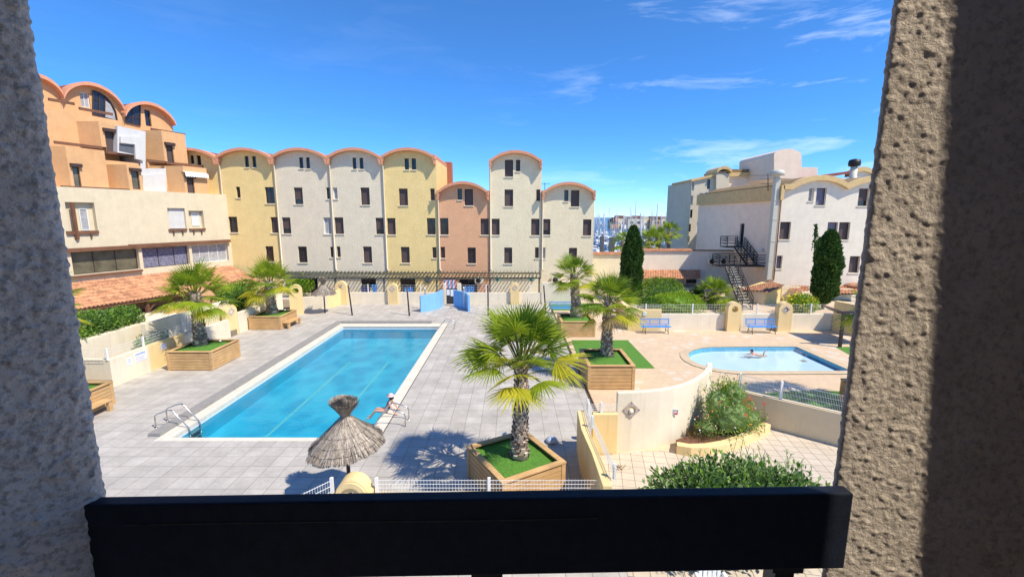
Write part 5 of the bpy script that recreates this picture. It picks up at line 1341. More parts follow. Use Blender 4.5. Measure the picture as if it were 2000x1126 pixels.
def fan(mb, hub, ax, side, Rb, rg, mi, nseg, spread, droop):
    ax = ax.normalized(); side = (side - ax * side.dot(ax)).normalized(); nn = ax.cross(side)
    dth = 2 * spread / nseg
    ts = (0.06, 0.26, 0.44, 0.74, 1.0)
    for i in range(nseg):
        th = -spread + dth * (i + .5); u = abs(th) / spread
        d = ax * math.cos(th) + side * math.sin(th) - nn * (0.28 * math.sin(abs(th)) ** 2) * (1 if nn.z > 0 else -1)
        d.normalize(); lat = (side * math.cos(th) - ax * math.sin(th)).normalized()
        l = Rb * (1 - .28 * u * u) * rg.uniform(.88, 1.06); dr = droop * rg.uniform(.6, 1.5)
        hw = math.tan(dth / 2) * 1.06; tilt = nn * (0.35 if i % 2 else -0.35)
        pr = None
        for t in ts:
            w = l * t * hw if t <= .45 else l * .45 * hw * (1 - (t - .45) / .55) ** .8
            c = hub + d * l * t - Vector((0, 0, 1)) * (dr * l * max(0, t - .25) ** 2.0)
            a, b = mb.vert(c - (lat + tilt) * w), mb.vert(c + (lat + tilt) * w)
            if pr: mb.idx([pr[0], pr[1], b, a], mi)
            pr = (a, b)
def palm(base, top, r0, r1, CR, label, seed, nf=38, nseg=26, cat='palm', group='fan palms round the pools', dense=True, yellow=.3, name='fan_palm', elmin=-22):
    base, top = Vector(base), Vector(top)
    t = thing(name, base, label, cat, group)
    rg = random.Random(seed)
    if (top - base).length > .3:
        L = (top - base).length; mb = MB(); n = 12; pts = []; rr = []
        bow = Vector((rg.uniform(-.05, .05), rg.uniform(-.03, .03), 0)) * L
        for i in range(n + 1):
            s = i / n; pts.append(base.lerp(top, s) + bow * 4 * s * (1 - s) * .5 - Vector((0, 0, .08 if i == 0 else 0))); rr.append((r0 + (r1 - r0) * min(1, s * 1.25)) * (1 + .25 * max(0, .12 - s) / .12))
        mb.tube(pts, rr, 14, 0)
        if dense:
            turns = int(L / .115)
            for j in range(turns):
                for k in range(9):
                    s = (j + k / 9.0 + rg.uniform(-.1, .1)) / turns
                    if s < 0 or s > .99: continue
                    f = s * n; i = min(n - 1, int(f)); c = pts[i].lerp(pts[i + 1], f - i); r = rr[i] + (rr[i + 1] - rr[i]) * (f - i)
                    a = k * 2 * math.pi / 9 + j * .35 + rg.uniform(-.12, .12)
                    o = Vector((math.cos(a), math.sin(a), 0)); q = Vector((-o.y, o.x, 0)); w = r * .36 * rg.uniform(.8, 1.2); hh = .13 * rg.uniform(.7, 1.4); out = rg.uniform(.02, .065)
                    p = [c + o * r * .93 - q * w, c + o * r * .93 + q * w, c + o * (r + out) + q * w * .55 + Vector((0, 0, hh)), c + o * (r + out) - q * w * .55 + Vector((0, 0, hh)), c + o * r * .9 + Vector((0, 0, hh * 1.05)) - q * w * .5, c + o * r * .9 + Vector((0, 0, hh * 1.05)) + q * w * .5]
                    v = [mb.vert(x) for x in p]; mi = 1 if rg.random() < .62 else 0
                    mb.idx([v[0], v[1], v[2], v[3]], mi); mb.idx([v[3], v[2], v[5], v[4]], mi)
        mb.build('trunk', [MT['trunkA'], MT['trunkB']], t, fix=False)
    mb = MB()
    for i in range(nf):
        f = (i + .5) / nf
        az = i * 2.39996 + rg.uniform(-.25, .25)
        el = R(82 - (82 - elmin) * f ** .9 + rg.uniform(-8, 8))
        d0 = Vector((math.cos(az) * math.cos(el), math.sin(az) * math.cos(el), math.sin(el)))
        pet = CR * rg.uniform(.42, .60) * (.85 + .2 * f); Rb = CR * rg.uniform(.44, .56)
        b0 = top + Vector((math.cos(az), math.sin(az), 0)) * r1 * .5 + Vector((0, 0, rg.uniform(-.25, .1) * min(1, CR / 1.7) - .22 * f))
        mid = b0 + d0 * pet * .55; hub = b0 + d0 * pet - Vector((0, 0, .10 * pet * (1 - abs(d0.z))))
        rnd = rg.random()
        if f > .82: mi = 2 if rnd < yellow + .25 else (3 if rnd > .80 else 0)
        elif f > .5: mi = 2 if rnd < yellow * .45 else (0 if rnd < .7 else 1)
        else: mi = 0 if rnd < .55 else 1
        for a, b in ((b0, mid), (mid, hub)): mb.bar(a, b, .035 * CR / 1.7, .02 * CR / 1.7, 4)
        ax = (hub - mid).normalized(); eb = R(rg.uniform(-4, 16)) * (1 if f > .15 else .3)
        side = Vector((-math.sin(az), math.cos(az), 0))
        upv = side.cross(ax); 
        ax2 = (ax * math.cos(eb) - (upv if upv.z > 0 else -upv) * math.sin(eb))
        side = side + Vector((0, 0, rg.uniform(-.35, .35)))
        fan(mb, hub, ax2, side, Rb, rg, mi, nseg, R(rg.uniform(76, 108)), rg.uniform(.05, .28) + .12 * f)
    # a spear of unopened leaves
    for k in range(4): mb.bar(top, top + Vector((rg.uniform(-.12, .12), rg.uniform(-.12, .12), CR * rg.uniform(.5, .75))), .03, .03, 0)
    mb.build('crown', [MT['leafA'], MT['leafB'], MT['leafY'], MT['leafD'], MT['petiole']], t, fix=False)
    return t
# near planter (turned about 45 degrees)
HP = 0.95
cs = [G(*q, HP) for q in ((906.6, 871.5), (985, 941), (1115, 898.7), (1016.6, 839))]
cc = sum(cs, Vector()) / 4; cc.z = 0
e = ((cs[2] - cs[1]) + (cs[3] - cs[0])).xy; ang = math.atan2(e.y, e.x)
wP = ((cs[2] - cs[1]).length + (cs[3] - cs[0]).length) / 2; dP = ((cs[1] - cs[0]).length + (cs[2] - cs[3]).length) / 2
planter(cc, wP, dP, HP, 'large square wooden planter set at an angle under the nearest palm', ang)
b = G(1014, 890, HP - .08)
palm(b, DY(1018, 704, b.y), (.215), .165, 1.98, 'nearest fan palm with shaggy trunk and a bright yellow-green drooping frond', 5, nf=38, nseg=30, yellow=.36, elmin=0)
def boxplanter(fl, fr, vb_top, H_, label, bench=None):
    a, b_ = G(*fl), G(*fr); w = b_.x - a.x
    back = G(fr[0], vb_top, H_).y; d = back - a.y
    return planter(((a.x + b_.x) / 2, a.y + d / 2, 0), w, d, H_, label, 0, bench), a, b_, d
boxplanter((326.6, 723.7), (416.5, 723.7), 661.6, .97, 'wooden planter on the left terrace, under the tall left palm')
b = G(392, 671, .9); palm(b, DY(381, 572, b.y), .30, .22, 1.95, 'tall fan palm in the middle left planter, wide crown before the tiled roof', 8, nf=40, nseg=26, yellow=.22)
boxplanter((486, 644), (550.5, 643.8), 604, .92, 'far left wooden planter with a low bench on its right side', (-.95, .75))
b = G(532, 611, .85); palm(b, DY(526, 550, b.y), .33, .24, 2.0, 'far left fan palm in the planter with the bench', 12, nf=38, nseg=24, yellow=.3)
p0 = G(228, 787)
planter((p0.x - 1.1, p0.y - 1.05, 0), 2.2, 2.1, .95, 'near left wooden planter cut off by the left wall, bench attached', 0, (-.95, .45))
palm((p0.x - 1.5, p0.y - 1.0, .85), (p0.x - 2.25, p0.y - .8, 4.35), .3, .2, 2.0, 'left fan palm mostly hidden by the balcony wall, only frond tips showing', 21, nf=34, nseg=24)
boxplanter((1146.8, 761), (1240.5, 761.5), 680, 1.1, 'right wooden planter standing on the beige terrace by the green lawn')
b = G(1186, 693, 1.02); palm(b, DY(1190, 588, b.y), .27, .19, 1.75, 'right middle fan palm in the planter by the green lawn', 31, nf=40, nseg=24, yellow=.3)
boxplanter((1095, 658), (1163.5, 658.5), 611.5, 1.0, 'farther right wooden planter partly hidden by palm fronds')
b = G(1126, 617, .95); palm(b, DY(1121, 536, b.y), .34, .25, 1.75, 'far right fan palm before the low cream house', 35, nf=36, nseg=22, yellow=.15)
planter((14.6, 16.4, 0), 2.2, 2.2, .95, 'wooden planter behind the right pillar, only its edge showing')
palm((14.6, 16.4, .85), (14.5, 16.5, 4.0), .28, .2, 1.8, 'fan palm behind the right pillar of the view, casting its shadow by the paddling pool', 41, nf=34, nseg=22)
for (u, v, dx, l) in ((985, 853, 0, 'small white garden spotlight on the turf of the near planter'), (430, 669, 0, 'small white garden spotlight on the turf of the left planter'), (556, 608, 0, 'small white garden spotlight on the turf of the far left planter')):
    q = G(u, v, .85); t = thing('garden_spotlight', q, l, 'lamp', 'garden spotlights in the planters')
    mb = MB(); mb.tube([q, q + Vector((0, 0, .09))], .012, 6); mb.build('stake', MT['blackmetal'], t)
    mb = MB(); mb.tube([q + Vector((-.05, .03, .08)), q + Vector((.05, -.03, .13))], [.035, .05], 10); mb.build('head', MT['plasticw'], t)
# palms and shrubs behind, in the gardens
b = DY(1395, 592, 36.5); palm((b.x, 36.5, 0.2), (b.x, 36.6, 1.3), .3, .25, 1.75, 'bushy low fan palm beside the outside metal stairs', 51, nf=60, nseg=18, yellow=.1, group='garden palms', elmin=-60)
palm((DY(1425, 600, 34.5).x, 34.5, 0), (DY(1425, 600, 34.5).x, 34.5, .5), .15, .12, 1.0, 'small fan palm seedling at the foot of the outside stairs', 52, nf=22, nseg=14, group='garden palms')
for i, (u, vb_, vt, Y, cr, l) in enumerate(((1307, 498, 452, 66, 2.1, 'tall dark palm on the quay, rightmost before the boats'), (1268, 500, 470, 62, 2.3, 'bushy pale green palm on the quay right of the dark cypress'), (1284, 500, 463, 64, 2.2, 'palm on the quay between the bushy palm and the tall dark palm'), (1216, 500, 471, 62, 1.9, 'palm frond cluster peeping out left of the dark cypress'))):
    q = DY(u, vb_, Y); palm((q.x, Y, -.5), DY(u, vt, Y), .3, .25, cr, l, 60 + i, nf=26, nseg=14, dense=False, group='palms on the quay', yellow=.1)

# ------------------------------------------------------------------ shrubs, hedges, cypresses
def leaves(mb, c, rad, n, size, rg, mi=0, shell=.45, up=.25, asp=.45, lump=.25, flat=None):
    c = Vector(c); off = Vector((rg.uniform(0, 50), rg.uniform(0, 50), 0))
    for _ in range(n):
        d = Vector((rg.gauss(0, 1), rg.gauss(0, 1), rg.gauss(0, 1))).normalized()
        k = 1 + lump * noise.noise(d * 2.3 + off) * 1.6
        r = (1 - shell * rg.random() ** 1.6) * k
        p = c + Vector((d.x * rad[0], d.y * rad[1], d.z * rad[2])) * r
        if flat is not None and p.z < flat: continue
        a = (d + Vector((rg.gauss(0, .6), rg.gauss(0, .6), rg.gauss(0, .6) + up))).normalized()
        s = a.cross(Vector((rg.gauss(0, 1), rg.gauss(0, 1), rg.gauss(0, 1)))).normalized()
        l = size * rg.uniform(.6, 1.35); w = l * asp; nrm = a.cross(s)
        m_ = p + a * l * .5
        mb.face([p, m_ + s * w * .5 + nrm * w * .12, p + a * l, m_ - s * w * .5 + nrm * w * .12], mi if not isinstance(mi, (tuple, list)) else rg.choice(mi))
def core(mb, c, rad, mi, rg, k=.72):
    c = Vector(c); off = Vector((rg.uniform(0, 9), 3, 1)); N_, M_ = 14, 9
    rows = []
    for j in range(M_ + 1):
        ph = math.pi * j / M_; row = []
        for i in range(N_):
            a = 2 * math.pi * i / N_; d = Vector((math.sin(ph) * math.cos(a), math.sin(ph) * math.sin(a), math.cos(ph)))
            q = k * (1 + .2 * noise.noise(d * 2.3 + off)); row.append(mb.vert(c + Vector((d.x * rad[0], d.y * rad[1], d.z * rad[2])) * q))
        rows.append(row)
    for r1_, r2_ in zip(rows, rows[1:]):
        for i in range(N_): mb.idx([r1_[i], r1_[(i + 1) % N_], r2_[(i + 1) % N_], r2_[i]], mi)
def shrub(name, blobs, n, size, mats, label, cat, seed, group=None, stem=True, extra=None, **kw):
    rg = random.Random(seed); c0 = Vector(blobs[0][0])
    zb_ = min(b[0][2] - b[1][2] for b in blobs)
    t = thing(name, (c0.x, c0.y, max(0, zb_)), label, cat, group)
    mb = MB(); tot = sum(b[1][0] * b[1][2] for b in blobs)
    for c, r in blobs:
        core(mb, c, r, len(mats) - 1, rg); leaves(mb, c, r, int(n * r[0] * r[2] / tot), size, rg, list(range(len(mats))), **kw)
    if extra: extra(mb)
    mb.build('foliage', [MT[m] for m in mats], t, fix=False)
    if stem:
        mb = MB()
        for k in range(3): mb.tube([(c0.x + rg.uniform(-.2, .2), c0.y + rg.uniform(-.1, .1), 0), (c0.x + rg.uniform(-.4, .4), c0.y, c0.z)], .035, 6)
        mb.build('stem', MT['bark'], t)
    return t
# clipped hedge on the upper left bank
hx = -20.2
bl = [((hx + rng.uniform(-.15, .15) , y, 2.35 + .12 * math.sin(y * 2.2)), (.85, .75, .62)) for y in [17.4 + .75 * k for k in range(8)]]
shrub('hedge', bl, 15000, .13, ['hedge', 'hedge', 'shiny', 'hedgeD'], 'bright green hedge on the bank above the left wall', 'hedge', 3, lump=.15)
mb = MB(); mb.box(-21.2, -19.4, 15.5, 25.3, .3, 2.0); tag(mb.build('bank_wall', MT['gwall'], loc=(-20, 20, .3), bevel=.05), 'pale bank wall under the bright green hedge', 'wall')
pillar((-19.6, 25.7, .3), 1.5, 2.3, R(75), 'pinkish round topped pillar at the right end of the hedge', 'none', m=MT['apricot'])
pillar((-20.6, 29.2, .3), 1.6, 2.45, R(75), 'pinkish round topped pillar behind the left palm crown', 'none', m=MT['apricot'])
fence([(-17.85, 18.9), (-17.85, 23.6)], 1.27, .5, 'white wire fence on the low left wall below the hedge', step=.07, posts=[.0, .42, .99])
fence([(-22.3, 18.8), (-17.9, 18.8)], 1.27, .5, 'short white wire fence on the left wall turning towards the hedge', step=.16, posts=[.6])
t = thing('wicket_gate', (-17.9, 24.2, 1.2), 'small white barred gate in the left wall beside the round pillar', 'gate')
mb = MB()
for k in range(9): mb.bar((-18.3 + .05 * k, 24.1 + .12 * k, 1.2), (-18.3 + .05 * k, 24.1 + .12 * k, 2.05), .03, .03)
for z in (1.22, 1.6, 2.04): mb.bar((-18.3, 24.1, z), (-17.9, 25.1, z), .04, .04)
mb.build('bars', MT['whitemetal'], t)
shrub('low_shrub', [((-18.6, 22.3, 1.15), (.4, 1.1, .45))], 1500, .11, ['hedgeD', 'hedge'], 'small dusty shrub behind the wire fence of the left wall', 'shrub', 4)
shrub('garden_shrub', [((-20.0, 31.2, 1.6), (1.2, 1.6, .9)), ((-20.6, 33.2, 1.7), (1.2, 1.5, 1.0))], 5000, .16, ['hedgeB', 'hedge', 'hedgeD'], 'bright shrubs behind the left wall between the two left palms', 'shrub', 5)
shrub('climber', [((DY(586, 555, 41.5).x, 41.5, 1.2), (1.2, .5, .9))], 1800, .15, ['hedgeB', 'hedge'], 'bright green climbing plant behind the rear wall left of the far parasol', 'plant', 6)
# right garden
def at_(u, v, y): return DY(u, v, y)
def mound(u0, u1, v0, v1, Y, n, size, mats, label, seed, cat='shrub', group='rounded shrubs in the right garden', dep=.8):
    a, b = at_(u0, v1, Y), at_(u1, v0, Y); w = (b.x - a.x) / 2; h = (b.z - a.z) / 2
    return shrub('rounded_shrub', [(((a.x + b.x) / 2, Y, (a.z + b.z) / 2), (w, dep * min(w, 1.6), h))], n, size, mats, label, cat, seed, group, lump=.12)
mound(1252, 1334, 541, 580, 43, 4500, .16, ['hedge', 'hedgeB', 'hedgeD'], 'mid green rounded shrub, uppermost of the right garden', 71)
mound(1246, 1352, 558, 600, 38.5, 5000, .15, ['hedge', 'hedge', 'shiny', 'hedgeD'], 'long dark topped rounded shrub in the middle of the right garden', 72)
mound(1262, 1378, 570, 618, 33.6, 7000, .13, ['hedgeB', 'hedgeB', 'hedge'], 'bright yellow-green clipped shrub just behind the rail fence', 73)
mound(1222, 1256, 545, 590, 39, 2500, .14, ['hedgeD', 'hedge'], 'dark shrub at the foot of the dark cypress', 74)
mound(1345, 1375, 560, 600, 38, 2000, .14, ['hedgeD', 'cypress'], 'dark shrub left of the low fan palm', 75)
mound(1238, 1292, 582, 602, 33, 1600, .14, ['hedge', 'hedgeD'], 'grey-green low shrub behind the left rail fence', 76)
yf_ = mound(1538, 1598, 575, 612, 34, 2600, .16, ['hedgeB', 'hedge'], 'shrub with yellow flowers left of the right cypress', 77)
rg = random.Random(5); mb = MB(); a, b = at_(1540, 612, 33.6), at_(1596, 575, 33.6)
leaves(mb, ((a.x + b.x) / 2, 34, (a.z + b.z) / 2), ((b.x - a.x) / 2, 1.1, (b.z - a.z) / 2 * 1.03), 260, .14, rg, 0, shell=.05, asp=.8); o = mb.build('flowers', MT['flowerY'], yf_, fix=False)
def cypress(u, v0, v1, Y, w, label, seed, n, tips=()):
    a, b = at_(u, v1, Y), at_(u, v0, Y); zb_ = max(0.05, a.z); H_ = b.z - zb_; rg = random.Random(seed)
    t = thing('cypress', (a.x, Y, 0), label, 'tree', 'cypresses in the right garden')
    mb = MB(); prof = lambda s: w * min(1.0, (s / .16) ** .6 if s < .16 else 1) * (1 - max(0, (s - .45) / .55) ** 2.0) ** .62
    off = Vector((seed, 0, 0)); rows = []
    for j in range(17):
        s = j / 16; rows.append([mb.vert((a.x + prof(s) * .74 * (1 + .15 * noise.noise(Vector((math.cos(q) * 2, math.sin(q) * 2, s * 6)) + off)) * math.cos(q), Y + prof(s) * .74 * math.sin(q), zb_ + H_ * s)) for q in [2 * math.pi * i / 14 for i in range(14)]])
    for r1_, r2_ in zip(rows, rows[1:]):
        for i in range(14): mb.idx([r1_[i], r1_[(i + 1) % 14], r2_[(i + 1) % 14], r2_[i]], 1)
    for _ in range(n):
        s = rg.random() ** .9; q = rg.uniform(0, 2 * math.pi)
        k = 1 + .30 * noise.noise(Vector((math.cos(q) * 1.8, math.sin(q) * 1.8, s * 7)) + off)
        r = prof(s) * k * (1 - .3 * rg.random() ** 2)
        p = Vector((a.x + r * math.cos(q), Y + r * math.sin(q), zb_ + H_ * s))
        d = Vector((math.cos(q) * .55 + rg.gauss(0, .3), math.sin(q) * .55 + rg.gauss(0, .3), 1.0 + rg.gauss(0, .3))).normalized(); sd = d.cross(Vector((rg.gauss(0, 1), rg.gauss(0, 1), rg.gauss(0, .4)))).normalized(); l = rg.uniform(.14, .34)
        mb.face([p - sd * l * .10, p + sd * l * .10, p + d * l * .6 + sd * l * .22, p + d * l, p + d * l * .6 - sd * l * .22], rg.choice((0, 0, 0, 0, 1, 1, 2)))
    for (du, dv0, dv1, ww) in tips:
        p, q = at_(u + du, dv1, Y), at_(u + du, dv0, Y)
        for _ in range(int(260 * (q.z - p.z) * max(.6, ww * 2))):
            s = rg.random(); g_ = ww * (1 - s * .75); x = p.lerp(q, s) + Vector((rg.gauss(0, g_ * .5), rg.gauss(0, g_ * .5), 0)); d = Vector((rg.gauss(0, .4), rg.gauss(0, .4), 1)).normalized(); sd = d.cross(Vector((rg.gauss(0, 1), rg.gauss(0, 1), 0))).normalized(); l = rg.uniform(.12, .26)
            mb.face([x, x + d * l * .5 + sd * l * .25, x + d * l, x + d * l * .5 - sd * l * .25], 0)
    mb.build('crown', [MT['cypress'], MT['hedgeD'], MT['cyplight']], t, fix=False)
    mb = MB(); mb.tube([(a.x, Y, 0), (a.x, Y, zb_ + H_ * .5)], [.14, .08], 8); mb.build('trunk', MT['bark'], t)
cypress(1231, 444, 592, 39.5, .84, 'dark rounded cypress in front of the harbour and low tiled building', 3, 9000)
cypress(1607, 452, 596, 36.0, .88, 'dark cypress with a pointed side tip before the right building', 9, 11000, tips=((-14, 441, 500, .22), (-6, 465, 500, .3), (6, 458, 490, .3)))
# flower bed by the curved wall
ed = [G(u, v, .30) for u, v in ((1322, 869), (1350, 873.5), (1385, 872.5), (1420, 866.5), (1455, 855), (1485, 840.5), (1506, 828))]
mb = MB(); wallrun(mb, [(p.x, p.y) for p in ed], -.1, .30, .26); tag(mb.build('bed_kerb', MT['gyellow'], loc=ed[0].xy.to_3d(), bevel=.02), 'low curved yellow kerb round the flower bed', 'kerb')
inn = [(p.x, p.y + .1) for p in ed] + [(9.2, 15.6), (CWP[7].x + .05, CWP[7].y - .1), (CWP[5].x + .1, CWP[5].y - .15), (CWP[4].x + .1, CWP[4].y - .1)]
sheet('bed_soil', inn, [], .22, MT['mulch'])
fb = G(1425, 850, .25); rg = random.Random(17)
bl = [((fb.x, fb.y + .25, .85), (.85, .6, .75)), ((fb.x - .35, fb.y + .3, 1.2), (.5, .45, .7)), ((fb.x + .15, fb.y + .4, 1.45), (.5, .4, .65)), ((fb.x + .75, fb.y + .35, .65), (.55, .4, .45)), ((fb.x - .75, fb.y + .1, .5), (.4, .35, .35))]
t = shrub('flowering_shrub', bl, 7500, .10, ['shiny', 'hedge', 'hedgeB', 'shiny'], 'flowering shrub with coral and white blossoms in the curved bed', 'shrub', 18, lump=.35, shell=.6, asp=.28)
mb = MB()
for (c, r) in bl: leaves(mb, c, (r[0] * 1.03, r[1] * 1.03, r[2] * 1.03), 34, .06, rg, 0, shell=.05, asp=1.0); leaves(mb, c, (r[0] * 1.03, r[1] * 1.03, r[2] * 1.03), 70, .045, rg, 1, shell=.05, asp=1.0)
for k in range(9):
    q = Vector((fb.x + rg.uniform(-.5, .9), fb.y + rg.uniform(-.1, .4), rg.uniform(.7, 1.7)))
    for j in range(14): d = Vector((rg.gauss(0, .045), rg.gauss(0, .045), rg.gauss(0, .03))); mb.face([q + d + Vector((a, 0, b)) for a, b in ((-.03, 0), (0, -.025), (.03, 0), (0, .03))], 0)
mb.build('blossom', [MT['flowerR'], MT['flowerW']], t, fix=False)
mb = MB()
for k in range(26):
    b0 = Vector((fb.x + rg.uniform(-.5, .3), fb.y + .3, 1.4)); e_ = b0 + Vector((rg.uniform(-.3, .3), rg.uniform(-.2, .3), rg.uniform(.4, .95)))
    mb.bar(b0, e_, .008, .008)
    for j in range(10):
        q = b0.lerp(e_, .3 + .07 * j); d = Vector((rg.gauss(0, 1), rg.gauss(0, 1), .8)).normalized(); s = d.cross(Vector((0, 0, 1))).normalized(); mb.face([q, q + d * .06 + s * .014, q + d * .12, q + d * .06 - s * .014])
mb.build('sprig', MT['hedgeB'], t, fix=False)
mb = MB()
for k in range(420):
    c = Vector((fb.x - .95 + rg.gauss(0, .28), fb.y + rg.gauss(0, .2), .22)); d = Vector((rg.gauss(0, .45), rg.gauss(0, .45), 1)).normalized(); s = d.cross(Vector((rg.gauss(0, 1), rg.gauss(0, 1), 0))).normalized(); l = rg.uniform(.12, .4); mb.face([c - s * .008, c + s * .008, c + d * l])
tag(mb.build('dry_grass', MT['leafD'], loc=(fb.x - .95, fb.y, .22), fix=False), 'dry brown grass tuft at the left end of the flower bed', 'grass')
for k, (u, v0, v1, l) in enumerate(((1493, 845, 788, 'tall thin stem with a coral flower head right of the flowering shrub'), (1466, 845, 778, 'thin stem with a coral flower head against the cream wall'))):
    a = G(u, v0, .25); b = DY(u, v1, a.y); t = thing('flower_stem', a, l, 'flower')
    mb = MB(); mb.tube([a, a.lerp(b, .5) + Vector((.03, 0, 0)), b], .008, 5); mb.build('stem', MT['leafD'], t)
    mb = MB(); leaves(mb, b, (.05, .05, .06), 60, .03, rg, 0, asp=.9); mb.build('flower_head', MT['flowerR'], t, fix=False)
# big glossy shrub just below the rail
def shoots(mb):
    rg = random.Random(2)
    for k in range(46):
        x = rg.uniform(3.6, 6.6); b0 = Vector((x, 9.2 + rg.uniform(-.5, .5), 1.75)); e_ = b0 + Vector((rg.uniform(-.15, .25), rg.uniform(-.1, .3), rg.uniform(.25, .85) if 4.9 < x < 5.6 else rg.uniform(.15, .5))); mb.bar(b0, e_, .007, .007)
        for j in range(9):
            q = b0.lerp(e_, .25 + .085 * j); d = Vector((rg.gauss(0, 1), rg.gauss(0, 1), .7)).normalized(); s = d.cross(Vector((0, 0, 1))).normalized(); l = rg.uniform(.06, .11); mb.face([q, q + d * l * .5 + s * l * .16, q + d * l, q + d * l * .5 - s * l * .16])
gsh = shrub('glossy_shrub', [((4.75, 9.1, 1.05), (1.55, .9, 1.15)), ((5.55, 9.2, 1.0), (1.25, .9, 1.0)), ((3.9, 9.0, .95), (1.0, .8, 1.0)), ((6.3, 9.1, .85), (.9, .8, .95))], 15000, .135, ['shiny', 'shiny', 'shiny', 'hedge', 'hedgeD'], 'large glossy green shrub just below the balcony rail on the right', 'shrub', 23, extra=shoots, lump=.22, asp=.42)
q = G(1207, 914); mb = MB(); rg = random.Random(8)
for k in range(40):
    c = Vector((q.x + rg.gauss(0, .1), q.y + rg.gauss(0, .06), rg.uniform(.005, .03))); d = Vector((rg.gauss(0, 1), rg.gauss(0, 1), rg.uniform(0, .3))).normalized(); s = d.cross(Vector((0, 0, 1))).normalized(); l = rg.uniform(.06, .14); mb.face([c, c + d * l * .5 + s * .012, c + d * l + Vector((0, 0, .02)), c + d * l * .5 - s * .012])
tag(mb.build('dead_leaf', MT['leafD'], loc=(q.x, q.y, 0), fix=False), 'dead brown palm leaf lying on the cream court tiles', 'leaf')

# ------------------------------------------------------------------ straw parasols
def parasol(base, rim_z, apex_z, top_z, rad, label, seed, tilt=0.0, n=1500):
    t = thing('straw_parasol', base, label, 'parasol', 'straw parasols on the grey terrace')
    rg = random.Random(seed)
    mb = MB(); mb.tube([(0, 0, 0), (0, 0, apex_z)], .05, 10); mb.build('pole', MT['polepaint'], t, local=True)
    cor = 8
    def rr(a): # eight-sided rim
        k = (a % (2 * math.pi / cor)) - math.pi / cor; return rad * math.cos(math.pi / cor) / math.cos(k)
    def S(a, s): # surface: s 0 apex .. 1 rim
        r = .09 + (rr(a) - .09) * s; z = apex_z + (rim_z - apex_z) * (s ** .92) + .03 * math.cos(a * cor) * s
        return Vector((r * math.cos(a), r * math.sin(a), z + tilt * r * math.cos(a)))
    mb = MB(); NA, NS = 64, 6
    ids = [[mb.vert(S(2 * math.pi * i / NA, j / NS) - Vector((0, 0, .03))) for i in range(NA)] for j in range(NS + 1)]
    for j in range(NS):
        for i in range(NA): mb.idx([ids[j][i], ids[j][(i + 1) % NA], ids[j + 1][(i + 1) % NA], ids[j + 1][i]], 1, True)
    for i in range(n):
        a = rg.uniform(0, 2 * math.pi); s0 = rg.uniform(-.02, .72) if rg.random() < .75 else 0; s1 = min(1.05, s0 + rg.uniform(.22, .5)); da = rg.gauss(0, .035)
        p, q = S(a, max(0, s0)), S(a + da, s1); p.z += rg.uniform(.0, .03); q.z += rg.uniform(-.012, .028)
        e = Vector((-math.sin(a), math.cos(a), 0)) * rg.uniform(.006, .016); mi = rg.choice((0, 0, 1, 1, 2))
        m_ = p.lerp(q, .5) + Vector((0, 0, .012))
        mb.face([p - e, p + e, m_ + e, m_ - e], mi); mb.face([m_ - e, m_ + e, q + e * .5, q - e * .5], mi)
    for i in range(int(n * .35)):
        a = rg.uniform(0, 2 * math.pi); p = S(a, .86); q = S(a + rg.gauss(0, .02), 1.0) + Vector((0, 0, -rg.uniform(.02, .09))); e = Vector((-math.sin(a), math.cos(a), 0)) * .010
        mb.face([p - e, p + e, q + e, q - e], rg.choice((0, 2, 1)))
    mb.build('canopy', [MT['straw2'], MT['straw'], MT['straw3']], t, local=True, fix=False)
    mb = MB()
    for s in (.5, .72, .90): 
        pts = [S(2 * math.pi * i / 48, s) + Vector((0, 0, .032)) for i in range(49)]; mb.tube(pts, .0045, 4, cap=False)
    mb.build('binding_wire', MT['blackmetal'], t, local=True, fix=False)
    mb = MB(); h = top_z - apex_z
    ids = [[mb.vert((r * math.cos(2 * math.pi * i / 20), r * math.sin(2 * math.pi * i / 20), apex_z + z)) for i in range(20)] for r, z in ((.16, -.12), (.09, .04), (.16, h * .35), (.30, h * .72), (.27, h * .76))]
    for a_, b_ in zip(ids, ids[1:]):
        for i in range(20): mb.idx([a_[i], a_[(i + 1) % 20], b_[(i + 1) % 20], b_[i]], 1)
    mb.idx(ids[-1], 2)
    for i in range(int(n * .55)):
        a = rg.uniform(0, 2 * math.pi); r = math.sqrt(rg.random()); p = Vector((.085 * math.cos(a) * r, .085 * math.sin(a) * r, apex_z - .02)); R1 = (.22 + .20 * r) * (1 + .15 * math.sin(2 * a + seed))
        q = Vector((R1 * r * math.cos(a), R1 * r * math.sin(a), apex_z + h * (1.0 - .18 * r * r) + rg.uniform(-.06, .04))); m_ = p.lerp(q, .5) + Vector((math.cos(a), math.sin(a), 0)) * -.02 * r; e = Vector((-math.sin(a), math.cos(a), 0)) * rg.uniform(.005, .011); mi = rg.choice((0, 1, 1, 2))
        mb.face([p - e * .6, p + e * .6, m_ + e, m_ - e], mi); mb.face([m_ - e, m_ + e, q + e * .8, q - e * .8], mi)
    mb.build('topknot', [MT['straw2'], MT['straw'], MT['straw3']], t, local=True, fix=False)
    mb = MB(); mb.lathe([(.10, -.03), (.115, 0), (.10, .03)], (0, 0, apex_z + .03), 14); mb.build('tie', MT['straw3'], t, local=True)
    return t
YU = 10.7
c = DY(677, 862, YU)
parasol((c.x, YU, 0), DY(677, 868, YU).z, DY(673, 812, YU).z, DY(672, 777, YU).z, 1.0, 'nearest straw parasol with a bushy topknot, in front of the pool corner', 3, tilt=.10, n=2600)
q = G(635, 611)
parasol((q.x, q.y, 0), 1.55, 2.25, 2.85, 1.0, 'small far straw parasol beside the white wall at the far left of the pool', 4, n=900)

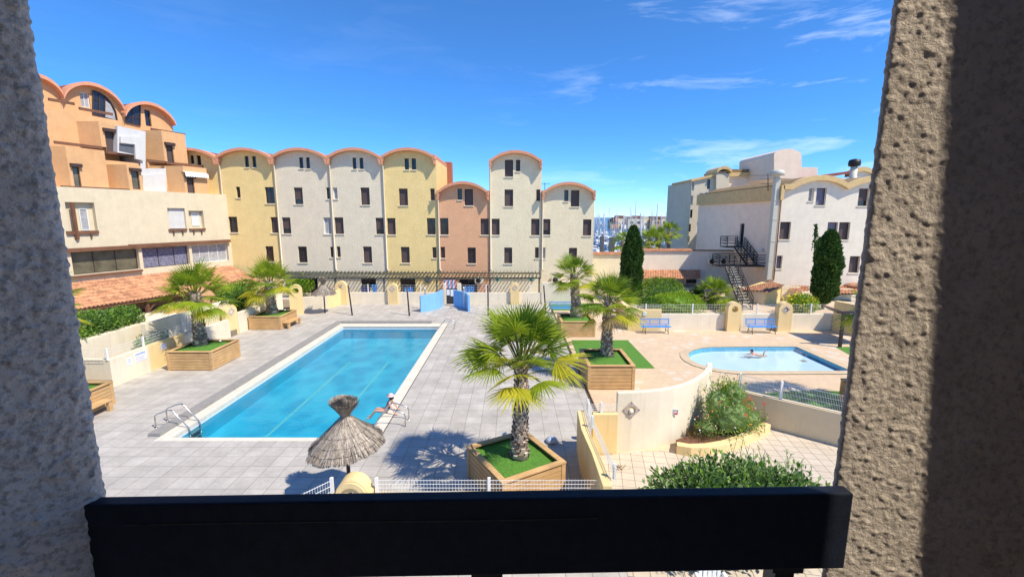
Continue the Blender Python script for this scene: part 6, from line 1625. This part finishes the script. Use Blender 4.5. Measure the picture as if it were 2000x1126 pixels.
# ------------------------------------------------------------------ benches, ladders, pool gear
def bench(p, label, rz=0.0):
    t = thing('park_bench', p, label, 'bench', 'blue metal benches', rz)
    w = .95
    mb = MB()
    for k in range(6): mb.box(-w, w, -.22 + k * .072, -.22 + k * .072 + .05, .43, .455)
    mb.build('seat', MT['bluebench'], t, local=True)
    mb = MB()
    mb.bar((-w, .30, .88), (w, .30, .88), .04, .05); mb.bar((-w, .24, .52), (w, .24, .52), .04, .04)
    for k in range(48): x = -w + .02 + (2 * w - .04) * k / 47; mb.bar((x, .24, .52), (x, .30, .88), .010, .006)
    for x in (-w * .98, -w * .33, w * .33, w * .98): mb.bar((x, .235, .5), (x, .295, .9), .05, .025)
    mb.build('backrest', MT['bluebench'], t, local=True)
    for x in (-w * .78, w * .78):
        mb = MB(); mb.tube([(x, -.2, .42), (x, -.24, .2), (x, -.3, 0)], .022, 8); mb.tube([(x, .16, .42), (x, .24, .2), (x, .32, 0)], .022, 8); mb.tube([(x, -.26, .16), (x, .25, .16)], .016, 6); mb.tube([(x, .16, .43), (x, .25, .52)], .022, 6)
        mb.build('leg', MT['blackmetal'], t, local=True)
    return t
q = G(1280, 650); bench((q.x, q.y, 0), 'blue metal bench in front of the yellow and cream wall joint, left of the two')
q = G(1487, 650); bench((q.x, q.y, 0), 'blue metal bench just left of the lamp pillar, right of the two')
q = G(1097, 614); bench((q.x, q.y + .3, 0), 'blue bench on the far lawn behind the near palm crown', 0)
def ladder(base, sgn, label):
    t = thing('pool_ladder', base, label, 'ladder', 'steel pool ladders')
    for dy in (-.27, .27):
        mb = MB(); mb.tube([(0, dy, 0), (0, dy, .40), (sgn * .03, dy, .47), (sgn * .1, dy, .52), (sgn * .5, dy, .66), (sgn * .60, dy, .67), (sgn * .68, dy, .62), (sgn * 1.16, dy, .02), (sgn * 1.21, dy, -.12), (sgn * 1.21, dy, -.8)], .021, 8)
        mb.build('handrail', MT['steel'], t, local=True)
        mb = MB(); mb.lathe([(.05, 0), (.05, .015), (.025, .02)], (0, dy, 0), 12, cap=True); mb.build('flange', MT['steel'], t, local=True)
    for z in (-.25, -.45, -.65): mb = MB(); mb.box(sgn * 1.21 - .05, sgn * 1.21 + .05, -.26, .26, z - .015, z + .015); mb.build('rung', MT['steel'], t, local=True)
    return t
q = G(306, 828); ladder((-11.69 - 1.14, q.y, 0), 1, 'steel pool ladder at the near left corner of the pool')
q = G(776, 825.5); ladder((-5.0 + 1.14, q.y, 0), -1, 'steel pool ladder beside the seated bather')
ladder((-5.0 + 1.14, 29.2, 0), -1, 'steel pool ladder at the far right corner of the pool')
# board on the left wall
sg = thing('notice_board', (-17.72, 20.1, .7), 'white pool rules board with blue heading on the low cream wall', 'sign')
mb = MB(); mb.box(-17.745, -17.735, 20.15, 20.85, .70, 1.15); mb.build('board', MT['paper'], sg)
mb = MB()
rg = random.Random(4)
for k in range(16): y0 = 20.2 + k * .037; mb.box(-17.734, -17.732, y0, y0 + rg.uniform(.018, .03), 1.04, 1.04 + rg.uniform(.05, .075))
for r in range(5): mb.box(-17.734, -17.732, 20.2, 20.2 + rg.uniform(.4, .58), .96 - r * .05, .972 - r * .05, 1)
mb.build('print', [MT['inkblue'], MT['inkgrey']], sg)
sg = thing('notice_board', (-17.72, 19.8, .7), 'small pale square notice left of the pool rules board', 'sign')
mb = MB(); mb.box(-17.745, -17.735, 19.72, 20.0, .72, 1.06); mb.build('board', MT['paper'], sg)
mb = MB()
for r in range(5): mb.box(-17.734, -17.732, 19.76, 19.76 + rg.uniform(.12, .2), 1.0 - r * .05, 1.012 - r * .05)
mb.build('print', [MT['inkgrey']], sg)
sg = thing('notice_board', (-17.72, 22, .7), 'small pale notice on the yellow wall section behind the left planter', 'sign')
mb = MB(); mb.box(-17.745, -17.735, 21.75, 22.1, .85, 1.15); mb.build('board', MT['paper'], sg)
mb = MB()
for r in range(4): mb.box(-17.734, -17.732, 21.8, 21.8 + rg.uniform(.15, .25), 1.08 - r * .06, 1.092 - r * .06)
mb.build('print', [MT['inkblue']], sg)
# timber shade by the right pillar
q = G(1640, 677.5); zt_ = DY(1645, 608, q.y).z
sh_ = thing('shade_frame', q, 'dark post and beam shade frame at the right edge, by the paddling pool', 'shade')
mb = MB(); mb.box(q.x - .07, q.x + .07, q.y - .07, q.y + .07, 0, zt_ - .1); mb.build('post', MT['polepaint'], sh_)
mb = MB(); mb.box(q.x - .35, q.x + 3.2, q.y - .06, q.y + .06, zt_ - .1, zt_ + .02); mb.build('beam', MT['polepaint'], sh_)
mb = MB(); mb.bar((q.x + .03, q.y, zt_ - .7), (q.x + .65, q.y, zt_ - .12), .07, .07); mb.build('brace', MT['polepaint'], sh_)
mb = MB(); mb.box(q.x + 3.0, q.x + 3.14, q.y - .07, q.y + .07, 0, zt_ - .1); mb.build('post', MT['polepaint'], sh_)
mb = MB(); n = 10
for k in range(n):
    f = lambda s: (q.x + .35 + 2.6 * s, zt_ - .12 - .55 * math.sin(math.pi * s) ** .8)
    (xa, za), (xb, zb_) = f(k / n), f((k + 1) / n); mb.face([(xa, q.y + .02, za), (xb, q.y + .02, zb_), (xb, q.y + 2.5, zb_ + .1), (xa, q.y + 2.5, za + .1)], 0, True)
mb.build('canvas', MT['glassgrey'], sh_, fix=False)
# leftover bits: pale blue float behind the near planter
q = G(1078, 866); mb = MB(); mb.lathe([(.02, 0), (.18, .02), (.21, .07), (.17, .14), (.08, .18), (.01, .185)], (q.x, q.y + .1, 0), 16)
tag(mb.build('pool_float', plain('pale_blue_float', (0.42, 0.50, 0.60), .5), loc=(q.x, q.y, 0)), 'pale blue rounded float on the tiles behind the near planter', 'float')
# white garden chair under the rail
cp = G(1396, 1120, .8); cx, cy = cp.x, cp.y
ch = thing('garden_chair', (cx, cy, 0), 'white plastic garden chair seen under the balcony rail on the right', 'chair')
mb = MB()
for k in range(5): mb.box(cx - .22 + k * .09, cx - .22 + k * .09 + .07, cy + .18, cy + .21, .45, .92)
mb.box(cx - .25, cx + .25, cy + .17, cy + .22, .88, .95); mb.build('backrest', MT['plasticw'], ch, bevel=.01)
mb = MB(); mb.box(cx - .25, cx + .25, cy - .25, cy + .2, .41, .45); mb.build('seat', MT['plasticw'], ch, bevel=.015)
for sx_ in (-1, 1):
    mb = MB(); mb.box(cx + sx_ * .27 - .03, cx + sx_ * .27 + .03, cy - .25, cy + .2, .64, .67); mb.build('armrest', MT['plasticw'], ch, bevel=.01)
    for sy_ in (-.22, .18): mb = MB(); mb.box(cx + sx_ * .26 - .025, cx + sx_ * .26 + .025, cy + sy_ - .025, cy + sy_ + .025, 0, .64); mb.build('leg', MT['plasticw'], ch)

# ------------------------------------------------------------------ people
def skin(name, nodes, edges, mat, parent, sub=2, root=0):
    me = bpy.data.meshes.new(name); me.from_pydata([n[0] for n in nodes], edges, [])
    o = bpy.data.objects.new(name, me); COL.objects.link(o)
    m = o.modifiers.new('skin', 'SKIN'); m.use_smooth_shade = True
    s = o.modifiers.new('sub', 'SUBSURF'); s.levels = sub; s.render_levels = sub
    sv = me.skin_vertices[0].data
    for i, n in enumerate(nodes):
        r = n[1]; sv[i].radius = r if isinstance(r, tuple) else (r, r); sv[i].use_root = (i == root)
    dg = bpy.context.evaluated_depsgraph_get()
    nm = bpy.data.meshes.new_from_object(o.evaluated_get(dg))
    o.modifiers.clear(); o.data = nm
    nm.materials.clear(); nm.materials.append(mat)
    nm.polygons.foreach_set('use_smooth', [True] * len(nm.polygons))
    o.parent = parent
    return o
def hand(nodes, edges, wrist, d, side):
    # palm, four fingers of different length and a thumb
    d = Vector(d).normalized(); s = Vector(side); s = (s - d * s.dot(d)).normalized(); w = Vector(nodes[wrist][0])
    i0 = len(nodes); nodes.append((tuple(w + d * .055), (.030, .016))); edges.append((wrist, i0))
    for k, l in enumerate((.062, .075, .070, .055)):
        b = w + d * .095 + s * (-.03 + .02 * k); i = len(nodes)
        nodes.append((tuple(b), .009)); nodes.append((tuple(b + d * l * .6 - Vector((0, 0, .008))), .0085)); nodes.append((tuple(b + d * l - Vector((0, 0, .022))), .007)); edges += [(i0, i), (i, i + 1), (i + 1, i + 2)]
    b = w + d * .03 - s * .035; i = len(nodes)
    nodes.append((tuple(b), .012)); nodes.append((tuple(b + d * .04 - s * .025), .009)); edges += [(wrist, i), (i, i + 1)]
q = G(770, 805.5)
WX, WY = -4.86, q.y
wm = thing('person', (WX, WY, .012), 'woman in black swimsuit and pale pink hat sitting on the pool edge, leaning back', 'person')
N_ = [((0, 0, .12), (.15, .12)), ((.07, 0, .28), (.135, .105)), ((.16, 0, .46), (.15, .10)), ((.23, 0, .585), .055), ((.235, 0, .67), .085), ((.205, 0, .755), .095)]
E_ = [(0, 1), (1, 2), (2, 3), (3, 4), (4, 5)]
for sg_ in (-1, 1):
    k = len(N_)
    N_ += [((-.06, sg_ * .1, .105), .095), ((-.28, sg_ * .11, .13), .075), ((-.48, sg_ * .12, .14), .058), ((-.62, sg_ * .12, -.05), .052), ((-.74, sg_ * .12, -.22), .036), ((-.86, sg_ * .13, -.24), (.038, .028)), ((-.93, sg_ * .13, -.25), (.03, .018))]
    E_ += [(0, k)] + [(k + i, k + i + 1) for i in range(6)]
    k = len(N_)
    N_ += [((.18, sg_ * .17, .51), .055), ((.27, sg_ * .22, .36), .043), ((.36, sg_ * .25, .23), .036), ((.42, sg_ * .25, .08), .025)]
    E_ += [(2, k), (k, k + 1), (k + 1, k + 2), (k + 2, k + 3)]
    hand(N_, E_, k + 3, (.7, .1 * sg_, -.15), (0, 1, 0))
skin('body', N_, E_, MT['skin'], wm, 2)
skin('swimsuit', [((-.015, 0, .10), (.168, .135)), ((.07, 0, .27), (.152, .122)), ((.145, 0, .43), (.165, .118)), ((.165, 0, .49), (.12, .09))], [(0, 1), (1, 2), (2, 3)], MT['swimblack'], wm, 2)
mb = MB()
for sg_ in (-1, 1): mb.tube([(.05, sg_ * .08, .46), (.12, sg_ * .1, .575), (.2, sg_ * .09, .60), (.27, sg_ * .07, .5)], .014, 6)
mb.build('strap', MT['swimblack'], wm, local=True)
mb = MB(); mb.lathe([(.185, -.015), (.19, .0), (.105, .02), (.10, .07), (.07, .1), (.01, .11)], (.215, 0, .80), 18); mb.build('hat', MT['hatpink'], wm, local=True)
mb = MB(); mb.lathe([(.104, -.10), (.112, -.03), (.104, .03)], (.225, 0, .755), 14); mb.v = [v for v in mb.v]; hr_ = mb.build('hair', MT['hair'], wm, local=True)
hr_.scale = (1, 1, 1); hr_.location = (.02, 0, -.0)
mb = MB(); mb.box(.088, .104, -.075, -.012, .745, .78); mb.box(.088, .104, .012, .075, .745, .78); mb.box(.09, .1, -.012, .012, .765, .775); mb.build('sunglasses', MT['blackmetal'], wm, local=True)
mb = MB(); mb.lathe([(.005, .02), (.016, .0), (.018, -.02), (.008, -.03)], (.10, 0, .725), 8); mb.build('nose', MT['skin'], wm, local=True)
mb = MB(); mb.box(.105, .115, -.025, .025, .69, .698); mb.build('mouth', MT['flowerR'], wm, local=True)
wm.scale = (.86, .86, .86)
q = G(1478, 692, -.05)
kid = thing('person', (q.x, q.y, -.06), 'dark haired child in a pink swimsuit swimming in the paddling pool with one foot raised', 'person')
N_ = [((.05, 0, .0), (.09, .075)), ((-.10, 0, .035), (.085, .07)), ((-.22, 0, .075), (.095, .07)), ((-.29, 0, .13), .04), ((-.32, 0, .19), .07), ((-.335, 0, .26), .082)]
E_ = [(0, 1), (1, 2), (2, 3), (3, 4), (4, 5)]
for sg_ in (-1, 1):
    k = len(N_)
    if sg_ < 0: N_ += [((.10, -.06, -.02), .06), ((.32, -.07, -.05), .045), ((.36, -.07, .16), .034), ((.42, -.07, .24), (.03, .022)), ((.48, -.07, .28), (.026, .014))]
    else: N_ += [((.10, .06, -.02), .06), ((.30, .07, -.06), .045), ((.55, .08, -.08), .034), ((.62, .08, -.09), (.03, .022)), ((.68, .08, -.1), (.026, .014))]
    E_ += [(0, k)] + [(k + i, k + i + 1) for i in range(4)]
    k = len(N_)
    N_ += [((-.24, sg_ * .11, .06), .036), ((-.36, sg_ * .15, -.01), .03), ((-.50, sg_ * .12, -.02), .023), ((-.58, sg_ * .11, -.02), .018)]
    E_ += [(2, k), (k, k + 1), (k + 1, k + 2), (k + 2, k + 3)]
    hand(N_, E_, k + 3, (-1, 0, .05), (0, 1, 0))
skin('body', N_, E_, MT['skin'], kid, 2)
skin('swimsuit', [((.05, 0, .005), (.1, .085)), ((-.10, 0, .04), (.096, .082)), ((-.20, 0, .075), (.102, .08))], [(0, 1), (1, 2)], MT['pinksuit'], kid, 2)
skin('hair', [((-.325, 0, .285), .092), ((-.29, 0, .24), .085), ((-.245, 0, .18), .05), ((-.21, 0, .13), .03)], [(0, 1), (1, 2), (2, 3)], MT['hair'], kid, 2)

# ------------------------------------------------------------------ our own balcony: rail, stuccoed walls, ceiling
def nearstucco(name, col, dcol):
    m, N, L, B = newmat(name)
    v = coords(N, L)
    c = ramp(N, L, noi(N, L, v, 75, 5, 0.65), [(0.34, dcol), (0.52, col)])
    c = mixrgb(N, L, c, ramp(N, L, noi(N, L, v, 9, 5, 0.7), [(0.3, (0.82,) * 3), (0.65, (1.05,) * 3)]), 1.0, 'MULTIPLY')
    L.new(c, B.inputs['Base Color']); B.inputs['Roughness'].default_value = 0.95; B.inputs['Specular IOR Level'].default_value = 0.1
    bump(N, L, noi(N, L, v, 110, 6, 0.7), B, 1.0, 0.01)
    return m
MT['nearL'] = nearstucco('balcony_stucco', (0.82, 0.78, 0.73), (0.42, 0.40, 0.375))
MT['nearR'] = nearstucco('balcony_stucco_warm', (0.74, 0.63, 0.515), (0.50, 0.42, 0.335))
MT['balconyin'] = plain('bounce_cut_lining', (0.24, 0.20, 0.16), 0.9, 0.2, 5)  # dark tone chosen to cut bounce light from unseen balcony surfaces
RZT = CAMH - 0.60
Lb, Rb_ = G(189, 968.6, RZT), G(1647, 946.5, RZT)
Lf, Rf = G(162, 986, RZT), G(1668, 963.5, RZT)
mf = G(1000, 974.5, RZT); zbt = DY(1000, 1123, mf.y).z
br = thing('balcony_railing', (0, mf.y, RZT - .3), 'wide black painted balcony rail board across the foreground', 'railing')
mb = MB()
A_ = Lf + (Lf - Rf).normalized() * .25; B_ = Lb + (Lb - Rb_).normalized() * .2
mb.hexa([Vector((p.x, p.y, z)) for z in (zbt, RZT) for p in (A_, Rf, Rb_, B_)])
mb.build('rail_board', MT['black'], br, bevel=.004)
dirr = (Rf - Lf).normalized()
sm_ = [Lf.lerp(Rf, k) + Vector((0, -.0005, -.048 + .002 * math.sin(k * 9))) for k in (.05, .2, .35, .5, .66)]
mb = MB()
for a, b in zip(sm_, sm_[1:]): mb.bar(a, b, .002, .0022)
mb.build('paint_seam', plain('worn_black_paint', (0.03, 0.03, 0.028), .6, .5, 40), br)
for u in (935, 1558):
    s = (u - 165) / (1668 - 165); c = Lf.lerp(Rf, s) + Vector((0, .02, 0))
    mb = MB(); mb.box(c.x - .022, c.x + .022, c.y - .0, c.y + .045, zbt - .75, zbt - .0); mb.build('post', MT['blackmetal'], br)
    mb = MB(); mb.box(c.x - .035, c.x + .035, c.y - .01, c.y + .05, zbt - .018, zbt - .0005); mb.build('bracket', MT['blackmetal'], br)
mb = MB(); mb.bar(Vector((A_.x, A_.y + .02, zbt - .75)), Vector((Rf.x, Rf.y + .02, zbt - .75)), .04, .04); mb.build('lower_rail', MT['blackmetal'], br)

by = thing('balcony', (0, 0, 5.9), 'rough stuccoed balcony opening the view is taken from, shaded wall left and sunlit pillar right', 'balcony')
def rough(name, path, z0, z1, res, amp, mat, parent, seed, flip=False):
    path = [Vector((p[0], p[1], 0)) for p in path]
    pts = []
    for a, b in zip(path, path[1:]):
        n = max(1, int((b - a).length / res)); pts += [a.lerp(b, k / n) for k in range(n)]
    pts.append(path[-1]); nz = int((z1 - z0) / res)
    nor = []
    for i, p in enumerate(pts):
        d = (pts[min(i + 2, len(pts) - 1)] - pts[max(i - 2, 0)]).normalized(); nn = Vector((d.y, -d.x, 0)); nor.append(-nn if flip else nn)
    o = Vector((seed * 3.1, 1.7, 0)); mb = MB(); prev = None
    for j in range(nz + 1):
        z = z0 + (z1 - z0) * j / nz; row = []
        for p, nn in zip(pts, nor):
            q = Vector((p.x, p.y, z)) + o
            h = noise.noise(q * 48) * .5 + noise.noise(q * 95) * .6
            h = 1.15 * (h if h > -.08 else -.06 + (h + .06) * .16) + .2 * noise.noise(q * 16)
            row.append(mb.vert(Vector((p.x, p.y, z)) + nn * amp * h))
        if prev:
            for k in range(len(row) - 1): mb.idx([prev[k], prev[k + 1], row[k + 1], row[k]], 0, True)
        prev = row
    return mb.build(name, mat, parent, fix=False)
EL = PLN(150, 423, Vector((0, Lb.y + .02, 0)), Vector((0, 1, 0))); EL.z = 0
dl = Vector((-.62, -1, 0)).normalized()
pl_ = [EL + dl * 1.0] + [EL + dl * .05] + [EL + dl * .05 * (1 - math.sin(a)) + Vector((-.045 * (1 - math.cos(a)), 0, 0)) for a in [math.pi / 2 * k / 5 for k in range(1, 6)]] + [EL + Vector((-.5, .02, 0))]
rough('left_wall', pl_, CAMH - 1.5, CAMH + 1.3, .0036, .0062, MT['nearL'], by, 1)
ER = PLN(1696, 423, Vector((0, Rb_.y + .012, 0)), Vector((0, 1, 0))); ER.z = 0
PN = Vector((-.12, -.99, 0)).normalized(); pd = Vector((-PN.y, PN.x, 0))
if pd.x < 0: pd = -pd
pr_ = [ER + pd * .8, ER + pd * .01] + [ER + pd * .01 * (1 - math.sin(a)) + Vector((.004 * (1 - math.cos(a)), .01 * (1 - math.cos(a)), 0)) for a in [math.pi / 2 * k / 4 for k in range(1, 5)]] + [ER + Vector((.36, .33, 0))]
rough('right_pillar', pr_, CAMH - 1.5, CAMH + 1.3, .0036, .0043, MT['nearR'], by, 2, flip=True)
mb = MB(); q0 = ER + pd * .85; q1 = ER + Vector((.05, .35, 0)); q2 = ER + pd * .06 + Vector((0, .05, 0))
for nm_, pp in (('pillar_core', [(q2.x + .03, q2.y - .02), (ER.x + .4, ER.y + .32), (q0.x + .1, ER.y + .32), (q0.x + .1, q0.y + .02)]),):
    mb.prism([(x, y, CAMH - 3) for x, y in pp], (0, 0, 7)); mb.build(nm_, MT['nearR'], by)
# unseen fin added outside the view; its edge shades the right part of the pillar
def onpil(u, v): return PLN(u, v, ER, PN)
SH = Vector((SUN.x, SUN.y, 0))
t0 = .55 / SUN.x
def finpt(u, v): p = onpil(u, v); return p + SUN * t0
f0, f1 = finpt(1802, 950), finpt(1856, 10)
dz = (f1 - f0) / (f1.z - f0.z)
fa = f0 + dz * (5.0 - f0.z); fb_ = f0 + dz * (12.0 - f0.z)
mb = MB(); mb.hexa([Vector((fa.x, fa.y, 5)), Vector((fa.x + .06, fa.y, 5)), Vector((fa.x + .06, fa.y + .9, 5)), Vector((fa.x, fa.y + .9, 5)), Vector((fb_.x, fb_.y, 12)), Vector((fb_.x + .06, fb_.y, 12)), Vector((fb_.x + .06, fb_.y + .9, 12)), Vector((fb_.x, fb_.y + .9, 12))])
mb.build('added_shade_fin', MT['nearR'], by)
mb = MB(); mb.box(-3, .72, -3, min(Lb.y, 1.0) - .02, 8.75, 9.0); mb.build('ceiling', MT['balconyin'], by)  # unseen; cut short on the right so sun reaches the pillar
mb = MB(); mb.box(-3, 1.15, -3.2, -2.6, 5.6, 8.74); mb.build('back_wall', MT['balconyin'], by)
mb = MB(); mb.box(-3, 1.15, -2.6, .55, 5.6, 5.9); mb.build('floor', MT['balconyin'], by)
mb = MB(); mb.box(1.15, 6, -1.0, .115, 3.5, 8.4); mb.build('facade_wall', MT['balconyin'], by)  # unseen; darkens the pillar, top kept low so sun clears it
mb = MB(); mb.box(1.16, 1.5, .125, .4, 3.5, 12); mb.box(1.16, 1.95, -.9, .12, 8.41, 12); mb.build('added_sky_blocker', MT['balconyin'], by)  # unseen boxes added to block sky light from the pillar's right part
mb = MB(); mb.box(-3.3, -3.01, -3.2, 1.1, 5.6, 8.74); mb.build('side_wall', MT['balconyin'], by)  # unseen; this and the next box close off light from the left
mb = MB(); mb.box(-3.0, EL.x - .55, EL.y + .0, EL.y + .25, 3.5, 9.0); mb.build('facade_wall', MT['balconyin'], by)
